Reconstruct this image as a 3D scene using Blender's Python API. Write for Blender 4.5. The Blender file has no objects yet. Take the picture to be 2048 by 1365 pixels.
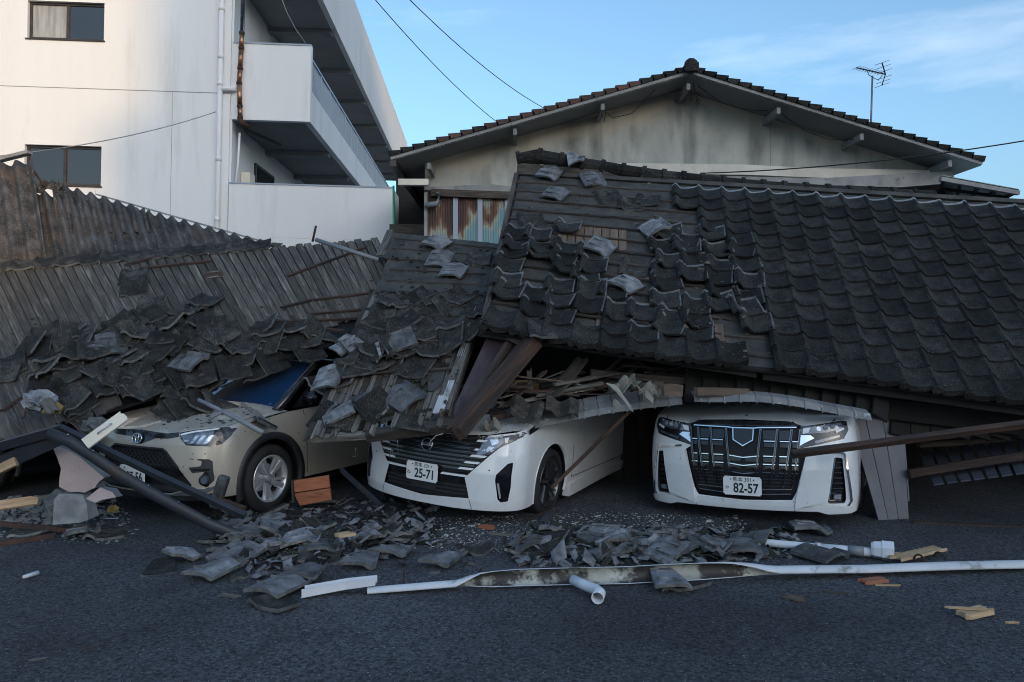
import bpy, bmesh, math, random
import numpy as np
from mathutils import Vector, Matrix
from mathutils.bvhtree import BVHTree
from mathutils.geometry import intersect_point_line

R = math.radians
rnd = random.Random(7)
scene = bpy.context.scene
col = scene.collection

# ------------------------------------------------------------------ camera, sky, sun, exposure
FOC, CAM_H, HORIZON = 1593.0, 1.7, 665.0
cam_data = bpy.data.cameras.new('camera')
cam_data.lens, cam_data.sensor_width = 28.0, 36.0
cam_data.shift_y = -17.5 / 2048.0
cam_data.clip_start, cam_data.clip_end = 0.05, 3000
cam = bpy.data.objects.new('camera', cam_data)
col.objects.link(cam)
cam.location = (0, 0, CAM_H)
cam.rotation_euler = (R(90), 0, 0)
scene.camera = cam

SUN_TRAVEL = Vector((-0.46, 1.0, -0.232))
sun_from = -SUN_TRAVEL.normalized()
SUN_EL = math.asin(sun_from.z)
SUN_AZ = math.atan2(sun_from.x, sun_from.y)        # clockwise from +Y

world = bpy.data.worlds.new('World')
scene.world = world
world.use_nodes = True
wn, wl = world.node_tree.nodes, world.node_tree.links
wn.clear()
w_out = wn.new('ShaderNodeOutputWorld'); w_bg = wn.new('ShaderNodeBackground')
sky = wn.new('ShaderNodeTexSky'); sky.sky_type = 'NISHITA'; sky.sun_disc = False
sky.sun_elevation = SUN_EL; sky.sun_rotation = SUN_AZ
sky.altitude = 50; sky.air_density = 1.0; sky.dust_density = 3.2; sky.ozone_density = 4.0
w_tc = wn.new('ShaderNodeTexCoord')
w_map = wn.new('ShaderNodeMapping'); w_map.inputs['Scale'].default_value = (1.0, 1.4, 5.0)
w_map.inputs['Rotation'].default_value = (0.0, 0.12, 0.0)
w_noise = wn.new('ShaderNodeTexNoise'); w_noise.inputs['Scale'].default_value = 2.2
w_noise.inputs['Detail'].default_value = 9; w_noise.inputs['Roughness'].default_value = 0.58
w_ramp = wn.new('ShaderNodeValToRGB')
w_ramp.color_ramp.elements[0].position = 0.56; w_ramp.color_ramp.elements[0].color = (0, 0, 0, 1)
w_ramp.color_ramp.elements[1].position = 0.95; w_ramp.color_ramp.elements[1].color = (0.5, 0.5, 0.5, 1)
w_mix = wn.new('ShaderNodeMixRGB'); w_mix.inputs['Color2'].default_value = (4.6, 4.9, 5.4, 1)
w_hsv = wn.new('ShaderNodeHueSaturation'); w_hsv.inputs['Saturation'].default_value = 0.92; w_hsv.inputs['Hue'].default_value = 0.488
wl.new(w_tc.outputs['Generated'], w_map.inputs['Vector']); wl.new(w_map.outputs['Vector'], w_noise.inputs['Vector'])
wl.new(w_noise.outputs['Fac'], w_ramp.inputs['Fac']); wl.new(w_ramp.outputs['Color'], w_mix.inputs['Fac'])
wl.new(sky.outputs['Color'], w_hsv.inputs['Color']); wl.new(w_hsv.outputs['Color'], w_mix.inputs['Color1'])
wl.new(w_mix.outputs['Color'], w_bg.inputs['Color'])
w_bg.inputs['Strength'].default_value = 0.15
wl.new(w_bg.outputs['Background'], w_out.inputs['Surface'])

sun_data = bpy.data.lights.new('sun', 'SUN')
sun_data.energy = 0.85; sun_data.angle = R(0.7); sun_data.color = (1.0, 0.70, 0.38)
sun = bpy.data.objects.new('sun', sun_data); col.objects.link(sun)
sun.rotation_euler = SUN_TRAVEL.to_track_quat('-Z', 'Y').to_euler()
sun.location = (20, -40, 20)

vs = scene.view_settings
vs.view_transform = 'Standard'; vs.look = 'None'; vs.gamma = 1.0; vs.use_curve_mapping = False
vs.exposure = 1.08
scene.cycles.max_bounces = 6
scene.cycles.use_denoising = True
scene.cycles.filter_width = 1.05


def at(u, v, Y):
    """point that the photograph shows at pixel (u, v), Y metres in front of the camera"""
    return Vector(((u - 1024) / FOC * Y, Y, CAM_H - (v - HORIZON) / FOC * Y))


def gnd(u, v, z=0.0):
    return at(u, v, FOC * (CAM_H - z) / (v - HORIZON))


def pix(p):
    return (1024 + p[0] / p[1] * FOC, HORIZON + (CAM_H - p[2]) / p[1] * FOC)


def in_poly(x, y, poly):
    c = False
    n = len(poly)
    for i in range(n):
        x1, y1 = poly[i][0], poly[i][1]; x2, y2 = poly[(i + 1) % n][0], poly[(i + 1) % n][1]
        if (y1 > y) != (y2 > y) and x < (x2 - x1) * (y - y1) / (y2 - y1) + x1:
            c = not c
    return c


# ------------------------------------------------------------------ materials
def mat(name, c1, c2=None, scale=4.0, rough=0.75, metal=0.0, bump=0.0, bscale=40.0, stretch=(1, 1, 1), rand=0.0,
        coat=0.0, speck=None, stain=None, spec=0.5, lo=0.35, hi=0.65, bdist=0.01, bstretch=None, coatrough=0.03, macro=None):
    m = bpy.data.materials.new(name); m.use_nodes = True
    nt = m.node_tree; N = nt.nodes; L = nt.links
    b = N['Principled BSDF']
    b.inputs['Roughness'].default_value = rough; b.inputs['Metallic'].default_value = metal
    b.inputs['Coat Weight'].default_value = coat; b.inputs['Coat Roughness'].default_value = coatrough
    b.inputs['Specular IOR Level'].default_value = spec
    b.inputs['Base Color'].default_value = (*c1, 1)
    tc = N.new('ShaderNodeTexCoord'); mp = N.new('ShaderNodeMapping')
    mp.inputs['Scale'].default_value = stretch
    info = N.new('ShaderNodeObjectInfo')
    add = N.new('ShaderNodeVectorMath'); add.operation = 'SCALE'
    comb = N.new('ShaderNodeCombineXYZ')
    for k in range(3): L.new(info.outputs['Random'], comb.inputs[k])
    add.inputs['Scale'].default_value = 37.0
    L.new(comb.outputs[0], add.inputs[0])
    off = N.new('ShaderNodeVectorMath'); off.operation = 'ADD'
    L.new(tc.outputs['Object'], off.inputs[0]); L.new(add.outputs[0], off.inputs[1])
    src = off.outputs[0]
    L.new(src, mp.inputs['Vector'])
    out = None

    def noise(sc, det=6, r=0.6, vec=None):
        n = N.new('ShaderNodeTexNoise'); n.inputs['Scale'].default_value = sc
        n.inputs['Detail'].default_value = det; n.inputs['Roughness'].default_value = r
        L.new(vec or mp.outputs['Vector'], n.inputs['Vector']); return n

    def ramp(fac, p0, p1, a, bcol):
        r = N.new('ShaderNodeValToRGB'); e = r.color_ramp.elements
        e[0].position, e[1].position = p0, p1; e[0].color = (*a, 1); e[1].color = (*bcol, 1)
        L.new(fac, r.inputs['Fac']); return r

    def mix(fac, a, bcol, mode='MIX'):
        x = N.new('ShaderNodeMixRGB'); x.blend_type = mode
        if isinstance(fac, float): x.inputs['Fac'].default_value = fac
        else: L.new(fac, x.inputs['Fac'])
        L.new(a, x.inputs['Color1'])
        if isinstance(bcol, tuple): x.inputs['Color2'].default_value = (*bcol, 1)
        else: L.new(bcol, x.inputs['Color2'])
        return x.outputs['Color']
    if c2 is not None:
        out = ramp(noise(scale).outputs['Fac'], lo, hi, c1, c2).outputs['Color']
    if stain:                                        # (colour, scale, threshold, width)
        sc_, sscale, th, wd = stain
        f = ramp(noise(sscale, 8, 0.65).outputs['Fac'], th, th + wd, (0, 0, 0), (1, 1, 1)).outputs['Color']
        if out is None:
            rgb = N.new('ShaderNodeRGB'); rgb.outputs[0].default_value = (*c1, 1); out = rgb.outputs[0]
        out = mix(f, out, sc_)
    if speck:                                        # fine grains
        sc_, sscale, th, wd = speck
        f = ramp(noise(sscale, 2, 0.5, src).outputs['Fac'], th, th + wd, (0, 0, 0), (1, 1, 1)).outputs['Color']
        if out is None:
            rgb = N.new('ShaderNodeRGB'); rgb.outputs[0].default_value = (*c1, 1); out = rgb.outputs[0]
        out = mix(f, out, sc_)
    if macro:                                        # broad wear: (scale, darkest, lightest)
        f = ramp(noise(macro[0], 5, 0.6, src).outputs['Fac'], 0.35, 0.65, (macro[1],) * 3, (macro[2],) * 3).outputs['Color']
        out = mix(1.0, out, f, 'MULTIPLY')
    if rand:
        if out is None:
            rgb = N.new('ShaderNodeRGB'); rgb.outputs[0].default_value = (*c1, 1); out = rgb.outputs[0]
        hs = N.new('ShaderNodeHueSaturation')
        mr = N.new('ShaderNodeMapRange'); mr.inputs['To Min'].default_value = 1 - rand; mr.inputs['To Max'].default_value = 1 + rand
        L.new(info.outputs['Random'], mr.inputs['Value']); L.new(mr.outputs[0], hs.inputs['Value'])
        L.new(out, hs.inputs['Color']); out = hs.outputs['Color']
    if out is not None:
        L.new(out, b.inputs['Base Color'])
    if bump:
        bp = N.new('ShaderNodeBump'); bp.inputs['Strength'].default_value = bump; bp.inputs['Distance'].default_value = bdist
        vec = None
        if bstretch:
            m2 = N.new('ShaderNodeMapping'); m2.inputs['Scale'].default_value = bstretch; L.new(src, m2.inputs['Vector']); vec = m2.outputs['Vector']
        L.new(noise(bscale, 5, 0.6, vec).outputs['Fac'], bp.inputs['Height'])
        L.new(bp.outputs['Normal'], b.inputs['Normal'])
    return m


M = {}
M['asphalt'] = mat('asphalt', (0.011, 0.012, 0.015), (0.118, 0.124, 0.142), 42, 0.85, bump=1.0, bscale=60, bdist=0.035,
                   speck=((0.30, 0.31, 0.33), 62, 0.66, 0.03), stain=((0.014, 0.014, 0.017), 1.1, 0.55, 0.2), macro=(0.55, 0.62, 1.35))
M['tile'] = mat('roof tile', (0.0095, 0.0090, 0.0080), (0.036, 0.034, 0.030), 7, 0.9, bump=1.0, bscale=75, rand=0.45,
                speck=((0.10, 0.098, 0.092), 85, 0.62, 0.05), bdist=0.012, spec=0.3, stain=((0.040, 0.040, 0.032), 3.0, 0.60, 0.12))
M['tile_loose'] = mat('weathered loose tile', (0.015, 0.014, 0.0125), (0.050, 0.047, 0.042), 8, 0.9, bump=1.0, bscale=75, rand=0.45,
                      speck=((0.15, 0.145, 0.13), 85, 0.62, 0.05), bdist=0.012, spec=0.3, stain=((0.095, 0.088, 0.075), 4.0, 0.56, 0.14))
M['tile_under'] = mat('roof tile underside', (0.075, 0.077, 0.081), (0.215, 0.22, 0.232), 9, 0.7, bump=0.3, bscale=60, rand=0.6,
                      stain=((0.05, 0.048, 0.045), 7, 0.55, 0.1))
M['tile_pale'] = mat('roof tile covered margin', (0.075, 0.074, 0.071), (0.185, 0.182, 0.175), 14, 0.7, bump=0.3, bscale=80, rand=0.3,
                     stain=((0.04, 0.04, 0.038), 12, 0.52, 0.12))
M['mortar'] = mat('pale unweathered tile head', (0.20, 0.20, 0.20), (0.36, 0.36, 0.36), 10, 0.8, bump=0.3, bscale=60, rand=0.15)
M['tile_red'] = mat('red brown tile', (0.10, 0.042, 0.032), (0.05, 0.03, 0.027), 3, 0.7, bump=0.4, bscale=60, rand=0.35)
M['felt'] = mat('black roofing felt', (0.034, 0.031, 0.027), (0.080, 0.074, 0.065), 4, 0.75, bump=0.5, bscale=12, bdist=0.03,
                speck=((0.10, 0.10, 0.095), 60, 0.66, 0.06))
M['plank'] = mat('weathered grey plank', (0.048, 0.041, 0.034), (0.118, 0.105, 0.090), 3, 0.85, bump=0.6, bscale=9, stretch=(1.2, 14, 14),
                 bstretch=(1, 22, 22), rand=0.35, stain=((0.23, 0.215, 0.19), 1.8, 0.55, 0.14))
M['old_wood'] = mat('old dark wood', (0.030, 0.023, 0.019), (0.085, 0.068, 0.055), 3, 0.8, bump=0.7, bscale=9, stretch=(1, 12, 12), bstretch=(1, 20, 20), rand=0.35)
M['grey_wood'] = mat('bleached wood', (0.085, 0.078, 0.068), (0.21, 0.195, 0.17), 3, 0.85, bump=0.9, bscale=8, stretch=(1, 14, 14), bstretch=(1, 22, 22), rand=0.3,
                     stain=((0.05, 0.042, 0.036), 2.4, 0.52, 0.12))
M['brown_wood'] = mat('brown timber', (0.030, 0.017, 0.013), (0.095, 0.050, 0.032), 3, 0.75, bump=0.6, bscale=9, stretch=(1, 12, 12), bstretch=(1, 20, 20), rand=0.25,
                      stain=((0.022, 0.017, 0.015), 1.2, 0.50, 0.12))
M['fresh_wood'] = mat('splintered fresh wood', (0.40, 0.25, 0.13), (0.62, 0.44, 0.27), 3, 0.7, bump=0.5, bscale=10, stretch=(1, 14, 14), bstretch=(1, 20, 20), rand=0.15)
M['orange_wood'] = mat('orange varnished wood', (0.25, 0.075, 0.032), (0.42, 0.155, 0.075), 3, 0.55, bump=0.4, bscale=9, stretch=(1, 10, 10), rand=0.1,
                       stain=((0.16, 0.06, 0.035), 3.0, 0.60, 0.1))
M['tan_board'] = mat('tan sheathing board', (0.12, 0.08, 0.055), (0.21, 0.15, 0.11), 3, 0.8, bump=0.4, bscale=9, stretch=(1, 10, 10), rand=0.25)
M['purple_tin'] = mat('purple brown painted sheet', (0.030, 0.020, 0.026), (0.062, 0.042, 0.050), 4, 0.45, bump=0.2, bscale=10)
M['slate'] = mat('corrugated cement sheet', (0.032, 0.029, 0.028), (0.125, 0.115, 0.108), 3.5, 0.9, bump=0.6, bscale=70, lo=0.4, hi=0.68,
                 speck=((0.34, 0.32, 0.30), 60, 0.60, 0.08), stain=((0.10, 0.062, 0.042), 1.6, 0.52, 0.18))  # brown patches also carry the warm sunlight on the sheets
M['white_wall'] = mat('white painted concrete', (0.76, 0.75, 0.74), (0.82, 0.81, 0.80), 0.6, 0.85, bump=0.25, bscale=30, stretch=(1, 1, 0.12),
                      stain=((0.60, 0.59, 0.565), 1.3, 0.56, 0.22))
M['soffit'] = mat('soffit paint', (0.20, 0.205, 0.205), (0.27, 0.27, 0.265), 1.0, 0.9)
M['grey_trim'] = mat('grey painted trim', (0.20, 0.20, 0.20), (0.34, 0.335, 0.33), 2.0, 0.8, stain=((0.16, 0.15, 0.14), 5, 0.56, 0.15))
M['pvc_white'] = mat('white plastic pipe', (0.74, 0.76, 0.79), (0.64, 0.66, 0.70), 3, 0.4, stain=((0.42, 0.42, 0.40), 5, 0.64, 0.1))
M['pvc_dirty'] = mat('dirty white gutter', (0.66, 0.68, 0.71), (0.52, 0.54, 0.56), 2.5, 0.45, stain=((0.15, 0.145, 0.11), 3.0, 0.57, 0.10))
M['gutter_in'] = mat('grimy gutter inside', (0.55, 0.55, 0.50), (0.30, 0.30, 0.25), 3.5, 0.6, stain=((0.045, 0.04, 0.035), 3.2, 0.50, 0.07))
M['pvc_grey'] = mat('grey plastic pipe', (0.17, 0.185, 0.205), (0.23, 0.245, 0.265), 4, 0.45)
M['rust_pipe'] = mat('copper coloured metal', (0.30, 0.14, 0.08), (0.42, 0.24, 0.15), 6, 0.35, 0.8, stain=((0.10, 0.05, 0.03), 4, 0.5, 0.15))
M['steel_pipe'] = mat('stainless pipe', (0.60, 0.62, 0.66), None, rough=0.25, metal=1.0)
M['dark_metal'] = mat('dark bronze aluminium', (0.035, 0.030, 0.028), (0.06, 0.05, 0.045), 6, 0.45, 0.3)
M['rail_blue'] = mat('blue grey railing', (0.30, 0.36, 0.43), None, rough=0.45)
M['glass_dark'] = mat('window glass', (0.015, 0.018, 0.022), None, rough=0.04, spec=0.9)
M['glass_frost'] = mat('frosted window glass', (0.42, 0.42, 0.40), (0.25, 0.25, 0.24), 3, 0.3, stretch=(6, 6, 0.5))
M['shade_board'] = mat('boards darkened for shade', (0.010, 0.009, 0.008), (0.020, 0.017, 0.015), 3, 0.9, stretch=(1, 10, 10), rand=0.3)  # colour darkened to stand for the shade under the roofs
M['black'] = mat('matt black', (0.008, 0.008, 0.009), None, rough=0.6)
M['cable'] = mat('black cable', (0.012, 0.012, 0.013), None, rough=0.6)
M['rust'] = mat('rusty iron', (0.085, 0.042, 0.026), (0.035, 0.022, 0.018), 12, 0.8, bump=0.4, bscale=60)
M['steel_beam'] = mat('dark painted steel', (0.028, 0.032, 0.042), (0.045, 0.048, 0.06), 4, 0.5, 0.25, stain=((0.055, 0.045, 0.038), 3, 0.55, 0.12))
M['plaster_grey'] = mat('grey mortar wall', (0.34, 0.345, 0.32), (0.46, 0.465, 0.43), 1.6, 0.9, bump=0.3, bscale=30, stretch=(1, 1, 0.6),
                        stain=((0.27, 0.28, 0.26), 1.1, 0.53, 0.2))
M['white_patch'] = mat('white sealant paint', (0.66, 0.63, 0.57), (0.52, 0.48, 0.41), 2, 0.7, stain=((0.22, 0.14, 0.07), 2.2, 0.60, 0.12))
M['pink_plaster'] = mat('pink plaster', (0.41, 0.32, 0.295), (0.50, 0.39, 0.36), 3, 0.9, bump=0.5, bscale=22, speck=((0.12, 0.10, 0.09), 22, 0.70, 0.03))
M['concrete'] = mat('broken concrete', (0.16, 0.165, 0.165), (0.30, 0.305, 0.30), 6, 0.9, bump=0.8, bscale=25, rand=0.25)
M['paper'] = mat('torn ceiling board', (0.22, 0.21, 0.18), (0.34, 0.325, 0.28), 5, 0.85, rand=0.25)
M['dust'] = mat('plaster crumbs', (0.42, 0.40, 0.35), (0.55, 0.53, 0.47), 5, 0.9, rand=0.1)
M['panel_grey'] = mat('grey coated sheet metal', (0.075, 0.082, 0.105), (0.115, 0.122, 0.15), 2.5, 0.42, 0.15, stain=((0.10, 0.09, 0.085), 6, 0.63, 0.06))
M['soffit_metal'] = mat('ribbed soffit sheet', (0.15, 0.155, 0.16), (0.25, 0.25, 0.25), 5, 0.6, stain=((0.42, 0.42, 0.40), 16, 0.62, 0.04))
M['cream'] = mat('cream laminate', (0.78, 0.72, 0.60), (0.72, 0.66, 0.54), 3, 0.5)
M['blue_tarp'] = mat('dark blue sheet', (0.02, 0.025, 0.05), None, rough=0.5)
M['cloth_white'] = mat('crumpled silver wrap', (0.35, 0.38, 0.43), (0.16, 0.17, 0.19), 9, 0.35, bump=0.8, bscale=15, bdist=0.04)
M['yellow'] = mat('yellow foam', (0.34, 0.23, 0.07), (0.22, 0.14, 0.05), 9, 0.8)
M['green'] = mat('green plastic pole', (0.04, 0.42, 0.16), None, rough=0.5)
M['teal_poly'] = mat('translucent roof sheet', (0.42, 0.55, 0.53), (0.34, 0.46, 0.44), 2, 0.35)
M['leaf'] = mat('leaf', (0.05, 0.10, 0.02), (0.09, 0.15, 0.04), 6, 0.7)
M['shade_caster_surface'] = mat('beige surface of unseen shade casters', (0.45, 0.42, 0.38), (0.40, 0.37, 0.33), 1, 0.9)
# vehicle materials
M['beige_paint'] = mat('beige metallic paint', (0.47, 0.42, 0.345), None, rough=0.38, metal=0.25, coat=0.7, speck=((0.12, 0.10, 0.08), 26, 0.70, 0.02))
M['white_paint'] = mat('white pearl paint', (0.74, 0.76, 0.77), None, rough=0.3, coat=0.8, speck=((0.45, 0.43, 0.40), 14, 0.74, 0.03))
M['black_paint'] = mat('black car paint', (0.010, 0.011, 0.014), None, rough=0.25, coat=0.8)
M['gloss_black'] = mat('gloss black trim', (0.008, 0.008, 0.010), None, rough=0.15, coat=0.3)
M['plastic'] = mat('dark grey moulded plastic', (0.020, 0.021, 0.024), None, rough=0.5, bump=0.15, bscale=300)
M['rubber'] = mat('tyre rubber', (0.014, 0.014, 0.015), (0.022, 0.022, 0.022), 6, 0.75)
M['alloy'] = mat('silver alloy', (0.66, 0.67, 0.69), None, rough=0.33, metal=0.65)
M['alloy_dark'] = mat('dark alloy', (0.15, 0.152, 0.158), None, rough=0.35, metal=0.9)
M['chrome'] = mat('chrome', (0.78, 0.80, 0.84), None, rough=0.08, metal=1.0)
M['satin'] = mat('satin silver trim', (0.62, 0.64, 0.68), None, rough=0.22, metal=0.9)
M['blade'] = mat('dark chrome blade', (0.20, 0.205, 0.225), None, rough=0.15, metal=1.0)
M['lamp'] = mat('clear lamp reflector', (0.70, 0.74, 0.80), (0.25, 0.29, 0.36), 16, 0.12, 0.6, stretch=(1, 1, 2.2))
M['lens'] = mat('smoked lamp lens', (0.035, 0.045, 0.062), (0.14, 0.17, 0.22), 11, 0.06, spec=0.9, coat=1.0)
M['lamp_white'] = mat('white lamp strip', (0.80, 0.82, 0.84), None, rough=0.2)
M['screen'] = mat('cracked windscreen glass', (0.012, 0.045, 0.12), None, rough=0.05, spec=1.0, coat=1.0,  # blue of the reflected sky is put into the base colour
                  speck=((0.30, 0.36, 0.42), 30, 0.74, 0.02))
M['plate_white'] = mat('number plate white', (0.80, 0.81, 0.80), None, rough=0.45)
M['plate_ink'] = mat('number plate ink', (0.010, 0.022, 0.018), None, rough=0.5)


def add_nodes_rust_sheet():
    """blue corrugated tin, rusted from the top: colour runs with height and noise"""
    m = bpy.data.materials.new('rusted blue corrugated tin'); m.use_nodes = True
    nt = m.node_tree; N = nt.nodes; L = nt.links; b = N['Principled BSDF']; b.inputs['Roughness'].default_value = 0.7
    tc = N.new('ShaderNodeTexCoord'); sep = N.new('ShaderNodeSeparateXYZ'); L.new(tc.outputs['Object'], sep.inputs[0])
    no = N.new('ShaderNodeTexNoise'); no.inputs['Scale'].default_value = 3.2; no.inputs['Detail'].default_value = 7
    mp = N.new('ShaderNodeMapping'); mp.inputs['Scale'].default_value = (1.6, 1, 0.55); L.new(tc.outputs['Object'], mp.inputs[0]); L.new(mp.outputs[0], no.inputs['Vector'])
    a = N.new('ShaderNodeMath'); a.operation = 'MULTIPLY'; a.inputs[1].default_value = 0.40; L.new(sep.outputs['Z'], a.inputs[0])
    x = N.new('ShaderNodeMath'); x.operation = 'MULTIPLY'; x.inputs[1].default_value = -0.13; L.new(sep.outputs['X'], x.inputs[0])
    s = N.new('ShaderNodeMath'); L.new(a.outputs[0], s.inputs[0]); L.new(x.outputs[0], s.inputs[1])
    s1 = N.new('ShaderNodeMath'); s1.inputs[1].default_value = 0.25; L.new(s.outputs[0], s1.inputs[0])
    s2 = N.new('ShaderNodeMath'); L.new(s1.outputs[0], s2.inputs[0]); L.new(no.outputs['Fac'], s2.inputs[1])
    r = N.new('ShaderNodeValToRGB'); e = r.color_ramp.elements
    e[0].position = 0.42; e[0].color = (0.17, 0.30, 0.33, 1); e[1].position = 0.52; e[1].color = (0.33, 0.33, 0.26, 1)
    for p, c in ((0.60, (0.15, 0.075, 0.048, 1)), (0.70, (0.07, 0.035, 0.028, 1)), (0.9, (0.045, 0.032, 0.032, 1))):
        k = e.new(p); k.color = c
    L.new(s2.outputs[0], r.inputs['Fac']); L.new(r.outputs['Color'], b.inputs['Base Color'])
    return m


M['rust_sheet'] = add_nodes_rust_sheet()


def dusty(m, colour, amount):
    """fallen plaster dust: lies on faces that look up, in patches"""
    N = m.node_tree.nodes; L = m.node_tree.links; b = N['Principled BSDF']
    geo = N.new('ShaderNodeNewGeometry'); sep = N.new('ShaderNodeSeparateXYZ'); L.new(geo.outputs['Normal'], sep.inputs[0])
    mr = N.new('ShaderNodeMapRange'); mr.inputs['From Min'].default_value = 0.05; mr.inputs['From Max'].default_value = 0.95; L.new(sep.outputs['Z'], mr.inputs['Value'])
    tc = N.new('ShaderNodeTexCoord'); no = N.new('ShaderNodeTexNoise'); no.inputs['Scale'].default_value = 5.0; no.inputs['Detail'].default_value = 10; no.inputs['Roughness'].default_value = 0.7
    L.new(tc.outputs['Object'], no.inputs['Vector'])
    r = N.new('ShaderNodeValToRGB'); r.color_ramp.elements[0].position = 0.38; r.color_ramp.elements[1].position = 0.68; L.new(no.outputs['Fac'], r.inputs['Fac'])
    a = N.new('ShaderNodeMath'); a.operation = 'MULTIPLY'; L.new(mr.outputs[0], a.inputs[0]); L.new(r.outputs['Color'], a.inputs[1])
    n2 = N.new('ShaderNodeTexNoise'); n2.inputs['Scale'].default_value = 9.0; n2.inputs['Detail'].default_value = 9; L.new(tc.outputs['Object'], n2.inputs['Vector'])
    r2 = N.new('ShaderNodeMapRange'); r2.inputs['From Min'].default_value = 0.5; r2.inputs['From Max'].default_value = 0.8; r2.inputs['To Max'].default_value = 0.35; L.new(n2.outputs['Fac'], r2.inputs['Value'])
    mx = N.new('ShaderNodeMath'); mx.operation = 'MAXIMUM'; L.new(a.outputs[0], mx.inputs[0]); L.new(r2.outputs[0], mx.inputs[1])
    c = N.new('ShaderNodeMath'); c.operation = 'MULTIPLY'; c.inputs[1].default_value = amount; L.new(mx.outputs[0], c.inputs[0])
    mix = N.new('ShaderNodeMixRGB'); mix.inputs['Color2'].default_value = (*colour, 1); L.new(c.outputs[0], mix.inputs['Fac'])
    src = b.inputs['Base Color']
    if src.links: L.new(src.links[0].from_socket, mix.inputs['Color1'])
    else: mix.inputs['Color1'].default_value = src.default_value
    L.new(mix.outputs['Color'], src)
    ro = N.new('ShaderNodeMapRange'); ro.inputs['To Min'].default_value = b.inputs['Roughness'].default_value; ro.inputs['To Max'].default_value = 0.85; L.new(c.outputs[0], ro.inputs['Value']); L.new(ro.outputs[0], b.inputs['Roughness'])
    co = N.new('ShaderNodeMapRange'); co.inputs['To Min'].default_value = b.inputs['Coat Weight'].default_value; co.inputs['To Max'].default_value = 0.0; L.new(c.outputs[0], co.inputs['Value']); L.new(co.outputs[0], b.inputs['Coat Weight'])


for k_ in ('white_paint', 'beige_paint'): dusty(M[k_], (0.36, 0.34, 0.31), 0.55)
dusty(M['gloss_black'], (0.16, 0.15, 0.14), 0.35)
dusty(M['plastic'], (0.14, 0.13, 0.12), 0.5)


# ------------------------------------------------------------------ object helpers
WM = {}


def tag(o, label, cat, group=None, kind=None):
    if label: o['label'] = label
    if cat: o['category'] = cat
    if group: o['group'] = group
    if kind: o['kind'] = kind
    return o


def thing(name, label, cat, loc=(0, 0, 0), group=None, mw=None, kind=None):
    o = bpy.data.objects.new(name, None); col.objects.link(o)
    o.empty_display_size = 0.2
    mw = mw or Matrix.Translation(loc)
    o.matrix_world = mw; WM[o] = mw.copy()
    return tag(o, label, cat, group, kind or 'thing')


def obj(name, me, m, parent=None, mw=None, local=False, smooth=False):
    """me: mesh; m: material name(s); placed in the world unless local=True"""
    if m is not None and not me.materials:
        for k in ([m] if isinstance(m, str) else m): me.materials.append(M[k])
    if smooth:
        for p in me.polygons: p.use_smooth = True
    o = bpy.data.objects.new(name, me); col.objects.link(o)
    if parent is not None:
        o.parent = parent
        if not local: o.matrix_parent_inverse = WM[parent].inverted()
    if mw is not None: o.matrix_basis = mw
    if parent is None or local is False: WM[o] = (mw.copy() if mw is not None else Matrix.Identity(4))
    else: WM[o] = WM[parent] @ (mw if mw is not None else Matrix.Identity(4))
    return o


def mesh(verts, faces, name='m'):
    me = bpy.data.meshes.new(name); me.from_pydata([tuple(v) for v in verts], [], faces); me.update(); return me


def bm_mesh(bm, name='m', recalc=True):
    if recalc: bmesh.ops.recalc_face_normals(bm, faces=bm.faces)
    me = bpy.data.meshes.new(name); bm.to_mesh(me); bm.free(); return me


def add_box(bm, lo, hi, mw=None):
    r = bmesh.ops.create_cube(bm, size=1.0)
    c = [(a + b) / 2 for a, b in zip(lo, hi)]; s = [b - a for a, b in zip(lo, hi)]
    for v in r['verts']:
        v.co = Vector((c[0] + v.co.x * s[0], c[1] + v.co.y * s[1], c[2] + v.co.z * s[2]))
        if mw: v.co = mw @ v.co
    return r['verts']


def box(name, lo, hi, m, parent=None, bevel=0.0, **kw):
    bm = bmesh.new(); add_box(bm, lo, hi)
    if bevel: bmesh.ops.bevel(bm, geom=bm.edges[:], offset=bevel, segments=2, affect='EDGES', profile=0.6)
    return obj(name, bm_mesh(bm), m, parent, **kw)


def add_tube(bm, pts, r, n=8, caps=True):
    pts = [Vector(p) for p in pts]; rings = []
    rr = r if isinstance(r, (list, tuple)) else [r] * len(pts)
    up = Vector((0, 0, 1))
    for i, p in enumerate(pts):
        d = (pts[min(i + 1, len(pts) - 1)] - pts[max(i - 1, 0)]).normalized()
        a = d.cross(up)
        if a.length < 1e-3: a = d.cross(Vector((1, 0, 0)))
        a.normalize(); b = d.cross(a)
        rings.append([bm.verts.new(p + rr[i] * (math.cos(2 * math.pi * k / n) * a + math.sin(2 * math.pi * k / n) * b)) for k in range(n)])
    for i in range(len(rings) - 1):
        for k in range(n):
            bm.faces.new((rings[i][k], rings[i][(k + 1) % n], rings[i + 1][(k + 1) % n], rings[i + 1][k]))
    if caps:
        bm.faces.new(rings[0][::-1]); bm.faces.new(rings[-1])


def tube(name, pts, r, m, parent=None, n=8, caps=True, **kw):
    bm = bmesh.new(); add_tube(bm, pts, r, n, caps)
    return obj(name, bm_mesh(bm), m, parent, smooth=True, **kw)


def frame_mat(p, ex, n):
    ex = ex.normalized(); n = (n - ex * n.dot(ex)).normalized(); ey = n.cross(ex)
    return Matrix(((ex.x, ey.x, n.x, p.x), (ex.y, ey.y, n.y, p.y), (ex.z, ey.z, n.z, p.z), (0, 0, 0, 1)))


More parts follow.
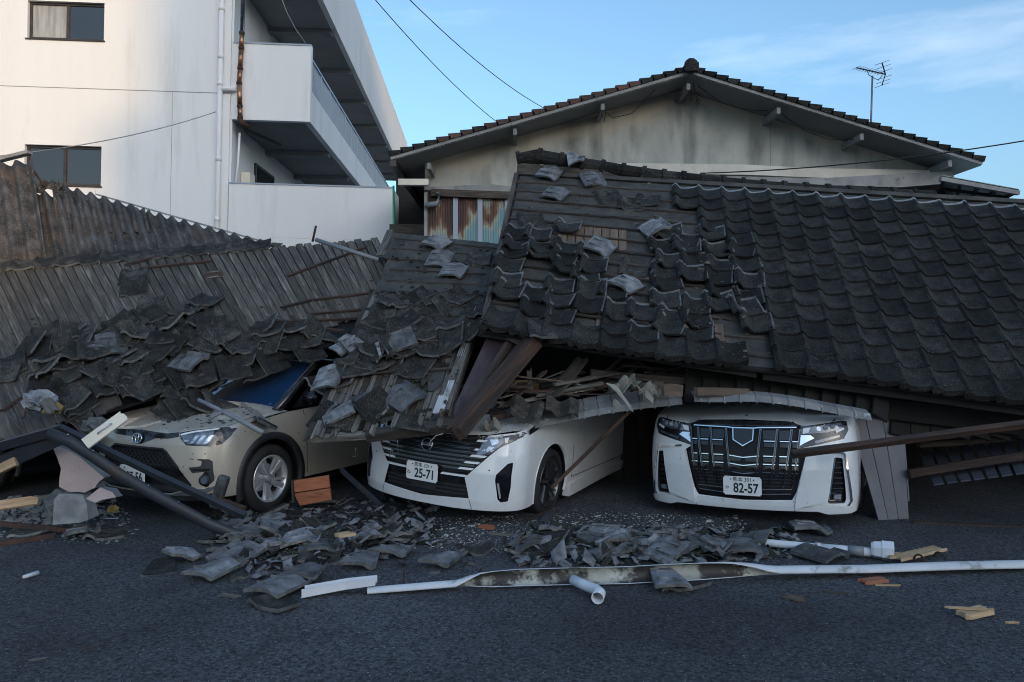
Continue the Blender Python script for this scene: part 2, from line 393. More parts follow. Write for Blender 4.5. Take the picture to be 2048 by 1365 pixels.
def board_mesh(L, w, t, ragged=(0.0, 0.0), k=4, seg=1, bow=0.0, warp=0.0, rg=None):
    """board along local x with splintered ends; long ones may bow"""
    rg = rg or rnd
    verts, faces = [], []
    e0 = [-L / 2 + rg.random() * ragged[0] for _ in range(k + 1)]; e1 = [L / 2 - rg.random() * ragged[1] for _ in range(k + 1)]
    nx = seg + 1
    ch = min(0.004, t * 0.2, w * 0.1)
    for zi in (0, 1):
        for i in range(nx):
            q = i / seg
            for j in range(k + 1):
                x = e0[j] * (1 - q) + e1[j] * q
                y = -w / 2 + w * j / k
                if j == 0: y += ch * zi
                if j == k: y -= ch * zi
                z = (-t / 2 if zi == 0 else t / 2) + bow * (1 - (2 * q - 1) ** 2) + warp * (q - .5) * y / w
                verts.append((x, y, z))
    W = k + 1; n1 = nx * W
    for i in range(seg):
        for j in range(k):
            a = i * W + j
            faces.append((a, a + 1, a + W + 1, a + W)); faces.append((n1 + a, n1 + a + W, n1 + a + W + 1, n1 + a + 1))
        a = i * W; faces.append((a, a + W, n1 + a + W, n1 + a))
        a = i * W + k; faces.append((a, n1 + a, n1 + a + W, a + W))
    for j in range(k):
        faces.append((j, n1 + j, n1 + j + 1, j + 1))
        a = seg * W + j; faces.append((a, a + 1, n1 + a + 1, n1 + a))
    return mesh(verts, faces)


def beam(name, p0, p1, w, t, m, parent=None, up=(0, 0, 1), ragged=(0, 0), seg=1, bow=0.0, k=3, roll=0.0, warp=0.0):
    p0, p1 = Vector(p0), Vector(p1); d = p1 - p0
    up = Vector(up)
    if abs(d.normalized().dot(up.normalized())) > 0.98: up = Vector((0, 1, 0))
    mw = frame_mat((p0 + p1) / 2, d, up) @ Matrix.Rotation(roll, 4, 'X')
    return obj(name, board_mesh(d.length, w, t, ragged, k, seg, bow, warp), m, parent, mw=mw)


class Quad:
    """a roof plane: eave left A, eave right B, top right C, top left D"""
    def __init__(s, A, B, C, D, sag=None):
        s.c = [Vector(q) for q in (A, B, C, D)]; s.sag = sag

    def pt(s, a, b, h=0.0):
        A, B, C, D = s.c
        p = (A * (1 - a) + B * a) * (1 - b) + (D * (1 - a) + C * a) * b
        if s.sag: p = p + Vector((0, 0, s.sag(a, b)))
        if h: p = p + s.frame(a, b).col[2].xyz * h
        return p

    def frame(s, a, b):
        e = 0.01
        ex = s.pt(a + e, b) - s.pt(a - e, b); ey = s.pt(a, b + e) - s.pt(a, b - e)
        return frame_mat(s.pt(a, b), ex, ex.cross(ey))


def sheet(q, a0, a1, b0, b1, na, nb, h0, h1, wob=0.0, rg=None):
    """slab of the roof plane between two heights above it"""
    rg = rg or rnd
    V, Fc = [], []
    for h in (h0, h1):
        for i in range(na + 1):
            for j in range(nb + 1):
                V.append(q.pt(a0 + (a1 - a0) * i / na, b0 + (b1 - b0) * j / nb, h + (rg.uniform(-wob, wob) if h == h1 else 0)))
    W = nb + 1; n1 = (na + 1) * W
    for i in range(na):
        for j in range(nb):
            a = i * W + j
            Fc.append((a, a + W, a + W + 1, a + 1)[::-1]); Fc.append((n1 + a, n1 + a + W, n1 + a + W + 1, n1 + a + 1))
    for i in range(na):
        a = i * W; Fc.append((a, a + W, n1 + a + W, n1 + a)); a += nb; Fc.append((a, n1 + a, n1 + a + W, a + W))
    for j in range(nb):
        Fc.append((j, n1 + j, n1 + j + 1, j + 1)); a = na * W + j; Fc.append((a, a + 1, n1 + a + 1, n1 + a))
    return mesh(V, Fc)
# ------------------------------------------------------------------ ground
g = obj('asphalt_ground', mesh([(-900, -600, 0), (900, -600, 0), (900, 1500, 0), (-900, 1500, 0)], [(0, 1, 2, 3)]), 'asphalt')
tag(g, 'dark asphalt of the car park in front of the collapsed roofs', None, kind='structure')


# ------------------------------------------------------------------ white concrete building at the back
def concrete_building():
    S = FOC / 17.7; tau = 0.021; piv = at(455, 370, 17.7)
    mw = Matrix.Translation(piv) @ Matrix.Rotation(tau, 4, 'Y') @ Matrix.Rotation(0.045, 4, 'Z')
    t = thing('concrete_building', 'white three storey concrete building with open balcony corridors behind the wreckage', 'building', mw=mw)

    def b(u, v):
        xw, zw = (u - 455) / S, -(v - 370) / S
        return xw * math.cos(tau) - zw * math.sin(tau), xw * math.sin(tau) + zw * math.cos(tau)

    def bxs(name, boxes, m, bevel=0.0, parent=t):
        bm = bmesh.new()
        for lo, hi in boxes: add_box(bm, lo, hi)
        return obj(name, bm_mesh(bm), m, parent, local=True)
    zb, zt = -5.0, 4.8
    xr = b(460, 200)[0]
    xl, z1t = b(66, 8); x2, z1b = b(213, 86)
    z2t = b(60, 293)[1]; z2b = b(60, 372)[1]
    zj = b(200, 182)[1]
    wall = bxs('wall', [((-14, 0, zb), (xl, 0.25, zt)), ((x2, 0, zb), (xr, 0.25, zt)),
                        ((xl, 0, z1t), (x2, 0.25, zt)), ((xl, 0, z2t), (x2, 0.25, zj - .006)), ((xl, 0, zj + .006), (x2, 0.25, z1b)), ((xl, 0, zb), (x2, 0.25, z2b))], 'white_wall')
    bxs('wall_joint', [((-14, -0.003, zj - .008), (xr, 0.02, zj + .008))], 'soffit')
    for u_ in (198, 345):
        xj = b(u_, 300)[0]; bxs('wall_joint', [((xj - .004, -.003, zb), (xj + .004, .02, z2b - .1 if u_ < 213 else zj))], 'grey_trim')
    bxs('side_wall', [((xr - 0.25, 0.25, zb), (xr - .003, 24, zt))], 'white_wall')
    bxs('corner_pillar', [((xr, 0.05, zb), (xr + 0.045, 0.3, zt))], 'white_wall')
    for (zt_, zb_, frost) in ((z1t, z1b, True), (z2t, z2b, False)):
        w = bxs('window', [((xl, 0.09, zb_), (xl + .05, .17, zt_)), ((x2 - .05, .09, zb_), (x2, .17, zt_)), ((xl + .05, .09, zt_ - .05), (x2 - .05, .17, zt_)),
                           ((xl + .05, .09, zb_), (x2 - .05, .17, zb_ + .06)), (((xl + x2) / 2 - .03, .085, zb_ + .06), ((xl + x2) / 2 + .03, .15, zt_ - .05))], 'dark_metal')
        xm = (xl + x2) / 2
        bxs('pane', [((xl + .05, .13, zb_ + .06), (xm - .03, .14, zt_ - .05))], 'glass_frost' if frost else 'glass_dark', parent=w)
        bxs('pane', [((xm + .03, .12, zb_ + .06), (x2 - .05, .13, zt_ - .05))], 'glass_dark', parent=w)
        bxs('sill', [((xl - .03, -.03, zb_ - .03), (x2 + .03, .085, zb_ - .002))], 'dark_metal', parent=w)
        bxs('room_darkness', [((xl, .30, zb_), (x2, .33, zt_))], 'black', parent=w)
    # drainpipe on the corner
    xp = b(442, 200)[0]
    p = bmesh.new(); add_tube(p, [(xp, -.08, zb), (xp, -.08, zt)], 0.055, 12)
    dp = obj('drainpipe', bm_mesh(p), 'white_wall', t, local=True, smooth=True)
    for v in (20, 116, 170, 320, 440):
        z = b(442, v)[1]; p = bmesh.new(); add_tube(p, [(xp, -.08, z - .05), (xp, -.08, z + .05)], 0.064, 12)
        obj('pipe_socket', bm_mesh(p), 'white_wall', dp, local=True, smooth=True)
    z = b(442, 180)[1]; p = bmesh.new(); add_tube(p, [(xp, -.08, z), (xp + .28, -.08, z), (xp + .34, -.02, z), (xp + .34, .1, z)], 0.05, 10)
    obj('pipe_branch', bm_mesh(p), 'white_wall', t, local=True, smooth=True)
    # balconies
    xb = b(620, 150)[0]
    L = 24.0
    z88, z242, z178, z105 = b(620, 90)[1], b(620, 242)[1], b(620, 178)[1], b(620, 105)[1]
    bxs('balcony_front', [((xr + .05, 0.0, z242), (xb, 0.16, z88))], 'white_wall')
    bxs('balcony_coping', [((xr + .05, -.02, z88), (xb, 0.18, z88 + .035))], 'rail_blue')
    bxs('balcony_slab', [((xr, .16, z242), (xb - .14, L, z242 + .2))], 'soffit')
    bxs('balcony_kerb', [((xb - .14, .16, z242), (xb - .002, L, z178))], 'white_wall')
    rail = bxs('railing', [((xb - .10, .17, z105 - .05), (xb - .04, L, z105))], 'rail_blue')
    bxs('bottom_rail', [((xb - .09, .17, z178 + .05), (xb - .05, L, z178 + .09))], 'rail_blue', parent=rail)
    y = .25; k = 0
    bal = []
    while y < L:
        if k % 9 == 0:
            bxs('post', [((xb - .095, y - .03, z178), (xb - .045, y + .03, z105 - .05))], 'rail_blue', parent=rail)
        elif k < 60:
            bxs('baluster', [((xb - .082, y - .012, z178 + .09), (xb - .058, y + .012, z105 - .05))], 'rail_blue', parent=rail)
        else:
            bal.append(((xb - .082, y - .012, z178 + .09), (xb - .058, y + .012, z105 - .05)))
        y += .13; k += 1
    o = bxs('far_balusters', bal, 'rail_blue', parent=rail); o['kind'] = 'stuff'
    zs = b(620, -46)[1]; ztop = b(620, -222)[1]
    bxs('upper_balcony_slab', [((xr, .0, zs), (xb - .14, L, zs + .2))], 'soffit')
    bxs('upper_balcony_parapet', [((xb - .14, .0, zs), (xb, L, ztop))], 'white_wall')
    for yb in (3.0, 6.2, 9.4, 12.6, 15.8, 19, 22):
        bxs('slab_rib', [((xr, yb, zs - .12), (xb - .14, yb + .25, zs - .002))], 'soffit')
        bxs('slab_rib', [((xr, yb, z242 - .12), (xb - .14, yb + .25, z242 - .002))], 'soffit')
    # corridor windows and fittings on the side wall
    for (y0, y1, za, zc) in ((2.0, 3.8, z242 - 1.7, z242 - .55), (6.5, 8.3, z242 - 1.7, z242 - .55), (11, 13, z242 - 1.7, z242 - .55)):
        w = bxs('corridor_window', [((xr, y0, za), (xr + .05, y1, zc))], 'dark_metal')
        bxs('pane', [((xr + .051, y0 + .06, za + .06), (xr + .056, y1 - .06, zc - .06))], 'glass_dark', parent=w)
    bxs('meter_box', [((xr + .01, .9, z242 - 1.5), (xr + .22, 1.3, z242 - 1.0))], 'cream')
    p = bmesh.new(); add_tube(p, [(xr + .16, .22, z242 - .25), (xr + .14, .22, z242 - .9), (xr + .08, .22, z242 - 1.6)], 0.025, 8)
    obj('conduit', bm_mesh(p), 'white_wall', t, local=True, smooth=True)
    p = bmesh.new(); add_tube(p, [(xr + .2, .1, z242 - .09), (xr + .3, .25, z242 - .16), (xr + .72, 1.6, z242 - .18)], 0.04, 8)
    obj('drain_elbow', bm_mesh(p), 'dark_metal', t, local=True, smooth=True)
    # lower boundary wall
    xw = b(785, 430)[0]
    z372, z478 = b(600, 372)[1], b(600, 478)[1]
    bxs('lower_wall', [((xr + .046, -.1, z478 + .008), (xw, .08, z372)), ((xr + .046, -.1, zb), (xw, .08, z478 - .008)), ((xr + .05, -.09, z478 - .008), (xw - .002, .07, z478 + .008))], 'white_wall')
    bxs('lower_coping', [((xr + .046, -.12, z372), (xw, .1, z372 + .03))], 'rail_blue')
    bxs('lower_side', [((xw - .18, .08, zb), (xw - .003, 20, z372))], 'white_wall')
    # metal stack pipe: stainless above, rusty below
    xq0, xq1 = b(488, 0)[0], b(483, 240)[0]
    zz = [b(487, v)[1] for v in (-200, 70, 100, 140, 170, 216, 238)]
    xs = [xq0 + .02, xq0, xq0 - .005, xq0 - .02, xq0 - .035, xq1 - .01, xq1]
    st = None
    for i in range(len(zz) - 1):
        p = bmesh.new(); add_tube(p, [(xs[i], -.12, zz[i]), (xs[i + 1], -.12, zz[i + 1])], 0.055, 12)
        o = obj('stack_pipe', bm_mesh(p), 'steel_pipe' if i == 0 else 'rust_pipe', t, local=True, smooth=True)
        p = bmesh.new(); add_tube(p, [(xs[i + 1], -.12, zz[i + 1] - .025), (xs[i + 1], -.12, zz[i + 1] + .025)], 0.064, 12)
        obj('pipe_collar', bm_mesh(p), 'rust', o, local=True, smooth=True)
    p = bmesh.new(); add_tube(p, [(xs[-1], -.12, zz[-1] - .02), (xs[-1] + .02, -.1, zz[-1] - .1), (xs[-1] + .12, .05, zz[-1] - .16)], 0.06, 10)
    obj('stack_elbow', bm_mesh(p), 'rust', t, local=True, smooth=True)
    return t


concrete_building()


# ------------------------------------------------------------------ gable house
def extrude_poly_y(poly, y0, y1):
    n = len(poly); V = [(x, y0, z) for x, z in poly] + [(x, y1, z) for x, z in poly]
    Fc = [tuple(range(n)), tuple(range(2 * n - 1, n - 1, -1))] + [(i, i + n, (i + 1) % n + n, (i + 1) % n) for i in range(n)]
    bm = bmesh.new(); vs_ = [bm.verts.new(v) for v in V]
    for fc in Fc: bm.faces.new([vs_[i] for i in fc])
    return bm_mesh(bm)


def gable_wall_mat():
    """grey mortar, paler and yellower where the eaves keep the rain off (a stain band that follows the roof line)"""
    m = M['plaster_grey'].copy(); m.name = 'gable mortar with washed stain'
    N = m.node_tree.nodes; L = m.node_tree.links; b = N['Principled BSDF']
    old = b.inputs['Base Color'].links[0].from_socket
    tc = N.new('ShaderNodeTexCoord'); sep = N.new('ShaderNodeSeparateXYZ'); L.new(tc.outputs['Object'], sep.inputs[0])
    ridge = at(1378, 180, 15.2)
    sl, sr = (at(1378, 172, 15.2).z - at(850, 318, 15.2).z) / (at(1378, 0, 15.2).x - at(850, 0, 15.2).x), (at(1378, 172, 15.2).z - at(1905, 322, 15.2).z) / (at(1905, 0, 15.2).x - at(1378, 0, 15.2).x)

    def math_(op, a, c):
        n = N.new('ShaderNodeMath'); n.operation = op
        for k, q in enumerate((a, c)):
            if isinstance(q, (int, float)): n.inputs[k].default_value = q
            else: L.new(q, n.inputs[k])
        return n.outputs[0]
    dx = math_('SUBTRACT', sep.outputs['X'], ridge.x)
    drop = math_('MULTIPLY', math_('ABSOLUTE', dx, 0), sl)
    gap = math_('SUBTRACT', math_('SUBTRACT', ridge.z, drop), sep.outputs['Z'])
    no = N.new('ShaderNodeTexNoise'); no.inputs['Scale'].default_value = 1.3; no.inputs['Detail'].default_value = 6; L.new(tc.outputs['Object'], no.inputs['Vector'])
    g2 = math_('ADD', gap, math_('MULTIPLY', math_('SUBTRACT', no.outputs['Fac'], 0.5), 1.1))
    r = N.new('ShaderNodeValToRGB'); e = r.color_ramp.elements
    e[0].position = 0.22; e[0].color = (1, 1, 1, 1); e[1].position = 0.42; e[1].color = (0, 0, 0, 1); L.new(g2, r.inputs['Fac'])
    no2 = N.new('ShaderNodeTexNoise'); no2.inputs['Scale'].default_value = 2.0; no2.inputs['Detail'].default_value = 8
    mp2 = N.new('ShaderNodeMapping'); mp2.inputs['Scale'].default_value = (1.5, 1, 0.35); L.new(tc.outputs['Object'], mp2.inputs[0]); L.new(mp2.outputs[0], no2.inputs['Vector'])
    rg_ = N.new('ShaderNodeValToRGB'); rg_.color_ramp.elements[0].position = 0.48; rg_.color_ramp.elements[0].color = (1, 1, 1, 1); rg_.color_ramp.elements[1].position = 0.75; rg_.color_ramp.elements[1].color = (0.42, 0.43, 0.42, 1); L.new(no2.outputs['Fac'], rg_.inputs['Fac'])
    grime = N.new('ShaderNodeMixRGB'); grime.blend_type = 'MULTIPLY'; grime.inputs['Fac'].default_value = 1.0; L.new(old, grime.inputs['Color1']); L.new(rg_.outputs['Color'], grime.inputs['Color2']); old = grime.outputs['Color']
    mx = N.new('ShaderNodeMixRGB'); mx.inputs['Color2'].default_value = (0.55, 0.46, 0.34, 1)
    f = math_('MULTIPLY', r.outputs['Color'], 0.4)
    L.new(f, mx.inputs['Fac']); L.new(old, mx.inputs['Color1']); L.new(mx.outputs['Color'], b.inputs['Base Color'])
    return m


M['gable_wall'] = gable_wall_mat()


def gable_house():
    t = thing('gable_house', 'grey mortar gable house with tiled roof behind the collapsed roof', 'house', at(1378, 665, 15.2) * Vector((1, 1, 0)))
    YW, YF = 15.2, 14.3

    def xz(u, v, Y=YW):
        p = at(u, v, Y); return (p.x, p.z)
    base = 0.0
    lft, rgt, rid = xz(850, 314), xz(1905, 318), xz(1378, 166)
    obj('wall', extrude_poly_y([(lft[0], base), (rgt[0], base), rgt, rid, lft], YW, YW + .2), 'gable_wall', t)
    obj('side_wall', extrude_poly_y([(lft[0], base), (lft[0] + .15, base), (lft[0] + .15, lft[1] - .05), (lft[0], lft[1] - .05)], YW + .2, 26), 'old_wood', t)
    for u in (1030, 1202, 1372, 1541, 1712):
        p = at(u, 400, YW)
        tz = rid[1] - abs(p.x - rid[0]) * 0.296 - .1
        box('wall_joint', (p.x - .006, YW - .004, 3.0), (p.x + .006, YW + .01, tz), 'soffit', t)
    # roof slabs with soffit
    for side in (0, 1):
        top = xz(1380, 150, YF); low = xz(783, 322, YF) if side == 0 else xz(1962, 332, YF)
        d = Vector((low[0] - top[0], low[1] - top[1])); n = Vector((-d.y, d.x)).normalized()
        if n.y < 0: n = -n
        th = 0.07
        quad = [top, low, (low[0] + n.x * th, low[1] + n.y * th), (top[0] + n.x * th, top[1] + n.y * th)]
        slab = obj('roof', extrude_poly_y(quad, YF, 26), 'soffit', t)
        q2 = [(top[0] + n.x * .012, top[1] + n.y * .012), (low[0] + n.x * .012, low[1] + n.y * .012), (low[0] + n.x * .075, low[1] + n.y * .075), (top[0] + n.x * .075, top[1] + n.y * .075)]
        obj('barge_board', extrude_poly_y(q2, YF - .03, YF - .002), 'grey_trim', t)
        cnt = 25; ln = d.length
        dirv = d.normalized()
        for i in range(cnt):
            s0, s1 = ln * i / cnt - .02, ln * (i + 1) / cnt + .01
            lift = 0.045
            a = Vector(top) + dirv * s0 + n * (.07); c = Vector(top) + dirv * s1 + n * (.07 + lift)
            prof = [(a.x, a.y), (c.x - n.x * lift, c.y - n.y * lift), (c.x + n.x * .06, c.y + n.y * .06), (a.x + n.x * .055, a.y + n.y * .055)]
            red = side == 0 and 3 < i < cnt - 3 and rnd.random() < .8
            o = obj('verge_tile', extrude_poly_y(prof, YF - .06, YF + .3), 'tile_red' if red else 'tile', t)
            o2 = obj('roof_tile_course', extrude_poly_y([(q[0], q[1] - .012) for q in prof], YF + .3, 26), 'tile_red' if red else 'tile', t)
    rp = at(1380, 146, YF)
    bm = bmesh.new(); add_tube(bm, [(rp.x, YF - .12, rp.z + .10), (rp.x, YF + .1, rp.z + .1), (rp.x, 26, rp.z + .1)], [0.13, .11, .11], 10)
    obj('ridge_tile', bm_mesh(bm), 'tile', t)
    box('ridge_end', (rp.x - .13, YF - .17, rp.z - .02), (rp.x + .13, YF - .1, rp.z + .15), 'tile', t, bevel=.03)
    # purlin ends under the verge
    for u, v in ((858, 330), (1030, 262), (1205, 212), (1376, 172), (1556, 220), (1722, 272), (1898, 325)):
        p = at(u, v, YF + .1)
        box('purlin_end', (p.x - .035, YF + .06, p.z - .085), (p.x + .035, YW, p.z + .03), 'soffit', t, bevel=.008)
    for u, v in ((1351, 200), (1367, 194), (1381, 194), (1396, 202)):
        p = at(u, v, YW - .05)
        tube('wall_insulator', [(p.x, YW, p.z), (p.x, YW - .1, p.z), (p.x, YW - .1, p.z - .07)], .022, 'grey_trim', t)
    for pts in ([(1310, 180), (1290, 200), (1262, 228), (1225, 236), (1210, 225), (1207, 210)], [(1207, 215), (1204, 232), (1208, 245), (1211, 228)],
                [(1395, 172), (1440, 205), (1490, 220), (1535, 222)], [(1557, 223), (1610, 262), (1660, 280), (1715, 279)], [(1386, 165), (1390, 185), (1396, 202)]):
        tube('wall_cable', [at(u, v, YF + .35) for u, v in pts], .008, 'cable', t, n=5)
    # flashing and white sealed band over the lean-to
    def band(name, poly, Y, m, th=.12):
        return obj(name, extrude_poly_y([xz(u, v, Y) for u, v in poly], Y, Y + th), m, t)
    band('sealed_band', [(1180, 326), (1300, 327), (1480, 329), (1640, 337), (1890, 341), (1900, 360), (1640, 356), (1500, 350), (1180, 346)], 15.0, 'white_patch')
    band('lean_to_flashing', [(1180, 347), (1400, 351), (1640, 357), (1905, 342), (1912, 366), (1800, 375), (1560, 368), (1180, 362)], 14.8, 'grey_trim', .25)
    band('dark_lean_to_wall', [(1180, 362), (1890, 368), (1890, 520), (1180, 520)], 15.05, 'purple_tin', .12)
    band('flashing', [(848, 374), (985, 369), (1025, 374), (1030, 385), (960, 389), (848, 380)], 14.9, 'grey_trim', .25)
    band('eave_board', [(862, 378), (1035, 384), (1035, 398), (862, 392)], 14.85, 'old_wood', .2)
    # corrugated rusted tin wall
    x0, x1 = xz(849, 400, 15.0)[0], xz(1060, 400, 15.0)[0]
    z1 = xz(850, 386, 15.0)[1]
    nx = 150; V = []; Fc = []
    for i in range(nx + 1):
        x = x0 + (x1 - x0) * i / nx; y = 14.98 + .012 * math.cos(2 * math.pi * i / 3.6)
        V += [(x - x0, y, 2.0 - 4.0), (x - x0, y, z1 - 4.0)]
    for i in range(nx): Fc.append((2 * i, 2 * i + 2, 2 * i + 3, 2 * i + 1))
    me = mesh(V, Fc); me.materials.append(M['rust_sheet'])
    obj('corrugated_tin_wall', me, None, t, mw=Matrix.Translation((x0, 0, 4.0)), smooth=True)
    for u in (911, 960, 1015):
        p = at(u, 400, 14.95); box('cover_strip', (p.x - .045, 14.94, 2.0), (p.x + .045, 14.962, z1 - .1), 'rail_blue', t)
    p = at(852, 400, 14.95); box('corner_strip', (p.x - .03, 14.9, 0), (p.x + .03, 14.95, z1), 'grey_trim', t)
    tube('short_gutter_pipe', [at(877, 385, 14.8), at(877, 405, 14.8), at(873, 408, 14.8), at(850, 411, 14.8)], .05, 'pvc_grey', t, n=10)
    bm = bmesh.new(); a = at(798, 360, 14.6); c = at(858, 372, 14.6)
    add_box(bm, (a.x, 14.5, c.z), (c.x, 14.65, a.z)); obj('gutter_end', bm_mesh(bm), 'cream', t)
    # gutter along the far left eave and dark backing behind it
    pl = at(786, 326, YF)
    beam('eave_gutter', (pl.x, YF, pl.z), (pl.x, 26, pl.z), .12, .12, 'dark_metal', t)
    box('passage_backing', (at(792, 400, 19).x, 19, 0), (at(856, 400, 19).x, 19.2, at(800, 340, 19).z), 'shade_board', t)  # dark backing added to close the bright gap
    a = at(800, 375, 15.6)
    box('passage_fence', (a.x - .3, 16.2, 0), (at(848, 400, 16.2).x, 16.3, 3.9), 'old_wood', t)
    # translucent canopy at the far right
    C = [at(1885, 352, 13.6), at(2036, 379, 13.6), at(1990, 404, 16.8), at(1885, 400, 16.8)]
    cn = [C[0], C[1], C[2], C[3]]
    cq = Quad(*cn)
    obj('canopy', sheet(cq, 0, 1, 0, 1, 4, 3, 0, .01), 'teal_poly', t)
    for i in range(5): beam('canopy_rafter', cq.pt(i / 4, 0, -.03), cq.pt(i / 4, 1, -.03), .05, .06, 'old_wood', t)
    for j in range(4): beam('canopy_batten', cq.pt(0, j / 3, -.07), cq.pt(1, j / 3, -.07), .06, .05, 'old_wood', t)
    beam('canopy_gutter', cq.pt(-.02, 0, -.06), cq.pt(1.02, 0, -.06), .09, .07, 'grey_trim', t)
    return t


gable_house()


# green pole between the two buildings
tube_o = tube('clothes_pole', [at(787, 372, 16.4), at(788, 520, 16.4)], .022, 'green')
tag(tube_o, 'bright green pole standing between white wall and gable house', 'pole')

# antenna
def antenna():
    b0 = at(1741, 266, 14.6); b1 = at(1745, 152, 14.6)
    t = thing('tv_antenna', 'rooftop television antenna on a thin mast above the gable roof', 'antenna', b0)
    tube('mast', [b0 - Vector((0, 0, .12)), b1], .018, 'pvc_grey', t)
    A, Bp = at(1713, 136, 14.8), at(1771, 149, 14.3)
    tube('boom', [A, Bp], .012, 'cable', t)
    for i in range(9):
        c = A.lerp(Bp, i / 9.5); ln = .075
        tube('director', [c + Vector((-ln, 0, -.03)), c + Vector((ln, 0, .035))], .005, 'pvc_grey', t, n=5)
    top, midp, bot = at(1764, 126, 14.3), at(1771, 149, 14.4), at(1764, 171, 14.3)
    tube('reflector_arm', [top, midp, bot], .012, 'cable', t)
    for q in (0, .35, .72):
        for e in (top, bot):
            c = e.lerp(midp, q)
            tube('reflector_rod', [c + Vector((-.13, 0, -.045)), c + Vector((.13, 0, .045))], .005, 'pvc_grey', t, n=5)
    tube('cable_loop', [at(1735, 142, 14.6), at(1737, 150, 14.6), at(1745, 155, 14.6), at(1757, 161, 14.6), at(1765, 150, 14.5)], .007, 'cable', t, n=5)
    box('mast_bracket', (b0.x - .12, b0.y - .05, b0.z - .05), (b0.x + .02, b0.y + .08, b0.z + .06), 'grey_trim', t)


antenna()


def wire(pts, r, label, m='cable'):
    o = tube('overhead_cable', pts, r, m, n=5)
    tag(o, label, 'cable', 'overhead cables')


def catenary(a, b, sag, n=14):
    return [a.lerp(b, i / n) - Vector((0, 0, sag * (1 - (2 * i / n - 1) ** 2))) for i in range(n + 1)]


wire(catenary(at(700, -60, 9.0), at(1001, 250, 14.4), .12), .006, 'overhead cable crossing the sky nearest the white building')
wire(catenary(at(770, -50, 9.0), at(1100, 223, 14.4), .15), .006, 'overhead cable reaching the gable roof nearer its ridge')
wire(catenary(at(2200, 255, 11.0), at(1400, 347, 12.4), .12), .010, 'black cable sagging in front of the gable wall from the right edge')
wire(catenary(at(-60, 318, 12.0), at(432, 224, 17.4), .14), .009, 'thin pale cable tied to the corner of the white building', 'grey_trim')
o = wire([at(560, -10, 16.6), at(575, 28, 16.6), at(592, 60, 16.6), at(612, 88, 16.6)], .009, 'pale cable hanging down to the upper balcony', 'grey_trim')


# ------------------------------------------------------------------ unseen blocks added behind the camera, shaped to cast the shade
def shade_caster(name, label, x0, x1, y0, y1, h, m, gable):
    t = thing(name, label, 'house', ((x0 + x1) / 2, y1, 0))
    box('wall', (x0, y0, 0), (x1, y1, h), m, t)  # body of the added unseen block
    xm = (y0 + y1) / 2
    me = mesh([(x0 - .4, y0 - .4, h), (x1 + .4, y0 - .4, h), (x1 + .4, xm, h + gable), (x0 - .4, xm, h + gable), (x0 - .4, y1 + .4, h), (x1 + .4, y1 + .4, h)],
              [(0, 1, 2, 3), (3, 2, 5, 4), (0, 3, 4), (1, 5, 2), (0, 4, 5, 1)])
    obj('roof', me, 'tile', t)
    n = max(1, int((x1 - x0) / 3))
    for f in range(max(1, int(h / 3))):
        for i in range(n):
            xc = x0 + (i + .5) * (x1 - x0) / n; z = 1.0 + f * 3
            w = box('window', (xc - .7, y1 - .02, z), (xc + .7, y1 + .03, z + 1.1), 'dark_metal', t)
            box('pane', (xc - .63, y1 + .031, z + .07), (xc + .63, y1 + .036, z + 1.03), 'glass_dark', w)


shade_caster('low_shade_caster', 'unseen long low block added behind the camera to shade the car park', 0, 37.2, -84, -80, 22.4, 'shade_caster_surface', .5)
shade_caster('tall_shade_caster', 'unseen taller block added behind the camera to shade the roofs', 38.7, 90, -84, -80, 36, 'shade_caster_surface', .5)
shade_caster('step_shade_caster', 'unseen narrow block added between the two to step the shadow edge', 37.7, 38.2, -84, -80, 29.2, 'shade_caster_surface', .4)
# ------------------------------------------------------------------ roof tiles
TW, TL, TT = 0.30, 0.31, 0.020


def tprof(x):
    z = 0.062 * math.exp(-((x + .112) / .038) ** 2)
    if x > -.05: z += 0.046 * ((x + .05) / .20) ** 2.0
    return z


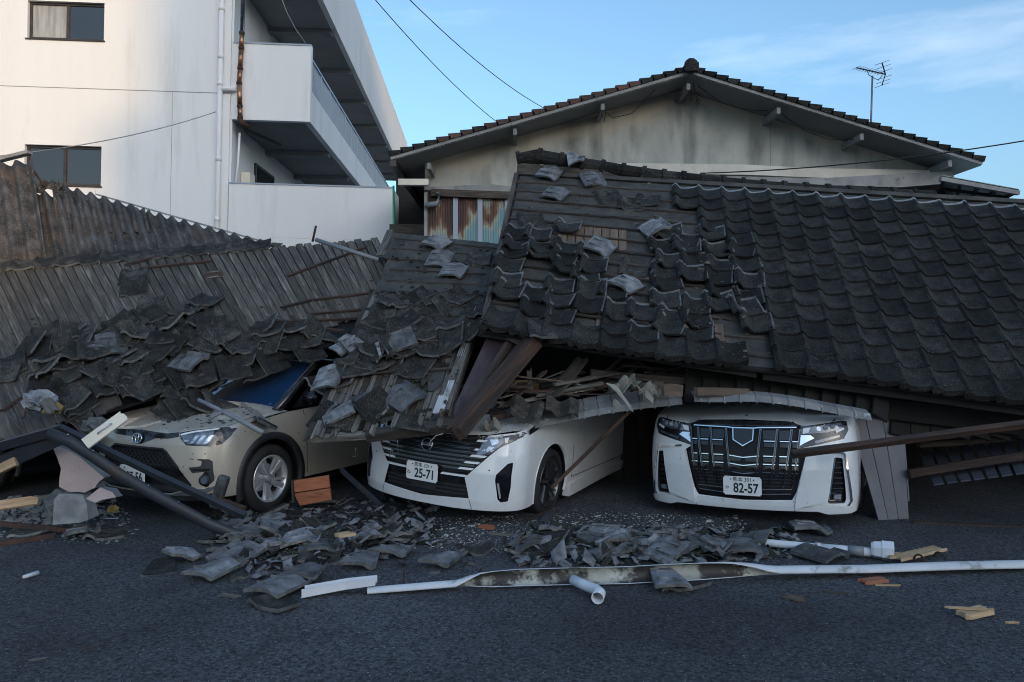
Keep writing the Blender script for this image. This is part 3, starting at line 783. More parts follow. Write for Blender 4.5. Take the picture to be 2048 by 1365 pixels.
def tile_mesh(kind, cut=None, amp=1.0, TT=TT):
    """kind: 'laid' all weathered; 'exposed' with the pale covered margin; 'loose' with a smooth grey underside; 'eave' with a front lip and knob"""
    nx, ys = 10, ([-TL / 2, 0, TL * .37, TL / 2] if kind in ('exposed', 'pale_top') else [-TL / 2, TL / 2])
    xs = [-TW / 2 + TW * i / nx for i in range(nx + 1)]
    if kind == 'exposed': xs.insert(-1, TW / 2 - .013)
    W = len(xs); V = []; Fc = []; mi = []
    for lay in (0, 1):
        for y in ys:
            for x in xs:
                nl = 0.0 if lay else -TT
                V.append((x, y, tprof(x) * amp + nl))
    n1 = W * len(ys)
    up = 0; un = 1 if kind in ('loose', 'exposed') else 0
    for j in range(len(ys) - 1):
        for i in range(W - 1):
            a = j * W + i
            Fc.append((n1 + a, n1 + a + 1, n1 + a + W + 1, n1 + a + W))
            pale = (kind in ('exposed', 'pale_top') and j == len(ys) - 2) or (kind == 'exposed' and i == W - 2)
            mi.append(2 if pale else up)
            Fc.append((a, a + W, a + W + 1, a + 1)); mi.append(un)
    for i in range(W - 1):
        Fc.append((i, i + 1, n1 + i + 1, n1 + i)); mi.append(2 if kind == 'loose' else 0)
        a = (len(ys) - 1) * W + i; Fc.append((a, n1 + a, n1 + a + 1, a + 1)); mi.append(2 if kind != 'laid' else 0)
    for j in range(len(ys) - 1):
        a = j * W; Fc.append((a, n1 + a, n1 + a + W, a + W)); mi.append(2 if kind == 'loose' else 0)
        a = j * W + W - 1; Fc.append((a, a + W, n1 + a + W, n1 + a)); mi.append(2 if kind != 'laid' else 0)
    bm = bmesh.new(); vv = [bm.verts.new(v) for v in V]
    for fc, k in zip(Fc, mi):
        f = bm.faces.new([vv[i] for i in fc]); f.material_index = k
    if kind == 'loose':       # shallow ribs under the tile
        nb_ = len(bm.faces)
        add_box(bm, (-.05, .06, -TT - .005), (.115, .068, -TT + .012)); add_box(bm, (-.05, -.07, -TT - .004), (.115, -.064, -TT + .012))
        bm.faces.ensure_lookup_table()
        for f in bm.faces[nb_:]: f.material_index = 1
    if kind == 'eave':
        lo_ = [bm.verts.new((x, -TL / 2 - .004, tprof(x) - .055 + (.012 if x < -.05 else 0))) for x in xs]
        hi_ = [bm.verts.new((x, -TL / 2 - .004, tprof(x) + .001)) for x in xs]
        lb = [bm.verts.new((x, -TL / 2 + .02, tprof(x) - .055)) for x in xs]
        for i in range(W - 1):
            bm.faces.new((lo_[i], lo_[i + 1], hi_[i + 1], hi_[i])); bm.faces.new((lo_[i], lb[i], lb[i + 1], lo_[i + 1]))
        add_tube(bm, [(-.112, -TL / 2 - .03, .008), (-.112, -TL / 2 + .02, .008)], .040, 12)
    if cut:
        for (px, py, nx_, ny_) in cut:
            bmesh.ops.bisect_plane(bm, geom=bm.verts[:] + bm.edges[:] + bm.faces[:], plane_co=(px, py, 0), plane_no=(nx_, ny_, 0.0), clear_outer=True)
            ed = [e for e in bm.edges if e.is_boundary]
            r = bmesh.ops.holes_fill(bm, edges=ed, sides=0)
            for f in r['faces']: f.material_index = 2
    bmesh.ops.recalc_face_normals(bm, faces=bm.faces)
    for e in bm.edges: e.smooth = len(e.link_faces) == 2 and e.calc_face_angle(0) < .6
    me = bm_mesh(bm, 'tile_' + kind, recalc=False)
    for k in ('tile_loose' if kind == 'loose' else 'tile', 'tile_under', 'mortar' if kind == 'pale_top' else 'tile_pale'): me.materials.append(M[k])
    for p in me.polygons: p.use_smooth = True
    return me


T_LAID, T_EXPOSED, T_EAVE, T_PALETOP = (tile_mesh(k) for k in ('laid', 'exposed', 'eave', 'pale_top'))
T_LOOSE = tile_mesh('loose', None, .62, .025)
rg = random.Random(11)
T_BROKEN = []
for i in range(9):
    cuts = []
    for k in range(1 if i < 4 else 2):
        a = rg.uniform(0, 6.28); d = rg.uniform(-.01, .07)
        cuts.append((math.cos(a) * d, math.sin(a) * d, math.cos(a + rg.uniform(-.3, .3)), math.sin(a + rg.uniform(-.3, .3))))
    T_BROKEN.append(tile_mesh('loose', cuts, rg.uniform(.3, .55), .024))

# ------------------------------------------------------------------ the three fallen roof planes
def sag_r(a, b):
    return -.05 * math.sin(math.pi * min(1, a / .45)) * (1 - b) if a < .45 else 0.0


QR = Quad((-.25, 7.40, 1.745), (5.6, 6.72, 0.92), (6.35, 9.45, 3.22), (.08, 10.35, 3.76), sag_r)
QM = Quad(at(606, 872, 6.95), at(896, 845, 6.75), at(1010, 486, 10.0), at(782, 462, 10.2))
QL = Quad(at(-50, 905, 7.0), at(835, 640, 8.8), at(756, 476, 10.2), at(-190, 556, 9.2))


def right_roof():
    rg = random.Random(21)
    t = thing('collapsed_roof', 'large dark tiled roof slumped over the two white cars', 'roof', QR.pt(.3, 0) * Vector((1, 1, 0)))
    obj('sheathing', sheet(QR, 0, 1, .0, 1, 24, 10, -.06, -.035), 'shade_board', t)
    # felt in overlapping strips
    for j in range(8):
        b0, b1 = .012 + j * .122, .012 + j * .122 + .135
        obj('felt_strip', sheet(QR, .004, .99, b0, min(b1, .995), 40, 2, -.034 + .001 * j, -.028 + .001 * j, .004, rg), 'felt', t)
    NC, NR = 22.5, 13
    # fascia under the eave
    beam('eave_board', QR.pt(-.01, .012, -.09), QR.pt(.42, .012, -.10), .05, .09, 'shade_board', t)
    beam('eave_board', QR.pt(.43, .012, -.11), QR.pt(1, .012, -.10), .05, .10, 'shade_board', t)
    beam('verge_board', QR.pt(-.004, .0, -.03), QR.pt(-.004, 1, -.03), .09, .05, 'old_wood', t, up=(1, 0, 0))
    for j in range(NR + 1):
        b = (j + .75) / (NR + .6)
        if b > 1: continue
        segs = [(0, .37), (.375, .99)]
        for a0, a1 in segs:
            beam('batten', QR.pt(a0, b + rg.uniform(-.002, .002), -.012), QR.pt(a1, b, -.012), .028, .02, 'old_wood', t, up=QR.frame(.5, b).col[2].xyz)
    # tan boards showing where the felt is torn
    for (u0, v0, n, a_w, wl_) in ((1128, 470, 8, .0155, .35), (1205, 640, 5, .016, .2), (1400, 652, 3, .016, .12), (1290, 655, 3, .016, .2)):
        # nearest patch parameters
        best = min(((pix(QR.pt(a / 200, b / 100))[0] - u0) ** 2 + (pix(QR.pt(a / 200, b / 100))[1] - v0) ** 2, a / 200, b / 100) for a in range(0, 120) for b in range(0, 100))
        for k in range(n):
            a = best[1] + k * a_w; b = best[2]
            fr = QR.frame(a, b)
            p0 = QR.pt(a, b - .06, -.014); p1 = QR.pt(a, b + wl_ * .2, -.014)
            beam('sheathing_board', p0, p1, .088, .012, 'tan_board', t, up=fr.col[2].xyz, ragged=(.04, .01))
    miss = [
        [(1000, 300), (1255, 318), (1320, 345), (1322, 380), (1338, 402), (1362, 416), (1405, 420), (1412, 445), (1425, 462), (1408, 478), (1352, 462), (1335, 470), (1290, 470), (1240, 462), (1180, 458), (1150, 450), (1085, 452), (985, 445)],
        [(1195, 500), (1292, 490), (1300, 545), (1318, 570), (1318, 620), (1290, 620), (1235, 580), (1205, 545)],
        [(1140, 430), (1300, 440), (1302, 492), (1145, 488)],
        [(1398, 632), (1440, 640), (1500, 660), (1520, 690), (1560, 690), (1578, 745), (1492, 752), (1478, 705), (1420, 690)]]
    loosez = [(980, 440), (1330, 430), (1420, 470), (1490, 480), (1540, 560), (1552, 660), (1480, 660), (1500, 760), (960, 700)]
    dn = 0
    for j in range(NR):
        b = (j + .5) / (NR + .6)
        for i in range(-1, 25):
            a = (i + .5) / NC
            if a > 1.02 or a < 0.012: continue
            p = QR.pt(min(a, 1.0), b); u, v = pix(p)
            if u > 2130: continue
            if any(in_poly(u, v, q) for q in miss): continue
            L_ = in_poly(u, v, loosez)
            if L_ and j > 0 and rg.random() < .05: continue
            fr = QR.frame(a, b)
            sx = (QR.pt(a + .5 / NC, b) - QR.pt(a - .5 / NC, b)).length / .265
            sy = (QR.pt(a, b + .5 / (NR + .6)) - QR.pt(a, b - .5 / (NR + .6))).length / .262
            me = T_EXPOSED if L_ else (T_EAVE if j == 0 else (T_PALETOP if j == NR - 1 else T_LAID))
            if j == 0: me = T_EAVE
            jit = 1.0 if L_ else 0.1
            off = Matrix.Translation((rg.gauss(0, .026) * jit, rg.gauss(-.015 if L_ else 0, .05) * jit, .017 + (abs(rg.gauss(0, .012)) if L_ else 0)))
            rot = Matrix.Rotation(rg.gauss(0, .11) * jit, 4, 'Z') @ Matrix.Rotation(rg.gauss(0, .07) * jit, 4, 'Y') @ Matrix.Rotation(-.085 + rg.gauss(0, .05) * jit, 4, 'X')
            if L_ and j == 0: rot = Matrix.Rotation(-.085, 4, 'X'); off = Matrix.Translation((rg.gauss(0, .006), 0, .017))
            if j == 0: off = off @ Matrix.Translation((0, .0, .014))
            o = obj('tile', me, None, t, mw=fr @ off @ rot @ Matrix.Diagonal((sx, sy * 1.03, 1, 1)))
            dn += 1
    # ridge tiles along the top, tilted
    rp = [(1034, 330, 10.45), (1075, 322, 10.45), (1118, 330, 10.4), (1160, 338, 10.4), (1201, 345, 10.4), (1242, 352, 10.35), (1283, 358, 10.35), (1323, 364, 10.3), (1362, 368, 10.3), (1401, 372, 10.3), (1441, 377, 10.25),
          (1481, 381, 10.25), (1521, 385, 10.2), (1563, 388, 10.2), (1606, 391, 10.2), (1650, 394, 10.2), (1693, 397, 10.2), (1736, 399, 10.2), (1780, 401, 10.2), (1822, 403, 10.2), (1866, 405, 10.2)]
    pts = [at(u, v - 9, Y) for u, v, Y in rp]
    for i in range(len(pts) - 1):
        p0, p1 = pts[i], pts[i + 1]
        d = (p1 - p0).normalized()
        bm = bmesh.new(); add_tube(bm, [p0 + d * .0, p0 + d * .05, p0 + d * .051, p1 + d * .012], [.115, .115, .092, .094], 12)
        obj('ridge_tile', bm_mesh(bm), 'tile', t)
    beam('ridge_board', pts[0] + Vector((0, -.06, -.12)), pts[-1] + Vector((0, -.06, -.10)), .06, .14, 'old_wood', t)
    # rear slope so that the roof is not an open lid
    rear = Quad(QR.pt(1, 1), QR.pt(0, 1), (0.0, 13.0, 2.0), (6.3, 12.4, 1.5))
    obj('rear_slope', sheet(rear, 0, 1, 0, 1, 4, 2, -.06, 0), 'felt', t)
    return t


right_roof()


def strip_thing(name, label, cat, pts, w, th, m, group=None):
    pass


def middle_roof():
    rg = random.Random(31)
    t = thing('porch_roof', 'stripped felt covered roof slab lying between beige car and white minivan', 'roof', QM.pt(.5, 0) * Vector((1, 1, 0)))
    fr = QM.frame(.5, .5); n = fr.col[2].xyz
    # sheathing boards run up the slope, broken off at the lower edge
    nb = 22
    for i in range(nb):
        a = (i + .5) / nb
        w = (QM.pt((i + 1) / nb, .1) - QM.pt(i / nb, .1)).length * .95
        lo = rg.uniform(-.015, .045)
        if a < .25: lo = rg.choice([-.01, .07, .0, .1, .03])
        p0, p1 = QM.pt(a, lo, -.03), QM.pt(a, 1.0, -.03)
        if a < .16:
            p1 = QM.pt(.0 + a * .8 + .03, .62 + a, -.03)
        beam('sheathing_board', p0, p1, w, .018, 'grey_wood' if rg.random() < .75 else 'old_wood', t, up=n, ragged=(.07, .01), seg=3, bow=rg.uniform(-.01, .01))
    # felt with torn lower edge, in several sheets
    def torn(a0, a1, b0, b1, na, nbb, h, amp, m='felt'):
        V, Fc = [], []
        for i in range(na + 1):
            a = a0 + (a1 - a0) * i / na
            lowb = b0 + rg.uniform(0, amp)
            for j in range(nbb + 1):
                b = lowb + (b1 - lowb) * j / nbb
                V.append(QM.pt(a + rg.uniform(-.004, .004), b, h + rg.uniform(-.004, .008) + (rg.uniform(0, .03) if j == 0 else 0)))
        for i in range(na):
            for j in range(nbb):
                k = i * (nbb + 1) + j; Fc.append((k, k + nbb + 1, k + nbb + 2, k + 1))
        o = obj('felt_strip', mesh(V, Fc), m, t)
        md = o.modifiers.new('thick', 'SOLIDIFY'); md.thickness = .004
    torn(.02, .98, .80, .985, 30, 6, .004, .03)
    torn(.08, .98, .58, .84, 30, 6, .0, .05)
    torn(.14, .98, .36, .64, 30, 6, -.004, .05)
    torn(.10, .97, .24, .42, 30, 6, -.008, .08)
    torn(.52, .86, .13, .26, 14, 4, -.010, .05)
    torn(.22, .36, .05, .14, 8, 3, -.011, .05)
    for j in range(12):
        b = .22 + j * .066
        a0 = .05 if b > .8 else .12
        beam('batten', QM.pt(a0 + rg.uniform(0, .03), b, .012), QM.pt(rg.uniform(.85, .98), b + rg.uniform(-.006, .006), .012), .026, .018, 'old_wood', t, up=n)
    # edge boards
    beam('verge_board', QM.pt(0.0, .82, .01), QM.pt(.0, 1.0, .01), .10, .03, 'grey_wood', t, up=n, ragged=(.03, .03))
    beam('fascia_beam', QM.pt(.42, .004, -.075), QM.pt(1.12, .016, -.075), .09, .085, 'old_wood', t, up=n, ragged=(.05, .02), seg=2)
    beam('fascia_beam', QM.pt(.02, .012, -.075), QM.pt(.46, .004, -.07), .07, .05, 'grey_wood', t, up=n, ragged=(.12, .02), seg=2)
    # weathered verge with white painted corrugated strip on the right edge
    beam('weathered_verge', QM.pt(.955, .02, .02), QM.pt(.965, .42, .05), .10, .04, 'grey_wood', t, up=n, ragged=(.08, .02), seg=3)
    for k in range(3):
        V, Fc = [], []
        q0, q1 = ((.925, .965, .26, .52), (.93, .97, .035, .15), (.90, .94, .02, .09))[k][:2], ((.925, .965, .26, .52), (.93, .97, .035, .15), (.90, .94, .02, .09))[k][2:]
        for i in range(13):
            for b in q1:
                V.append(QM.pt(q0[0] + (q0[1] - q0[0]) * i / 12 + (b - .1) * .05, b, .055 + .008 * math.cos(i * math.pi / 2)))
        for i in range(12): Fc.append((2 * i, 2 * i + 2, 2 * i + 3, 2 * i + 1))
        o = obj('corrugated_strip', mesh(V, Fc), 'pvc_dirty', t); o.modifiers.new('thick', 'SOLIDIFY').thickness = .003
    return t


middle_roof()


def left_roof():
    rg = random.Random(41)
    t = thing('plank_roof', 'bare plank roof with its tiles slid off above the beige car', 'roof', QL.pt(.3, 0) * Vector((1, 1, 0)))
    nb = 52
    for i in range(nb):
        a = (i + .5) / nb
        w = (QL.pt((i + 1) / nb, .5) - QL.pt(i / nb, .5)).length * .98
        fr = QL.frame(a, .5)
        p0 = QL.pt(a, (.0 if a < .28 else .14) + rg.uniform(-.01, .02), rg.uniform(-.0015, .0015)); p1 = QL.pt(a, (1.03 if a < .72 else .985) + rg.uniform(-.01, .02) * (a > .72), rg.uniform(-.0015, .0015))
        lean = 0.0
        beam('plank', p0, p1, w, .018, 'plank', t, up=fr.col[2].xyz, ragged=(.03, .02), seg=2, warp=rg.uniform(-.003, .003))
    obj('roof_felt', sheet(QL, 0, .985, .02, 1.0, 10, 4, -.06, -.03), 'black', t)
    # broken hole in the planks
    V, Fc = [], []
    # last course of tiles still in place along the top
    n_t = 17
    for i in range(n_t):
        a = (i + .2) / (n_t + 5.2)
        b = 1.015
        if a > .74: continue
        fr = QL.frame(a, .97)
        fr = Matrix.Translation(QL.pt(a, b, .02) - fr.translation) @ fr
        obj('tile', T_LOOSE, None, t, mw=fr @ Matrix.Rotation(-.10 + rg.gauss(0, .01), 4, 'X') @ Matrix.Rotation(rg.gauss(0, .02), 4, 'Z') @ Matrix.Diagonal((1.0, .8, 1, 1)))
    # nail battens and broken laths lying on the planks
    for (u0, v0, u1, v1) in ((575, 557, 735, 497), (278, 540, 425, 525), (560, 622, 625, 606), (625, 606, 770, 585), (545, 648, 770, 640), (615, 632, 768, 620), (560, 655, 690, 668), (176, 680, 226, 655), (245, 535, 340, 512), (0, 830, 60, 790)):
        pp = []
        for (u, v) in ((u0, v0), (u1, v1)):
            best = min(((pix(QL.pt(a / 150, b / 80))[0] - u) ** 2 + (pix(QL.pt(a / 150, b / 80))[1] - v) ** 2, a / 150, b / 80) for a in range(0, 151) for b in range(0, 81))
            pp.append(QL.pt(best[1], best[2], .03))
        beam('lath', pp[0], pp[1], .03, .02, 'brown_wood', t, up=QL.frame(.5, .5).col[2].xyz, ragged=(.05, .05))
    # torn hole rim
    best = min(((pix(QL.pt(a / 150, b / 80))[0] - 425) ** 2 + (pix(QL.pt(a / 150, b / 80))[1] - 553) ** 2, a / 150, b / 80) for a in range(0, 151) for b in range(0, 81))
    fr = QL.frame(best[1], best[2])
    bm = bmesh.new(); ring = []
    for k in range(16):
        r_ = .10 * (1 + rg.uniform(-.25, .25)); ring.append(bm.verts.new((math.cos(k * .3927) * r_, math.sin(k * .3927) * r_ * .55, .014)))
    bm.faces.new(ring); obj('rotted_hole', bm_mesh(bm), 'rust', t, mw=fr)
    for k in range(2): obj('splinter', board_mesh(.2, .025, .008, (.08, .05)), 'grey_wood', t, mw=fr @ Matrix.Translation((0, .06 - .12 * k, .022)) @ Matrix.Rotation(.1 * k - .05, 4, 'Z'))
    return t


left_roof()


def slate_roof():
    """corrugated cement sheets standing up behind the plank roof"""
    t = thing('corrugated_roof', 'corrugated cement sheet roof, stained and tinted sun-warm brown, rising behind the plank roof', 'roof', at(200, 540, 9.5) * Vector((1, 1, 0)))

    def sheet_mesh(bl, br, tr, tl, waves, amp, nb=10):
        q = Quad(bl, br, tr, tl); n = q.frame(.5, .5).col[2].xyz
        if n.y > 0: n = -n
        V, Fc = [], []; na = waves * 10
        for i in range(na + 1):
            for j in range(nb + 1):
                a, b = i / na, j / nb
                V.append(q.pt(a, b) + n * amp * math.cos(2 * math.pi * waves * a))
        for i in range(na):
            for j in range(nb):
                k = i * (nb + 1) + j; Fc.append((k, k + nb + 1, k + nb + 2, k + 1))
        return mesh(V, Fc)
    o = obj('corrugated_sheet', sheet_mesh(at(-30, 540, 9.55), at(96, 528, 9.7), at(66, 322, 11.0), at(-60, 336, 11.0), 4, .045), 'slate', t, smooth=True)
    o.modifiers.new('thick', 'SOLIDIFY').thickness = .008
    o = obj('corrugated_sheet', sheet_mesh(at(92, 530, 9.68), at(330, 512, 10.0), at(300, 425, 10.8), at(64, 382, 10.9), 9, .042), 'slate', t, smooth=True)
    o.modifiers.new('thick', 'SOLIDIFY').thickness = .008
    o = obj('corrugated_sheet', sheet_mesh(at(62, 386, 10.86), at(128, 376, 10.95), at(120, 363, 11.0), at(92, 363, 11.0), 2, .035), 'slate', t, smooth=True)
    o.modifiers.new('thick', 'SOLIDIFY').thickness = .008
    o = obj('corrugated_sheet', sheet_mesh(at(322, 512, 9.99), at(566, 492, 10.3), at(548, 490, 10.4), at(296, 424, 10.85), 10, .036), 'slate', t, smooth=True)
    o.modifiers.new('thick', 'SOLIDIFY').thickness = .008
    o = obj('corrugated_sheet', sheet_mesh(at(118, 470, 10.3), at(300, 468, 10.4), at(290, 420, 10.85), at(104, 366, 11.02), 7, .042), 'slate', t, smooth=True)
    o.modifiers.new('thick', 'SOLIDIFY').thickness = .008
    beam('verge_flashing', at(196, 390, 11.1), at(548, 490, 10.55), .10, .02, 'grey_trim', t)
    beam('broken_lath', at(68, 342, 10.9), at(88, 372, 10.8), .03, .02, 'rust', t)
    return t


slate_roof()
o = beam('gutter_scrap', at(-20, 325, 12.0), at(60, 305, 12.0), .14, .05, 'grey_trim')
tag(o, 'pale metal gutter scrap above the corrugated roof beside the window', 'gutter')
# ------------------------------------------------------------------ cars
class Car:
    """local frame: origin under the middle of the front bumper, +x the car's left, +y rearwards, +z up"""

    def __init__(s, name, label, O, yaw, tilt, hw, c, e, prof, paint, zbot, he, cowl, belt, wheel, arch, length, z0=0.0, pitch=0.0):
        s.hw, s.c, s.e, s.prof, s.paint = hw, c, e, prof, paint
        s.zbot, s.he, s.cowl, s.belt, s.wheel, s.arch, s.length = zbot, he, cowl, belt, wheel, arch, length
        mw = Matrix.Translation((O[0], O[1], z0)) @ Matrix.Rotation(yaw, 4, 'Z') @ Matrix.Rotation(tilt, 4, 'Y') @ Matrix.Rotation(pitch, 4, 'X')
        s.t = thing(name, label, 'car', mw=mw)

    def F(s, x, z):
        t = min(abs(x) / s.hw, 1.0)
        return s.c * t * t + s.e * (1 - (1 - t ** 3) ** (1 / 3)) + float(np.interp(z, [p[0] for p in s.prof], [p[1] for p in s.prof]))

    def wz(s, z):
        return 1 - .07 * max(0, (z - .55) / .5) ** 2 - .03 * max(0, (.4 - z) / .3) ** 2

    def P(s, x, z, off=0.0):
        xx = max(-s.hw * .995, min(s.hw * .995, x)); h = .006
        p = Vector((x * s.wz(z), s.F(x, z), z))
        if off:
            xa = max(-s.hw * .97, min(s.hw * .97, xx))
            n = Vector(((s.F(xa + h, z) - s.F(xa - h, z)) / (2 * h), -1, (s.F(xx, z + h) - s.F(xx, z - h)) / (2 * h))).normalized()
            p += n * off
        return p

    def hez(s, x):
        return float(np.interp(abs(x), [p[0] for p in s.he], [p[1] for p in s.he]))

    def hood(s, x, q):
        """hood surface from the leading edge (q=0) to the cowl (q=1)"""
        z0 = s.hez(x); y0 = s.F(x, z0); yc, zc, zs = s.cowl
        t = abs(x) / s.hw
        y1 = yc + .0 * t
        zt = zc + (zs - zc) * t ** 2.5
        z = z0 + (zt - z0) * (1 - (1 - q) ** 1.7)
        return Vector((x * s.wz(z0 * (1 - q) + .9 * q), y0 + (y1 - y0) * q, z))

    def side_top(s, y):
        z0 = s.hez(s.hw); y0 = s.F(s.hw, z0); yc, zc, zs = s.cowl
        if y >= yc: return zs + (s.belt - zs) * min(1, (y - yc) / .8)
        q = max(0, (y - y0) / (yc - y0)); return z0 + (zs - z0) * (1 - (1 - q) ** 1.7)

    def body(s, openings=()):
        nf, ns, nr = 110, 80, 44
        cols = []
        for i in range(ns, 0, -1): cols.append(('L', (i / ns)))
        for i in range(nf + 1): cols.append(('F', math.sin((i / nf * 2 - 1) * math.pi / 2)))
        for i in range(1, ns + 1): cols.append(('R', (i / ns)))
        bm = bmesh.new(); grid = []; info = {}
        for k, (kd, q) in enumerate(cols):
            row = []
            for j in range(nr + 1):
                r = j / nr
                if kd == 'F':
                    x = q * s.hw; zt = s.hez(x); zb = s.zbot(abs(x)); z = zb + (zt - zb) * r
                    co = s.P(x, z); info_ = ('F', x, z)
                else:
                    sg = -1 if kd == 'L' else 1
                    y0 = s.F(s.hw, .6); y = y0 + (s.length - y0) * q
                    zt = s.side_top(y); zb = s.zbot(s.hw) + (.02 if y > 1.2 else 0); z = zb + (zt - zb) * r
                    yy = s.F(s.hw, z); ya = y + (yy - y0) * (1 - q)
                    co = Vector((sg * s.hw * s.wz(z), ya, z)); info_ = (kd, ya, z)
                v = bm.verts.new(co); info[v] = info_; row.append(v)
            grid.append(row)
        for k in range(len(cols) - 1):
            for j in range(nr):
                bm.faces.new((grid[k][j], grid[k + 1][j], grid[k + 1][j + 1], grid[k][j + 1]))
        # cut the wheel arches and the grille openings, then pull the ragged rim onto the true outline
        yw, zw, Ra = s.wheel[0], s.wheel[1], s.arch
        kill = []
        for f in bm.faces:
            c = f.calc_center_median(); nf_ = f.normal
            ki = [info[v][0] for v in f.verts]
            if 'F' not in ki:
                for yc in (yw, yw + s.wheel[3]):
                    if (c.y - yc) ** 2 + (c.z - zw) ** 2 < Ra * Ra: kill.append(f)
            elif c.y < .6:
                xx = sum(info[v][1] if info[v][0] == 'F' else math.copysign(s.hw, v.co.x) for v in f.verts) / 4
                for po in openings:
                    if in_poly(xx, c.z, po): kill.append(f); break
        bmesh.ops.delete(bm, geom=list(set(kill)), context='FACES')
        for v in list(bm.verts):
            if not v.is_boundary or v not in info: continue
            kd, a, z = info[v]
            if kd != 'F':
                for yc in (yw, yw + s.wheel[3]):
                    d = Vector((v.co.y - yc, v.co.z - zw))
                    if abs(d.length - Ra) < .06: d = d.normalized() * Ra; v.co.y, v.co.z = yc + d.x, zw + d.y
            else:
                best = None
                for po in openings:
                    for i in range(len(po)):
                        p, w = intersect_point_line(Vector((a, z)), Vector(po[i]), Vector(po[(i + 1) % len(po)]))
                        w = min(1, max(0, w)); p = Vector(po[i]).lerp(Vector(po[(i + 1) % len(po)]), w)
                        d = (p - Vector((a, z))).length
                        if best is None or d < best[0]: best = (d, p)
                if best and best[0] < .03: v.co = s.P(best[1].x, best[1].y)
        # hood
        hg = []
        nq = 16
        F_idx = [k for k, c_ in enumerate(cols) if c_[0] == 'F']
        for k in F_idx:
            x = cols[k][1] * s.hw
            hg.append([bm.verts.new(s.hood(x, q / nq) if q else s.P(x, s.hez(x))) for q in range(nq + 1)])
        for k in range(len(hg) - 1):
            for q in range(nq): bm.faces.new((hg[k][q], hg[k + 1][q], hg[k + 1][q + 1], hg[k][q + 1]))
        bmesh.ops.remove_doubles(bm, verts=bm.verts, dist=.0015)
        b = obj('body', bm_mesh(bm), s.paint, s.t, local=True, smooth=True)
        md = b.modifiers.new('wn', 'WEIGHTED_NORMAL')
        # floor and deck keep the inside dark
        box('floor_pan', (-s.hw * .9, .35, .17), (s.hw * .9, s.length, .2), 'black', s.t, local=True)
        for sg in (-1, 1):
            for yc in (yw, yw + s.wheel[3]):
                bm = bmesh.new(); n = 20; V = []
                for k in range(n + 1):
                    a = -.5 + (math.pi + 1.0) * k / n
                    for x in (s.hw * .975, s.hw * .60):
                        V.append(bm.verts.new((sg * x, yc + math.cos(a) * (Ra + .004), zw + math.sin(a) * (Ra + .004))))
                for k in range(n): bm.faces.new((V[2 * k], V[2 * k + 2], V[2 * k + 3], V[2 * k + 1]))
                bm.faces.new([V[2 * k + 1] for k in range(n + 1)])
                obj('wheel_well', bm_mesh(bm), 'black', s.t, local=True)
        return b

    def patch(s, name, poly, m, off=.006, th=.02, parent=None, smooth=False):
        bm = bmesh.new()
        f = bm.faces.new([bm.verts.new((p[0], 0, p[1])) for p in poly])
        bmesh.ops.triangulate(bm, faces=[f])
        for _ in range(5):
            long = [e for e in bm.edges if e.calc_length() > .045]
            if not long: break
            bmesh.ops.subdivide_edges(bm, edges=long, cuts=1)
            bmesh.ops.triangulate(bm, faces=[f for f in bm.faces if len(f.verts) > 3])
        src = [(v, v.co.x, v.co.z) for v in bm.verts]
        ext = bmesh.ops.extrude_face_region(bm, geom=bm.faces[:])
        back = [g_ for g_ in ext['geom'] if isinstance(g_, bmesh.types.BMVert)]
        for v, x, z in src: v.co = s.P(x, z, off - th)
        for v in back: v.co = s.P(v.co.x, v.co.z, off)
        return obj(name, bm_mesh(bm), m, parent or s.t, local=True, smooth=smooth)

    def both(s, name, poly, m, **kw):
        o = [s.patch(name, poly, m, **kw)]
        o.append(s.patch(name, [(-x, z) for x, z in poly][::-1], m, **kw)); return o

    def bar(s, name, pts, w, m, off=.01, th=.012, parent=None):
        """a flat moulding of width w along points (x, z)"""
        n = len(pts); Lp, Rp = [], []
        for i, p in enumerate(pts):
            a = Vector(pts[max(i - 1, 0)]); c = Vector(pts[min(i + 1, n - 1)]); d = (c - a).normalized(); nn = Vector((-d.y, d.x)) * w / 2
            Lp.append((p[0] + nn.x, p[1] + nn.y)); Rp.append((p[0] - nn.x, p[1] - nn.y))
        return s.patch(name, Lp + Rp[::-1], m, off=off, th=th, parent=parent)

    def bars2(s, name, pts, w, m, **kw):
        s.bar(name, pts, w, m, **kw); s.bar(name, [(-x, z) for x, z in pts], w, m, **kw)

    def plate(s, z, lines, half=(.165, .0825), y=-.03, tilt=0.0):
        mw = Matrix.Translation((0, s.F(0, z) + y, z)) @ Matrix.Rotation(R(90) + tilt, 4, 'X')
        bm = bmesh.new(); add_box(bm, (-half[0], -half[1], -.003), (half[0], half[1], .003))
        bmesh.ops.bevel(bm, geom=[e for e in bm.edges if abs(e.verts[0].co.z - e.verts[1].co.z) > .004], offset=.012, segments=3, affect='EDGES')
        pl = obj('number_plate', bm_mesh(bm), 'plate_white', s.t, local=True, mw=mw)
        for (txt, x, yy, size, sx) in lines:
            cu = bpy.data.curves.new('c', 'FONT'); cu.body = txt; cu.size = size; cu.align_x = 'CENTER'; cu.align_y = 'CENTER'
            cu.extrude = .0008
            cu.offset = .0026 if size > .08 else 0.0
            tmp = bpy.data.objects.new('t', cu); col.objects.link(tmp)
            dg = bpy.context.evaluated_depsgraph_get(); dg.update()
            me = bpy.data.meshes.new_from_object(tmp.evaluated_get(dg)); bpy.data.objects.remove(tmp)
            me.transform(Matrix.Diagonal((sx, 1, 1, 1))); me.materials.clear()
            obj('plate_lettering', me, 'plate_ink', pl, local=True, mw=Matrix.Translation((x, yy, .0042)))
        for x in (-.1, .1):
            bm = bmesh.new(); add_tube(bm, [(x, half[1] * .68, .003), (x, half[1] * .68, .006)], .006, 8)
            obj('bolt', bm_mesh(bm), 'plate_ink', pl, local=True)
        return pl

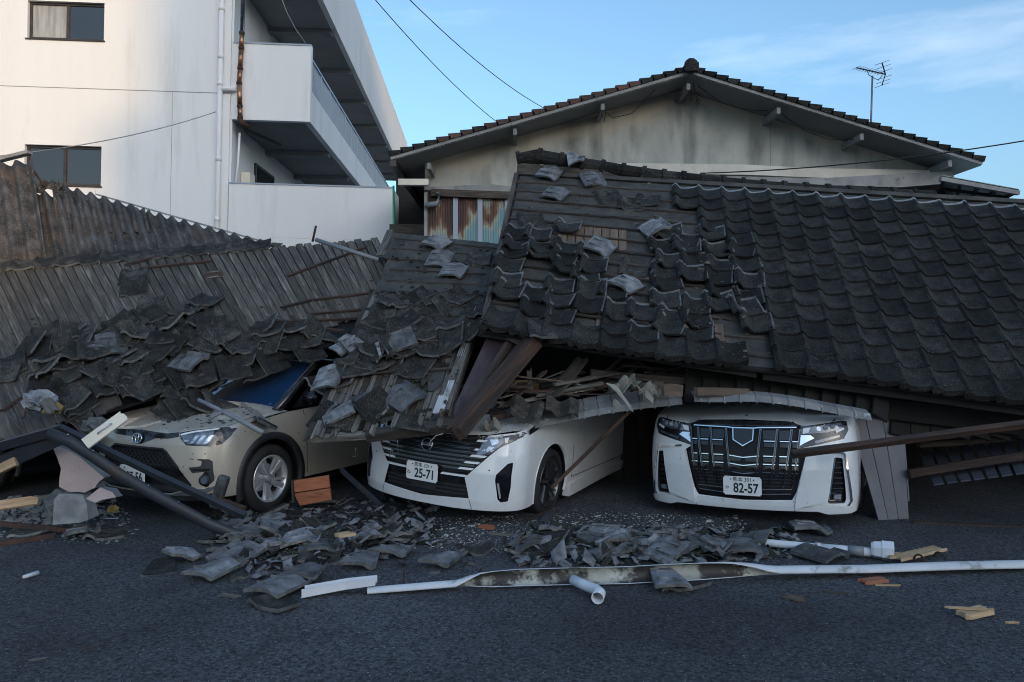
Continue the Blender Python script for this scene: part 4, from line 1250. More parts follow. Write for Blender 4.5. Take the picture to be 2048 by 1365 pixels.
    def wheels(s, style, rim_r, tyre_r, width=.2, only_front=False):
        yw, zw, _, wb = s.wheel

        def lathe(prof, n=40):
            bm = bmesh.new(); rings = []
            for k in range(n):
                a = 2 * math.pi * k / n
                rings.append([bm.verts.new((x, r * math.cos(a), r * math.sin(a))) for x, r in prof])
            for k in range(n):
                A, B = rings[k], rings[(k + 1) % n]
                for i in range(len(prof) - 1): bm.faces.new((A[i], B[i], B[i + 1], A[i + 1]))
            return bm_mesh(bm)
        h = width / 2
        ty = lathe([(h - .03, rim_r), (h, rim_r + .012), (h + .004, rim_r + (tyre_r - rim_r) * .45), (h - .012, tyre_r - .012), (h - .035, tyre_r), (-h + .035, tyre_r), (-h, tyre_r - .03), (-h, rim_r)])
        rim = lathe([(h - .005, rim_r + .004), (h + .002, rim_r), (h - .008, rim_r - .016), (h - .06, rim_r - .028), (-h, rim_r - .03)])
        disc = lathe([(h - .085, .0), (h - .085, rim_r * .62), (h - .1, rim_r * .62)])
        back = lathe([(-.02, 0), (-.02, rim_r - .02)])
        hub = lathe([(h - .02, 0), (h - .02, .028), (h - .05, .03), (h - .09, .055)], 20)
        spokes = []
        def spoke_mesh(a0, r0, a1, r1, w0, w1, x0, x1, th):
            p0 = Vector((x0, r0 * math.cos(a0), r0 * math.sin(a0))); p1 = Vector((x1, r1 * math.cos(a1), r1 * math.sin(a1)))
            d = (p1 - p0).normalized(); side = d.cross(Vector((1, 0, 0))).normalized()
            V = []
            for p, w in ((p0, w0), (p1, w1)):
                for sx_, dx in ((-1, -th), (1, -th), (.65, 0), (-.65, 0)):
                    V.append(p + side * w / 2 * sx_ + Vector((dx, 0, 0)))
            return mesh(V, [(0, 1, 2, 3), (7, 6, 5, 4), (0, 4, 5, 1), (1, 5, 6, 2), (2, 6, 7, 3), (3, 7, 4, 0)])
        if style == 'five':
            for k in range(5):
                a = k * 2 * math.pi / 5 + .5
                spokes.append(spoke_mesh(a, .045, a + .25, rim_r - .006, .05, .072, h - .03, h - .008, .03))
                spokes.append(spoke_mesh(a + .35, .05, a + .62, rim_r - .006, .028, .040, h - .035, h - .012, .03))
        else:
            for k in range(5):
                a = k * 2 * math.pi / 5 + .3
                spokes.append(spoke_mesh(a, .04, a + .12, rim_r - .006, .05, .045, h - .03, h - .008, .03))
                for d in (.42, .62, .84):
                    spokes.append(spoke_mesh(a + d, .045, a + d, rim_r - .006, .018, .014, h - .04, h - .012, .03))
        al = 'alloy' if style == 'five' else 'alloy_dark'
        for me, m_ in ((ty, 'rubber'), (rim, al), (disc, 'alloy'), (back, 'black'), (hub, al)): me.materials.append(M[m_])
        for me in spokes: me.materials.append(M[al])
        for sg in (-1, 1):
            for yc in ((yw,) if only_front else (yw, yw + wb)):
                w = bpy.data.objects.new('wheel', None); col.objects.link(w); w.parent = s.t
                w.matrix_basis = Matrix.Translation((sg * (s.hw - width / 2 - .012), yc, zw)) @ Matrix.Rotation(0 if sg > 0 else math.pi, 4, 'Z')
                WM[w] = WM[s.t] @ w.matrix_basis
                for nm, me in (('tyre', ty), ('rim', rim), ('brake_disc', disc), ('backing', back), ('hub_cap', hub)):
                    obj(nm, me, None, w, local=True, smooth=nm in ('tyre', 'rim'))
                for me in spokes: obj('spoke', me, None, w, local=True)

    def arch_trim(s, r0, r1, m, off=.012):
        yw, zw, _, wb = s.wheel
        for sg in (-1, 1):
            bm = bmesh.new(); n = 36; rows = []
            for k in range(n + 1):
                a = -.35 + (math.pi + .7) * k / n
                row = []
                for r_, o_ in ((r0, -.02), (r0, off * .8), ((r0 + r1) / 2, off), (r1, off * .7), (r1, -.01)):
                    y = yw + math.cos(a) * r_; z = zw + math.sin(a) * r_
                    x = s.hw * s.wz(z)
                    yf = s.F(s.hw, z)
                    if y < yf + .02:            # wraps round onto the bumper corner
                        lo_, hi_ = .6, 1.0
                        for _ in range(18):
                            md = (lo_ + hi_) / 2
                            if s.F(md * s.hw, z) < y: lo_ = md
                            else: hi_ = md
                        x = lo_ * s.hw * s.wz(z)
                    row.append(bm.verts.new((sg * (x + o_), y, max(z, .13))))
                rows.append(row)
            for k in range(n):
                for i in range(4): bm.faces.new((rows[k][i], rows[k + 1][i], rows[k + 1][i + 1], rows[k][i + 1]))
            obj('wheel_arch_trim', bm_mesh(bm), m, s.t, local=True, smooth=True)

    def side_line(s, name, pts, r=.004, m='black'):
        for sg in (1,):
            P_ = []
            for y, z in pts: P_.append((sg * (s.hw * s.wz(z) + .0005), y, z))
            bm = bmesh.new(); add_tube(bm, P_, r, 5); obj(name, bm_mesh(bm), m, s.t, local=True)

    def hood_line(s, name, pts, r=.004, m='black'):
        P_ = [s.hood(x, q) for x, q in pts]
        bm = bmesh.new(); add_tube(bm, P_, r, 5); obj(name, bm_mesh(bm), m, s.t, local=True)


def grid_quad(cs, nx, ny, bulge, jit=0.0, rg=None):
    A, B, C, D = [Vector(c) for c in cs]; n = (B - A).cross(D - A).normalized(); V, Fc = [], []
    for i in range(nx + 1):
        for j in range(ny + 1):
            a, b = i / nx, j / ny
            p = (A * (1 - a) + B * a) * (1 - b) + (D * (1 - a) + C * a) * b
            p = p + n * (bulge * 4 * a * (1 - a) + (rg.uniform(-jit, jit) if jit else 0)); V.append(p)
    for i in range(nx):
        for j in range(ny):
            k = i * (ny + 1) + j; Fc.append((k, k + ny + 1, k + ny + 2, k + 1))
    return mesh(V, Fc)


# ---- beige compact SUV
def suv(name, label, O, paint, detail=True):
    c = Car(name, label, O, R(-27), R(0.6), .845, .06, .40, [(.15, .05), (.3, .0), (.5, 0), (.7, .025), (.80, .055), (.9, .12), (1.0, .22)], paint,
            lambda x: .24 + .0 * x, [(0, .815), (.34, .80), (.45, .815), (.6, .84), (.8, .862), (.845, .865)], (1.08, 1.0, .935), .97, (.84, .315, 0, 2.52), .385, 3.9)
    main = [(-.32, .665), (.32, .665), (.36, .64), (.50, .505), (.62, .36), (.60, .325), (.42, .275), (-.42, .275), (-.60, .325), (-.62, .36), (-.50, .505), (-.36, .64)]
    band = [(-.45, .812), (-.34, .797), (0, .812), (.34, .797), (.45, .812), (.47, .775), (.35, .752), (.10, .748), (.055, .69), (-.055, .69), (-.10, .748), (-.35, .752), (-.47, .775)]
    lamp = [(.46, .808), (.60, .835), (.80, .858), (.838, .838), (.828, .775), (.80, .712), (.74, .697), (.55, .705), (.50, .748)]
    L_ = [(.54, .592), (.735, .585), (.76, .565), (.775, .40), (.73, .335), (.68, .37), (.675, .42), (.715, .475), (.62, .465), (.59, .512), (.685, .525), (.69, .572)]
    c.body([main] + ([L_, [(-x, z) for x, z in L_]] if detail else []))
    c.arch_trim(.375, .445, 'plastic', .014)
    c.wheels('five', .222, .325, .2)
    # cabin, pressed in by the roof
    rg = random.Random(3)
    if detail:
        ws = [(-.70, 1.06, .95), (.70, 1.06, .935), (.60, 1.70, 1.37), (-.60, 1.70, 1.37)]
        obj('windscreen', grid_quad(ws, 14, 8, .05), 'screen', c.t, local=True, smooth=True)
        obj('roof_panel', grid_quad([(-.60, 1.70, 1.372), (.60, 1.70, 1.372), (.62, 3.5, 1.30), (-.62, 3.5, 1.30)], 8, 8, .02, .015, rg), paint, c.t, local=True, smooth=True)
        for sg in (-1, 1):
            beam_pts = [Vector((sg * .735, 1.0, .935)), Vector((sg * .62, 1.72, 1.385))]
            bm = bmesh.new(); add_tube(bm, [beam_pts[0], beam_pts[0].lerp(beam_pts[1], .5) + Vector((sg * .01, 0, .012)), beam_pts[1], Vector((sg * .64, 2.6, 1.35))], [.05, .042, .04, .04], 8)
            obj('windscreen_pillar', bm_mesh(bm), 'gloss_black', c.t, local=True, smooth=True)
            obj('side_window', mesh([(sg * .775, 1.18, .955), (sg * .79, 3.3, .98), (sg * .66, 3.3, 1.28), (sg * .645, 1.8, 1.36)], [(0, 1, 2, 3)]), 'gloss_black', c.t, local=True)
        bm = bmesh.new(); add_box(bm, (.80, 1.28, .99), (.97, 1.36, 1.11)); bmesh.ops.bevel(bm, geom=bm.edges[:], offset=.03, segments=2, affect='EDGES')
        obj('door_mirror', bm_mesh(bm), 'gloss_black', c.t, local=True, smooth=True)
        for k in range(2):
            bm = bmesh.new(); add_tube(bm, [(-.5 + .6 * k, 1.05, .96), (-.1 + .6 * k, 1.16, 1.01), (.05 + .55 * k, 1.2, 1.02)], .009, 6)
            obj('wiper', bm_mesh(bm), 'plastic', c.t, local=True)
        # torn yellow tape along the top of the glass
        obj('torn_film', grid_quad([(-.28, 1.24, 1.12), (-.24, 1.225, 1.11), (.14, 1.52, 1.312), (.10, 1.55, 1.332)], 8, 3, .0, .004, rg), 'cream', c.t, local=True)
    # grille
    c.patch('grille_backing', main, 'black', off=-.05, th=.01)
    fr = main + [main[0]]
    c.bar('grille_frame', [(-.36, .64), (-.32, .663), (.32, .663), (.36, .64), (.50, .505)], .016, 'plastic', off=.006, th=.05)
    c.bar('grille_frame', [(-.36, .64), (-.50, .505)], .016, 'plastic', off=.006, th=.05)
    c.patch('lower_grille_bar', [(-.50, .50), (.50, .50), (.555, .44), (-.555, .44)], 'gloss_black', off=.0, th=.03)
    c.patch('lower_grille_bar', [(-.60, .335), (.60, .335), (.44, .28), (-.44, .28)], 'plastic', off=-.01, th=.03)
    mesh_poly = [(-.345, .65), (.345, .65), (.49, .505), (-.49, .505)]
    if detail:
        for k in range(-16, 24):
            for sgn in (1, -1):
                pts = [(k * .055 + sgn * q * .16 - .1, .505 + q * .15) for q in np.linspace(0, 1, 7)]
                pts = [p for p in pts if in_poly(p[0], p[1], mesh_poly)]
                if len(pts) > 1: c.bar('grille_mesh', pts, .007, 'plastic', off=-.012 + .003 * sgn, th=.008)
    # upper black band with emblem
    c.patch('upper_grille_band', band, 'gloss_black', off=.003, th=.012)
    em = Matrix.Translation(c.P(0, .735, .012)) @ Matrix.Rotation(R(80), 4, 'X')

    def ell(rx, ry, cx, cy, th, n=28):
        bm = bmesh.new(); add_tube(bm, [(cx + rx * math.cos(2 * math.pi * k / n), cy + ry * math.sin(2 * math.pi * k / n), .006) for k in range(n + 1)], th, 6, False); return bm
    bm = bmesh.new(); r_ = bmesh.ops.create_circle(bm, cap_ends=True, segments=28, radius=1.0)
    for v in bm.verts: v.co.x *= .062; v.co.y *= .043; v.co.z = .002
    e0 = obj('emblem', bm_mesh(bm), 'gloss_black', c.t, local=True, mw=em)
    for a_ in ((.062, .043, 0, 0, .006), (.021, .041, 0, 0, .0045), (.046, .0165, 0, .022, .0045)):
        obj('emblem_ring', bm_mesh(ell(*a_)), 'chrome', e0, local=True, smooth=True)
    # lamps
    for o in c.both('headlight', lamp, 'gloss_black', off=.004, th=.03): pass
    for sg in (1, -1):
        hp = [o_ for o_ in c.t.children if o_.name.startswith('headlight')][-1 if sg < 0 else -2]
        def pp(poly): return poly if sg > 0 else [(-x, z) for x, z in poly][::-1]
        c.patch('lens', pp([(.475, .795), (.60, .825), (.735, .845), (.745, .80), (.735, .735), (.70, .712), (.56, .717), (.515, .752)]), 'lens', off=.007, th=.008, parent=hp)
        c.patch('daytime_strip', pp([(.478, .797), (.60, .826), (.77, .85), (.765, .838), (.60, .812), (.487, .785)]), 'lamp_white', off=.0095, th=.006, parent=hp)
        for k in range(3):
            x0 = .585 + k * .052
            c.patch('reflector', pp([(x0, .722), (x0 + .028, .722), (x0 + .062, .79), (x0 + .034, .79)]), 'lamp', off=.0095, th=.006, parent=hp)
        c.patch('turn_lamp', pp([(.525, .735), (.57, .735), (.57, .75), (.52, .75)]), 'lamp', off=.0095, th=.005, parent=hp)
        # corner cladding, fog lamp
        if detail:
            c.patch('bumper_corner_recess', pp(L_), 'black', off=-.03, th=.01)
            c.patch('bumper_corner_cladding', pp([(.70, .585), (.735, .583), (.76, .563), (.775, .40), (.74, .345), (.735, .47), (.62, .465), (.59, .512), (.70, .525)]), 'plastic', off=-.008, th=.02)
            c.patch('louvre', pp([(.63, .497), (.745, .50), (.745, .49), (.63, .487)]), 'gloss_black', off=.0, th=.012)
            q = c.P(sg * .712, .40, -.01); d = (c.P(sg * .712, .40, .05) - q).normalized()
            bm = bmesh.new(); add_tube(bm, [q, q + d * .02], [.05, .046], 20); fl = obj('fog_lamp', bm_mesh(bm), 'plastic', c.t, local=True, smooth=True)
            bm = bmesh.new(); add_tube(bm, [q + d * .018, q + d * .023], .03, 20); obj('fog_lens', bm_mesh(bm), 'lens', fl, local=True)
        c.patch('silver_lip', pp([(.40, .262), (.60, .325), (.72, .33), (.83, .375), (.835, .365), (.74, .30), (.62, .268)]), 'satin' if detail else paint, off=.016, th=.03)
        c.patch('lower_valance', pp([(.0, .26), (.62, .262), (.80, .29), (.80, .225), (.0, .20)]), 'plastic', off=.004, th=.03)
    if detail: c.plate(.415, [('97-56', .03, -.020, .116, .80)])
    # panel gaps
    if detail:
        c.side_line('door_gap', [(1.33, .30), (1.32, .6), (1.30, .93)])
        c.side_line('door_gap', [(2.35, .32), (2.36, .9)])
        c.hood_line('hood_gap', [(.80, .02), (.80, .3), (.79, .6), (.76, .95)], .003)
        c.hood_line('hood_crease', [(.46, .02), (.5, .4), (.52, .95)], .004, paint)
    return c


suv('compact_suv', 'beige compact SUV half buried under fallen roof tiles', (-3.42, 7.22), 'beige_paint')
suv('buried_car', 'black car almost hidden under the plank roof beside the beige SUV', (-6.55, 7.75), 'black_paint', False)


# ---- white minivan with wide slatted grille
def minivan():
    c = Car('minivan', 'white minivan with slatted chrome grille and black wheels, pinned under the porch roof', (-.82, 7.15), R(-27), R(4.2), .85, .10, .33,
            [(.12, .02), (.25, .0), (.5, 0), (.66, .03), (.8, .075), (.95, .15), (1.1, .3)], 'white_paint', lambda x: .17 + .02 * max(0, x - .3), [(0, .80), (.3, .805), (.57, .835), (.75, .875), (.85, .885)],
            (1.05, 1.02, .99), 1.02, (.92, .325, 0, 2.87), .375, 4.4, z0=0.005)
    main = [(-.57, .83), (-.3, .803), (0, .797), (.3, .803), (.57, .83), (.78, .868), (.846, .878), (.846, .84), (.78, .80), (.67, .735), (.60, .665), (.405, .45), (.455, .275), (0, .245), (-.455, .275), (-.405, .45), (-.60, .665), (-.67, .735), (-.78, .80), (-.846, .84), (-.846, .878), (-.78, .868)]
    vent = [(.775, .61), (.74, .60), (.665, .50), (.66, .45), (.69, .285), (.715, .262), (.765, .268), (.775, .40)]
    c.body([[p for p in main if abs(p[0]) < .8], vent, [(-x, z) for x, z in vent]])
    c.patch('grille_backing', [p for p in main if abs(p[0]) < .8], 'black', off=-.03, th=.01)
    c.wheels('multi', .235, .322, .2)
    c.arch_trim(.372, .385, 'white_paint', .006)
    for k in range(9):
        z = .492 + k * .036
        w = float(np.interp(z, [.45, .665, .735, .8], [.40, .585, .65, .56]))
        sag_ = .0
        c.bar('grille_slat', [(x, z - .006 * math.cos(x * 2)) for x in np.linspace(-w + .02, w - .02, 17)], .017, 'gloss_black', off=-.004, th=.02)
        c.bar('grille_slat_edge', [(x, z + .008 - .006 * math.cos(x * 2)) for x in np.linspace(-w * .72, w * .72, 13)], .004, 'alloy_dark', off=-.002, th=.006)
    for (z, x0, x1) in ((.775, .46, .56), (.70, .45, .625), (.645, .425, .575), (.585, .38, .525), (.53, .335, .48), (.465, .17, .43)):
        for sg in (1, -1):
            po = [(x0, z - .008), (x1 - .02, z - .008), (x1, z + .010), (x0 + .02, z + .010)]
            c.patch('bright_slat', po if sg > 0 else [(-x, q) for x, q in po][::-1], 'lamp_white', off=.004, th=.016)
    c.patch('bumper_bar', [(-.405, .455), (.405, .455), (.40, .40), (-.40, .40)], 'gloss_black', off=-.004, th=.02)
    for k in range(3):
        z = .30 + k * .035
        for sg in (1, -1): c.bar('lower_slat', [(sg * x, z) for x in np.linspace(.13, .42, 7)], .014, 'plastic', off=-.012, th=.02)
    c.patch('radar_panel', [(-.13, .30), (.13, .30), (.13, .40), (-.13, .40)], 'plastic', off=-.004, th=.02)
    for sg in (1, -1):
        def pp(poly): return poly if sg > 0 else [(-x, z) for x, z in poly][::-1]
        h = c.patch('headlight', pp([(.545, .822), (.66, .842), (.78, .862), (.846, .872), (.846, .845), (.78, .805), (.68, .742), (.60, .672), (.50, .64), (.47, .66)]), 'gloss_black', off=.001, th=.02)
        c.patch('lens', pp([(.545, .812), (.66, .828), (.70, .795), (.655, .735), (.59, .69), (.50, .65), (.475, .66)]), 'lens', off=.004, th=.006, parent=h)
        c.patch('light_strip', pp([(.555, .822), (.66, .842), (.80, .866), (.795, .852), (.66, .826), (.56, .808)]), 'lamp_white', off=.006, th=.006, parent=h)
        c.patch('reflector', pp([(.575, .795), (.64, .80), (.655, .77), (.60, .745)]), 'lamp', off=.0065, th=.005, parent=h)
        c.patch('reflector', pp([(.575, .735), (.625, .735), (.60, .705), (.55, .695)]), 'lamp', off=.0065, th=.005, parent=h)
        c.patch('indicator', pp([(.69, .815), (.725, .82), (.715, .775), (.70, .77)]), 'lamp_white', off=.0065, th=.005, parent=h)
        v = c.patch('air_vent', pp(vent), 'gloss_black', off=-.02, th=.01)
        c.patch('vent_blade', pp([(.675, .42), (.69, .43), (.715, .30), (.705, .29)]), 'grey_trim', off=-.005, th=.008, parent=v)
    # black wedge that runs from the lamp to the windscreen pillar
    zc = c.side_top
    for sg in (1, -1):
        V = []
        for y, zl, zh in ((.40, .842, .885), (.55, .865, .925), (.75, .915, .965), (.95, .955, .995), (1.25, .985, 1.02)):
            for z in (zl, zh): V.append((sg * (c.hw * c.wz(z) + .006), y, z))
        obj('pillar_wedge', mesh(V, [(2 * i, 2 * i + 2, 2 * i + 3, 2 * i + 1) for i in range(4)]), 'gloss_black', c.t, local=True)
    em = Matrix.Translation(c.P(0, .69, .012)) @ Matrix.Rotation(R(80), 4, 'X')
    bm = bmesh.new(); add_tube(bm, [(.055 * math.cos(.2094 * k), .055 * math.sin(.2094 * k), 0) for k in range(31)], .005, 6, False)
    e0 = obj('emblem', bm_mesh(bm), 'chrome', c.t, local=True, mw=em, smooth=True)
    bm = bmesh.new(); add_box(bm, (-.064, -.011, -.002), (.064, .011, .006)); obj('emblem_bar', bm_mesh(bm), 'satin', e0, local=True)
    cu = bpy.data.curves.new('c', 'FONT'); cu.body = 'NISSAN'; cu.size = .024; cu.align_x = 'CENTER'; cu.align_y = 'CENTER'; cu.extrude = .001
    tmp = bpy.data.objects.new('t', cu); col.objects.link(tmp); dg = bpy.context.evaluated_depsgraph_get(); dg.update()
    me = bpy.data.meshes.new_from_object(tmp.evaluated_get(dg)); bpy.data.objects.remove(tmp); me.materials.clear()
    obj('emblem_lettering', me, 'plate_ink', e0, local=True, mw=Matrix.Translation((0, 0, .0075)))
    c.plate(.455, [('25-71', .03, -.022, .116, .80), ('熊本 331', .0, .054, .046, .95), ('ね', -.137, -.022, .042, 1.0)])
    c.side_line('door_gap', [(1.42, .30), (1.43, .6), (1.42, .97)])
    c.side_line('door_gap', [(2.62, .30), (2.62, .97)])
    c.bars2('bumper_seam', [(.455, .272), (.485, .18)], .004, 'black', off=.001, th=.004)
    c.bars2('sensor', [(.60, .535), (.612, .535)], .012, 'plastic', off=.001, th=.003)
    c.side_line('sill_gap', [(1.42, .305), (2.6, .31), (4.2, .32)])
    c.hood_line('hood_gap', [(.60, .02), (.70, .3), (.74, .6), (.74, .95)], .004)
    for sg in (1, -1):
        sk = [(1.34, .12, .26, .03), (1.6, .13, .28, .035), (2.3, .15, .28, .03), (3.4, .16, .26, .025)]
        V = []
        for y, zl, zh, o_ in sk: V += [(sg * (c.hw * .97), y, zh), (sg * (c.hw + o_ - .01), y, zh - .02), (sg * (c.hw + o_ - .015), y, zl), (sg * c.hw * .9, y, zl)]
        Fc = [(4 * i + k, 4 * i + 4 + k, 4 * i + 5 + k, 4 * i + 1 + k) for i in range(3) for k in range(3)] + [(0, 1, 2, 3)]
        obj('side_skirt', mesh(V, Fc), 'white_paint', c.t, local=True)
    obj('crushed_cabin', grid_quad([(-.76, 1.05, 1.0), (.76, 1.05, 1.0), (.78, 4.2, 1.1), (-.78, 4.2, 1.1)], 8, 10, .03, .02, random.Random(5)), 'gloss_black', c.t, local=True)
    return c


minivan()


# ---- white people carrier with upright chrome grille
def carrier():
    c = Car('people_carrier', 'white people carrier with tall chrome barred grille under the tiled roof', (2.06, 7.06), R(-27), R(-1.6), .925, .08, .30,
            [(.08, .02), (.18, .0), (.5, 0), (.7, .03), (.87, .075), (.93, .14), (1.0, .25)], 'white_paint',
            lambda x: float(np.interp(x, [0, .55, .63, .69, .93], [.145, .145, .145, .125, .12])), [(0, .915), (.40, .905), (.46, .885), (.52, .868), (.76, .897), (.84, .915), (.925, .925)],
            (1.15, 1.03, 1.0), 1.02, (.95, .34, 0, 3.0), .40, 4.6)
    gr = [(-.43, .900), (.43, .900), (.50, .865), (.465, .675), (.528, .635), (.445, .305), (.41, .235), (0, .215), (-.41, .235), (-.445, .305), (-.528, .635), (-.465, .675), (-.50, .865)]
    fog = [(.745, .605), (.69, .235), (.705, .212), (.825, .212), (.835, .24), (.81, .595)]
    c.body([gr, fog, [(-x, z) for x, z in fog]])
    c.wheels('multi', .235, .33, .21)
    c.patch('grille_backing', gr, 'black', off=-.035, th=.01)
    c.patch('grille_hood', [(-.43, .903), (.43, .903), (.49, .868), (.45, .860), (-.45, .860), (-.49, .868)], 'gloss_black', off=.0, th=.03)
    c.bar('chrome_lid_strip', [(-.46, .855), (-.14, .848), (-.10, .843), (.10, .843), (.14, .848), (.46, .855)], .009, 'chrome', off=.014, th=.03)
    for sg in (1, -1):
        def pp(poly): return poly if sg > 0 else [(-x, z) for x, z in poly][::-1]
        for (xt, xb_, zb_) in ((.155, .105, .40), (.30, .23, .34), (.42, .335, .335), (.492, .41, .335)):
            c.patch('grille_blade', pp([(xt - .010, .838), (xt + .010, .838), (xb_ + .006, zb_), (xb_ - .006, zb_)]), 'blade', off=.006, th=.04)
            c.patch('grille_blade_shadow', pp([(xt - .005, .83), (xt + .006, .83), (xb_ + .003, zb_ + .02), (xb_ - .003, zb_ + .02)]), 'gloss_black', off=.0075, th=.006)
        cols_ = [(.02, .125), (.165, .265), (.30, .375), (.405, .455)]
        for zi, z in enumerate((.735, .605, .535, .462)):
            sh = (z - .4) / .43
            for k, (xa, xb_) in enumerate(cols_):
                if zi == 0 and k == 0: continue
                xa2, xb2 = xa + .02 * sh * (k > 0), xb_ + .03 * sh
                dz = -.018 if k == 0 else 0
                c.patch('chrome_dash', pp([(xa2 - .02 * (k == 0), z - .003 + dz), (xb2, z - .003), (xb2, z + .005), (xa2 - .02 * (k == 0), z + .005 + dz)]), 'chrome', off=-.004, th=.02)
                c.patch('dark_fin', pp([(xa2, z - .012), (xb2, z - .012), (xb2, z - .05), (xa2, z - .05)]), 'gloss_black', off=-.014, th=.02)
        for k in range(4):
            z = .345 + k * .03
            c.bar('lower_fin', [(sg * x, z) for x in np.linspace(.17, .42, 6)], .010, 'plastic', off=-.014, th=.02)
        c.patch('grille_panel', pp([(.17, .75), (.28, .75), (.285, .83), (.172, .83)]), 'gloss_black', off=-.012, th=.012)
        c.patch('grille_panel', pp([(.31, .75), (.395, .75), (.405, .83), (.315, .83)]), 'gloss_black', off=-.012, th=.012)
        # lamps
        h = c.patch('headlight', pp([(.50, .866), (.65, .882), (.82, .905), (.868, .90), (.875, .83), (.83, .755), (.55, .695), (.475, .675), (.478, .78)]), 'gloss_black', off=.002, th=.02)
        c.patch('lens', pp([(.515, .852), (.68, .872), (.82, .888), (.838, .85), (.70, .812), (.505, .80)]), 'lens', off=.006, th=.008, parent=h)
        c.patch('chrome_wedge', pp([(.515, .845), (.575, .852), (.555, .812), (.505, .80)]), 'lamp_white', off=.009, th=.006, parent=h)
        c.patch('chrome_wedge', pp([(.49, .79), (.57, .79), (.60, .765), (.52, .725), (.48, .70)]), 'chrome', off=.006, th=.008, parent=h)
        for k in range(3):
            q = c.P(sg * (.64 + .055 * k), .842 + .008 * k, .008); d = (c.P(sg * (.64 + .055 * k), .842, .05) - q).normalized()
            bm = bmesh.new(); add_tube(bm, [q, q + d * .006], .02, 14); obj('projector', bm_mesh(bm), 'lamp', h, local=True)
        c.patch('indicator', pp([(.77, .828), (.835, .848), (.84, .835), (.775, .805)]), 'lamp_white', off=.009, th=.006, parent=h)
        c.patch('lower_lens', pp([(.60, .742), (.80, .79), (.80, .772), (.61, .72)]), 'lens', off=.006, th=.006, parent=h)
        # bumper blade, fog housing, chrome bracket
        c.patch('bumper_blade', pp([(.525, .628), (.735, .612), (.685, .232), (.43, .165), (.445, .28)]), 'white_paint', off=.035, th=.05, smooth=False)
        f = c.patch('fog_housing', pp(fog), 'gloss_black', off=-.03, th=.01)
        for k in range(6): c.bar('fog_fin', [(sg * (.765 - .006 * k), .56 - .045 * k), (sg * (.805 + .003 * k), .56 - .045 * k)], .008, 'plastic', off=-.012, th=.012, parent=f)
        c.bar('fog_bezel', [(sg * .75, .60), (sg * .70, .24), (sg * .71, .218), (sg * .82, .218)], .012, 'chrome', off=.006, th=.03, parent=f)
        c.patch('fog_lamp', pp([(.745, .245), (.80, .245), (.80, .285), (.748, .285)]), 'lamp', off=-.006, th=.02, parent=f)
        c.bar('chrome_bracket', [(sg * .56, .668), (sg * .70, .650), (sg * .80, .645), (sg * .822, .625), (sg * .868, .225), (sg * .845, .18)], .018, 'chrome', off=.014, th=.03)
        c.patch('bumper_foot', pp([(.43, .165), (.68, .20), (.85, .185), (.90, .17), (.88, .122), (.70, .122), (.62, .145), (.44, .145)]), 'white_paint', off=.02, th=.04)
        c.side_line('door_gap', [(1.5, .3), (1.5, .98)])
    c.patch('lip_spoiler', [(-.43, .215), (-.38, .225), (0, .205), (.38, .225), (.43, .215), (.43, .145), (0, .14), (-.43, .145)], 'white_paint', off=.02, th=.05)
    c.bar('lower_trim', [(-.41, .325), (0, .305), (.41, .325)], .006, 'satin', off=-.002, th=.012)
    c.bar('lower_trim', [(-.40, .285), (0, .262), (.40, .285)], .005, 'satin', off=-.002, th=.012)
    c.patch('lower_black', [(-.43, .30), (0, .29), (.43, .30), (.41, .24), (0, .222), (-.41, .24)], 'gloss_black', off=-.012, th=.015)
    sh = c.patch('shield_panel', [(-.09, .838), (.09, .838), (.085, .74), (.0, .69), (-.085, .74)], 'gloss_black', off=.004, th=.03)
    c.bar('shield_rim', [(-.092, .838), (-.086, .74), (0, .69), (.086, .74), (.092, .838)], .009, 'chrome', off=.008, th=.012, parent=sh)
    c.plate(.345, [('82-57', .03, -.022, .116, .80), ('熊本 301', .0, .054, .046, .95), ('や', -.132, -.022, .038, 1.0)], y=-.045)
    c.bars2('hood_gap', [(.76, .898), (.775, .925)], .006, 'black', off=.001, th=.004)
    c.hood_line('hood_crease', [(.44, .02), (.5, .3), (.55, .7)], .003, 'white_paint')
    c.hood_line('hood_gap', [(.77, .02), (.80, .4), (.80, .95)], .004)
    q = c.hood(0, .12); bm = bmesh.new(); add_tube(bm, [q - Vector((.012, 0, -.001)), q + Vector((.012, 0, .004))], .006, 8); obj('washer_nozzle', bm_mesh(bm), 'plastic', c.t, local=True)
    obj('windscreen', grid_quad([(-.78, 1.15, 1.02), (.78, 1.15, 1.02), (.68, 1.75, 1.55), (-.68, 1.75, 1.55)], 8, 4, -.06), 'gloss_black', c.t, local=True)
    obj('roof_panel', grid_quad([(-.68, 1.75, 1.55), (.68, 1.75, 1.55), (.7, 4.4, 1.5), (-.7, 4.4, 1.5)], 6, 4, .02), 'white_paint', c.t, local=True)
    for sg in (1, -1): obj('side_window', mesh([(sg * .82, 1.2, 1.02), (sg * .84, 4.4, 1.02), (sg * .7, 4.4, 1.5), (sg * .69, 1.8, 1.53)], [(0, 1, 2, 3)]), 'gloss_black', c.t, local=True)
    return c


carrier()
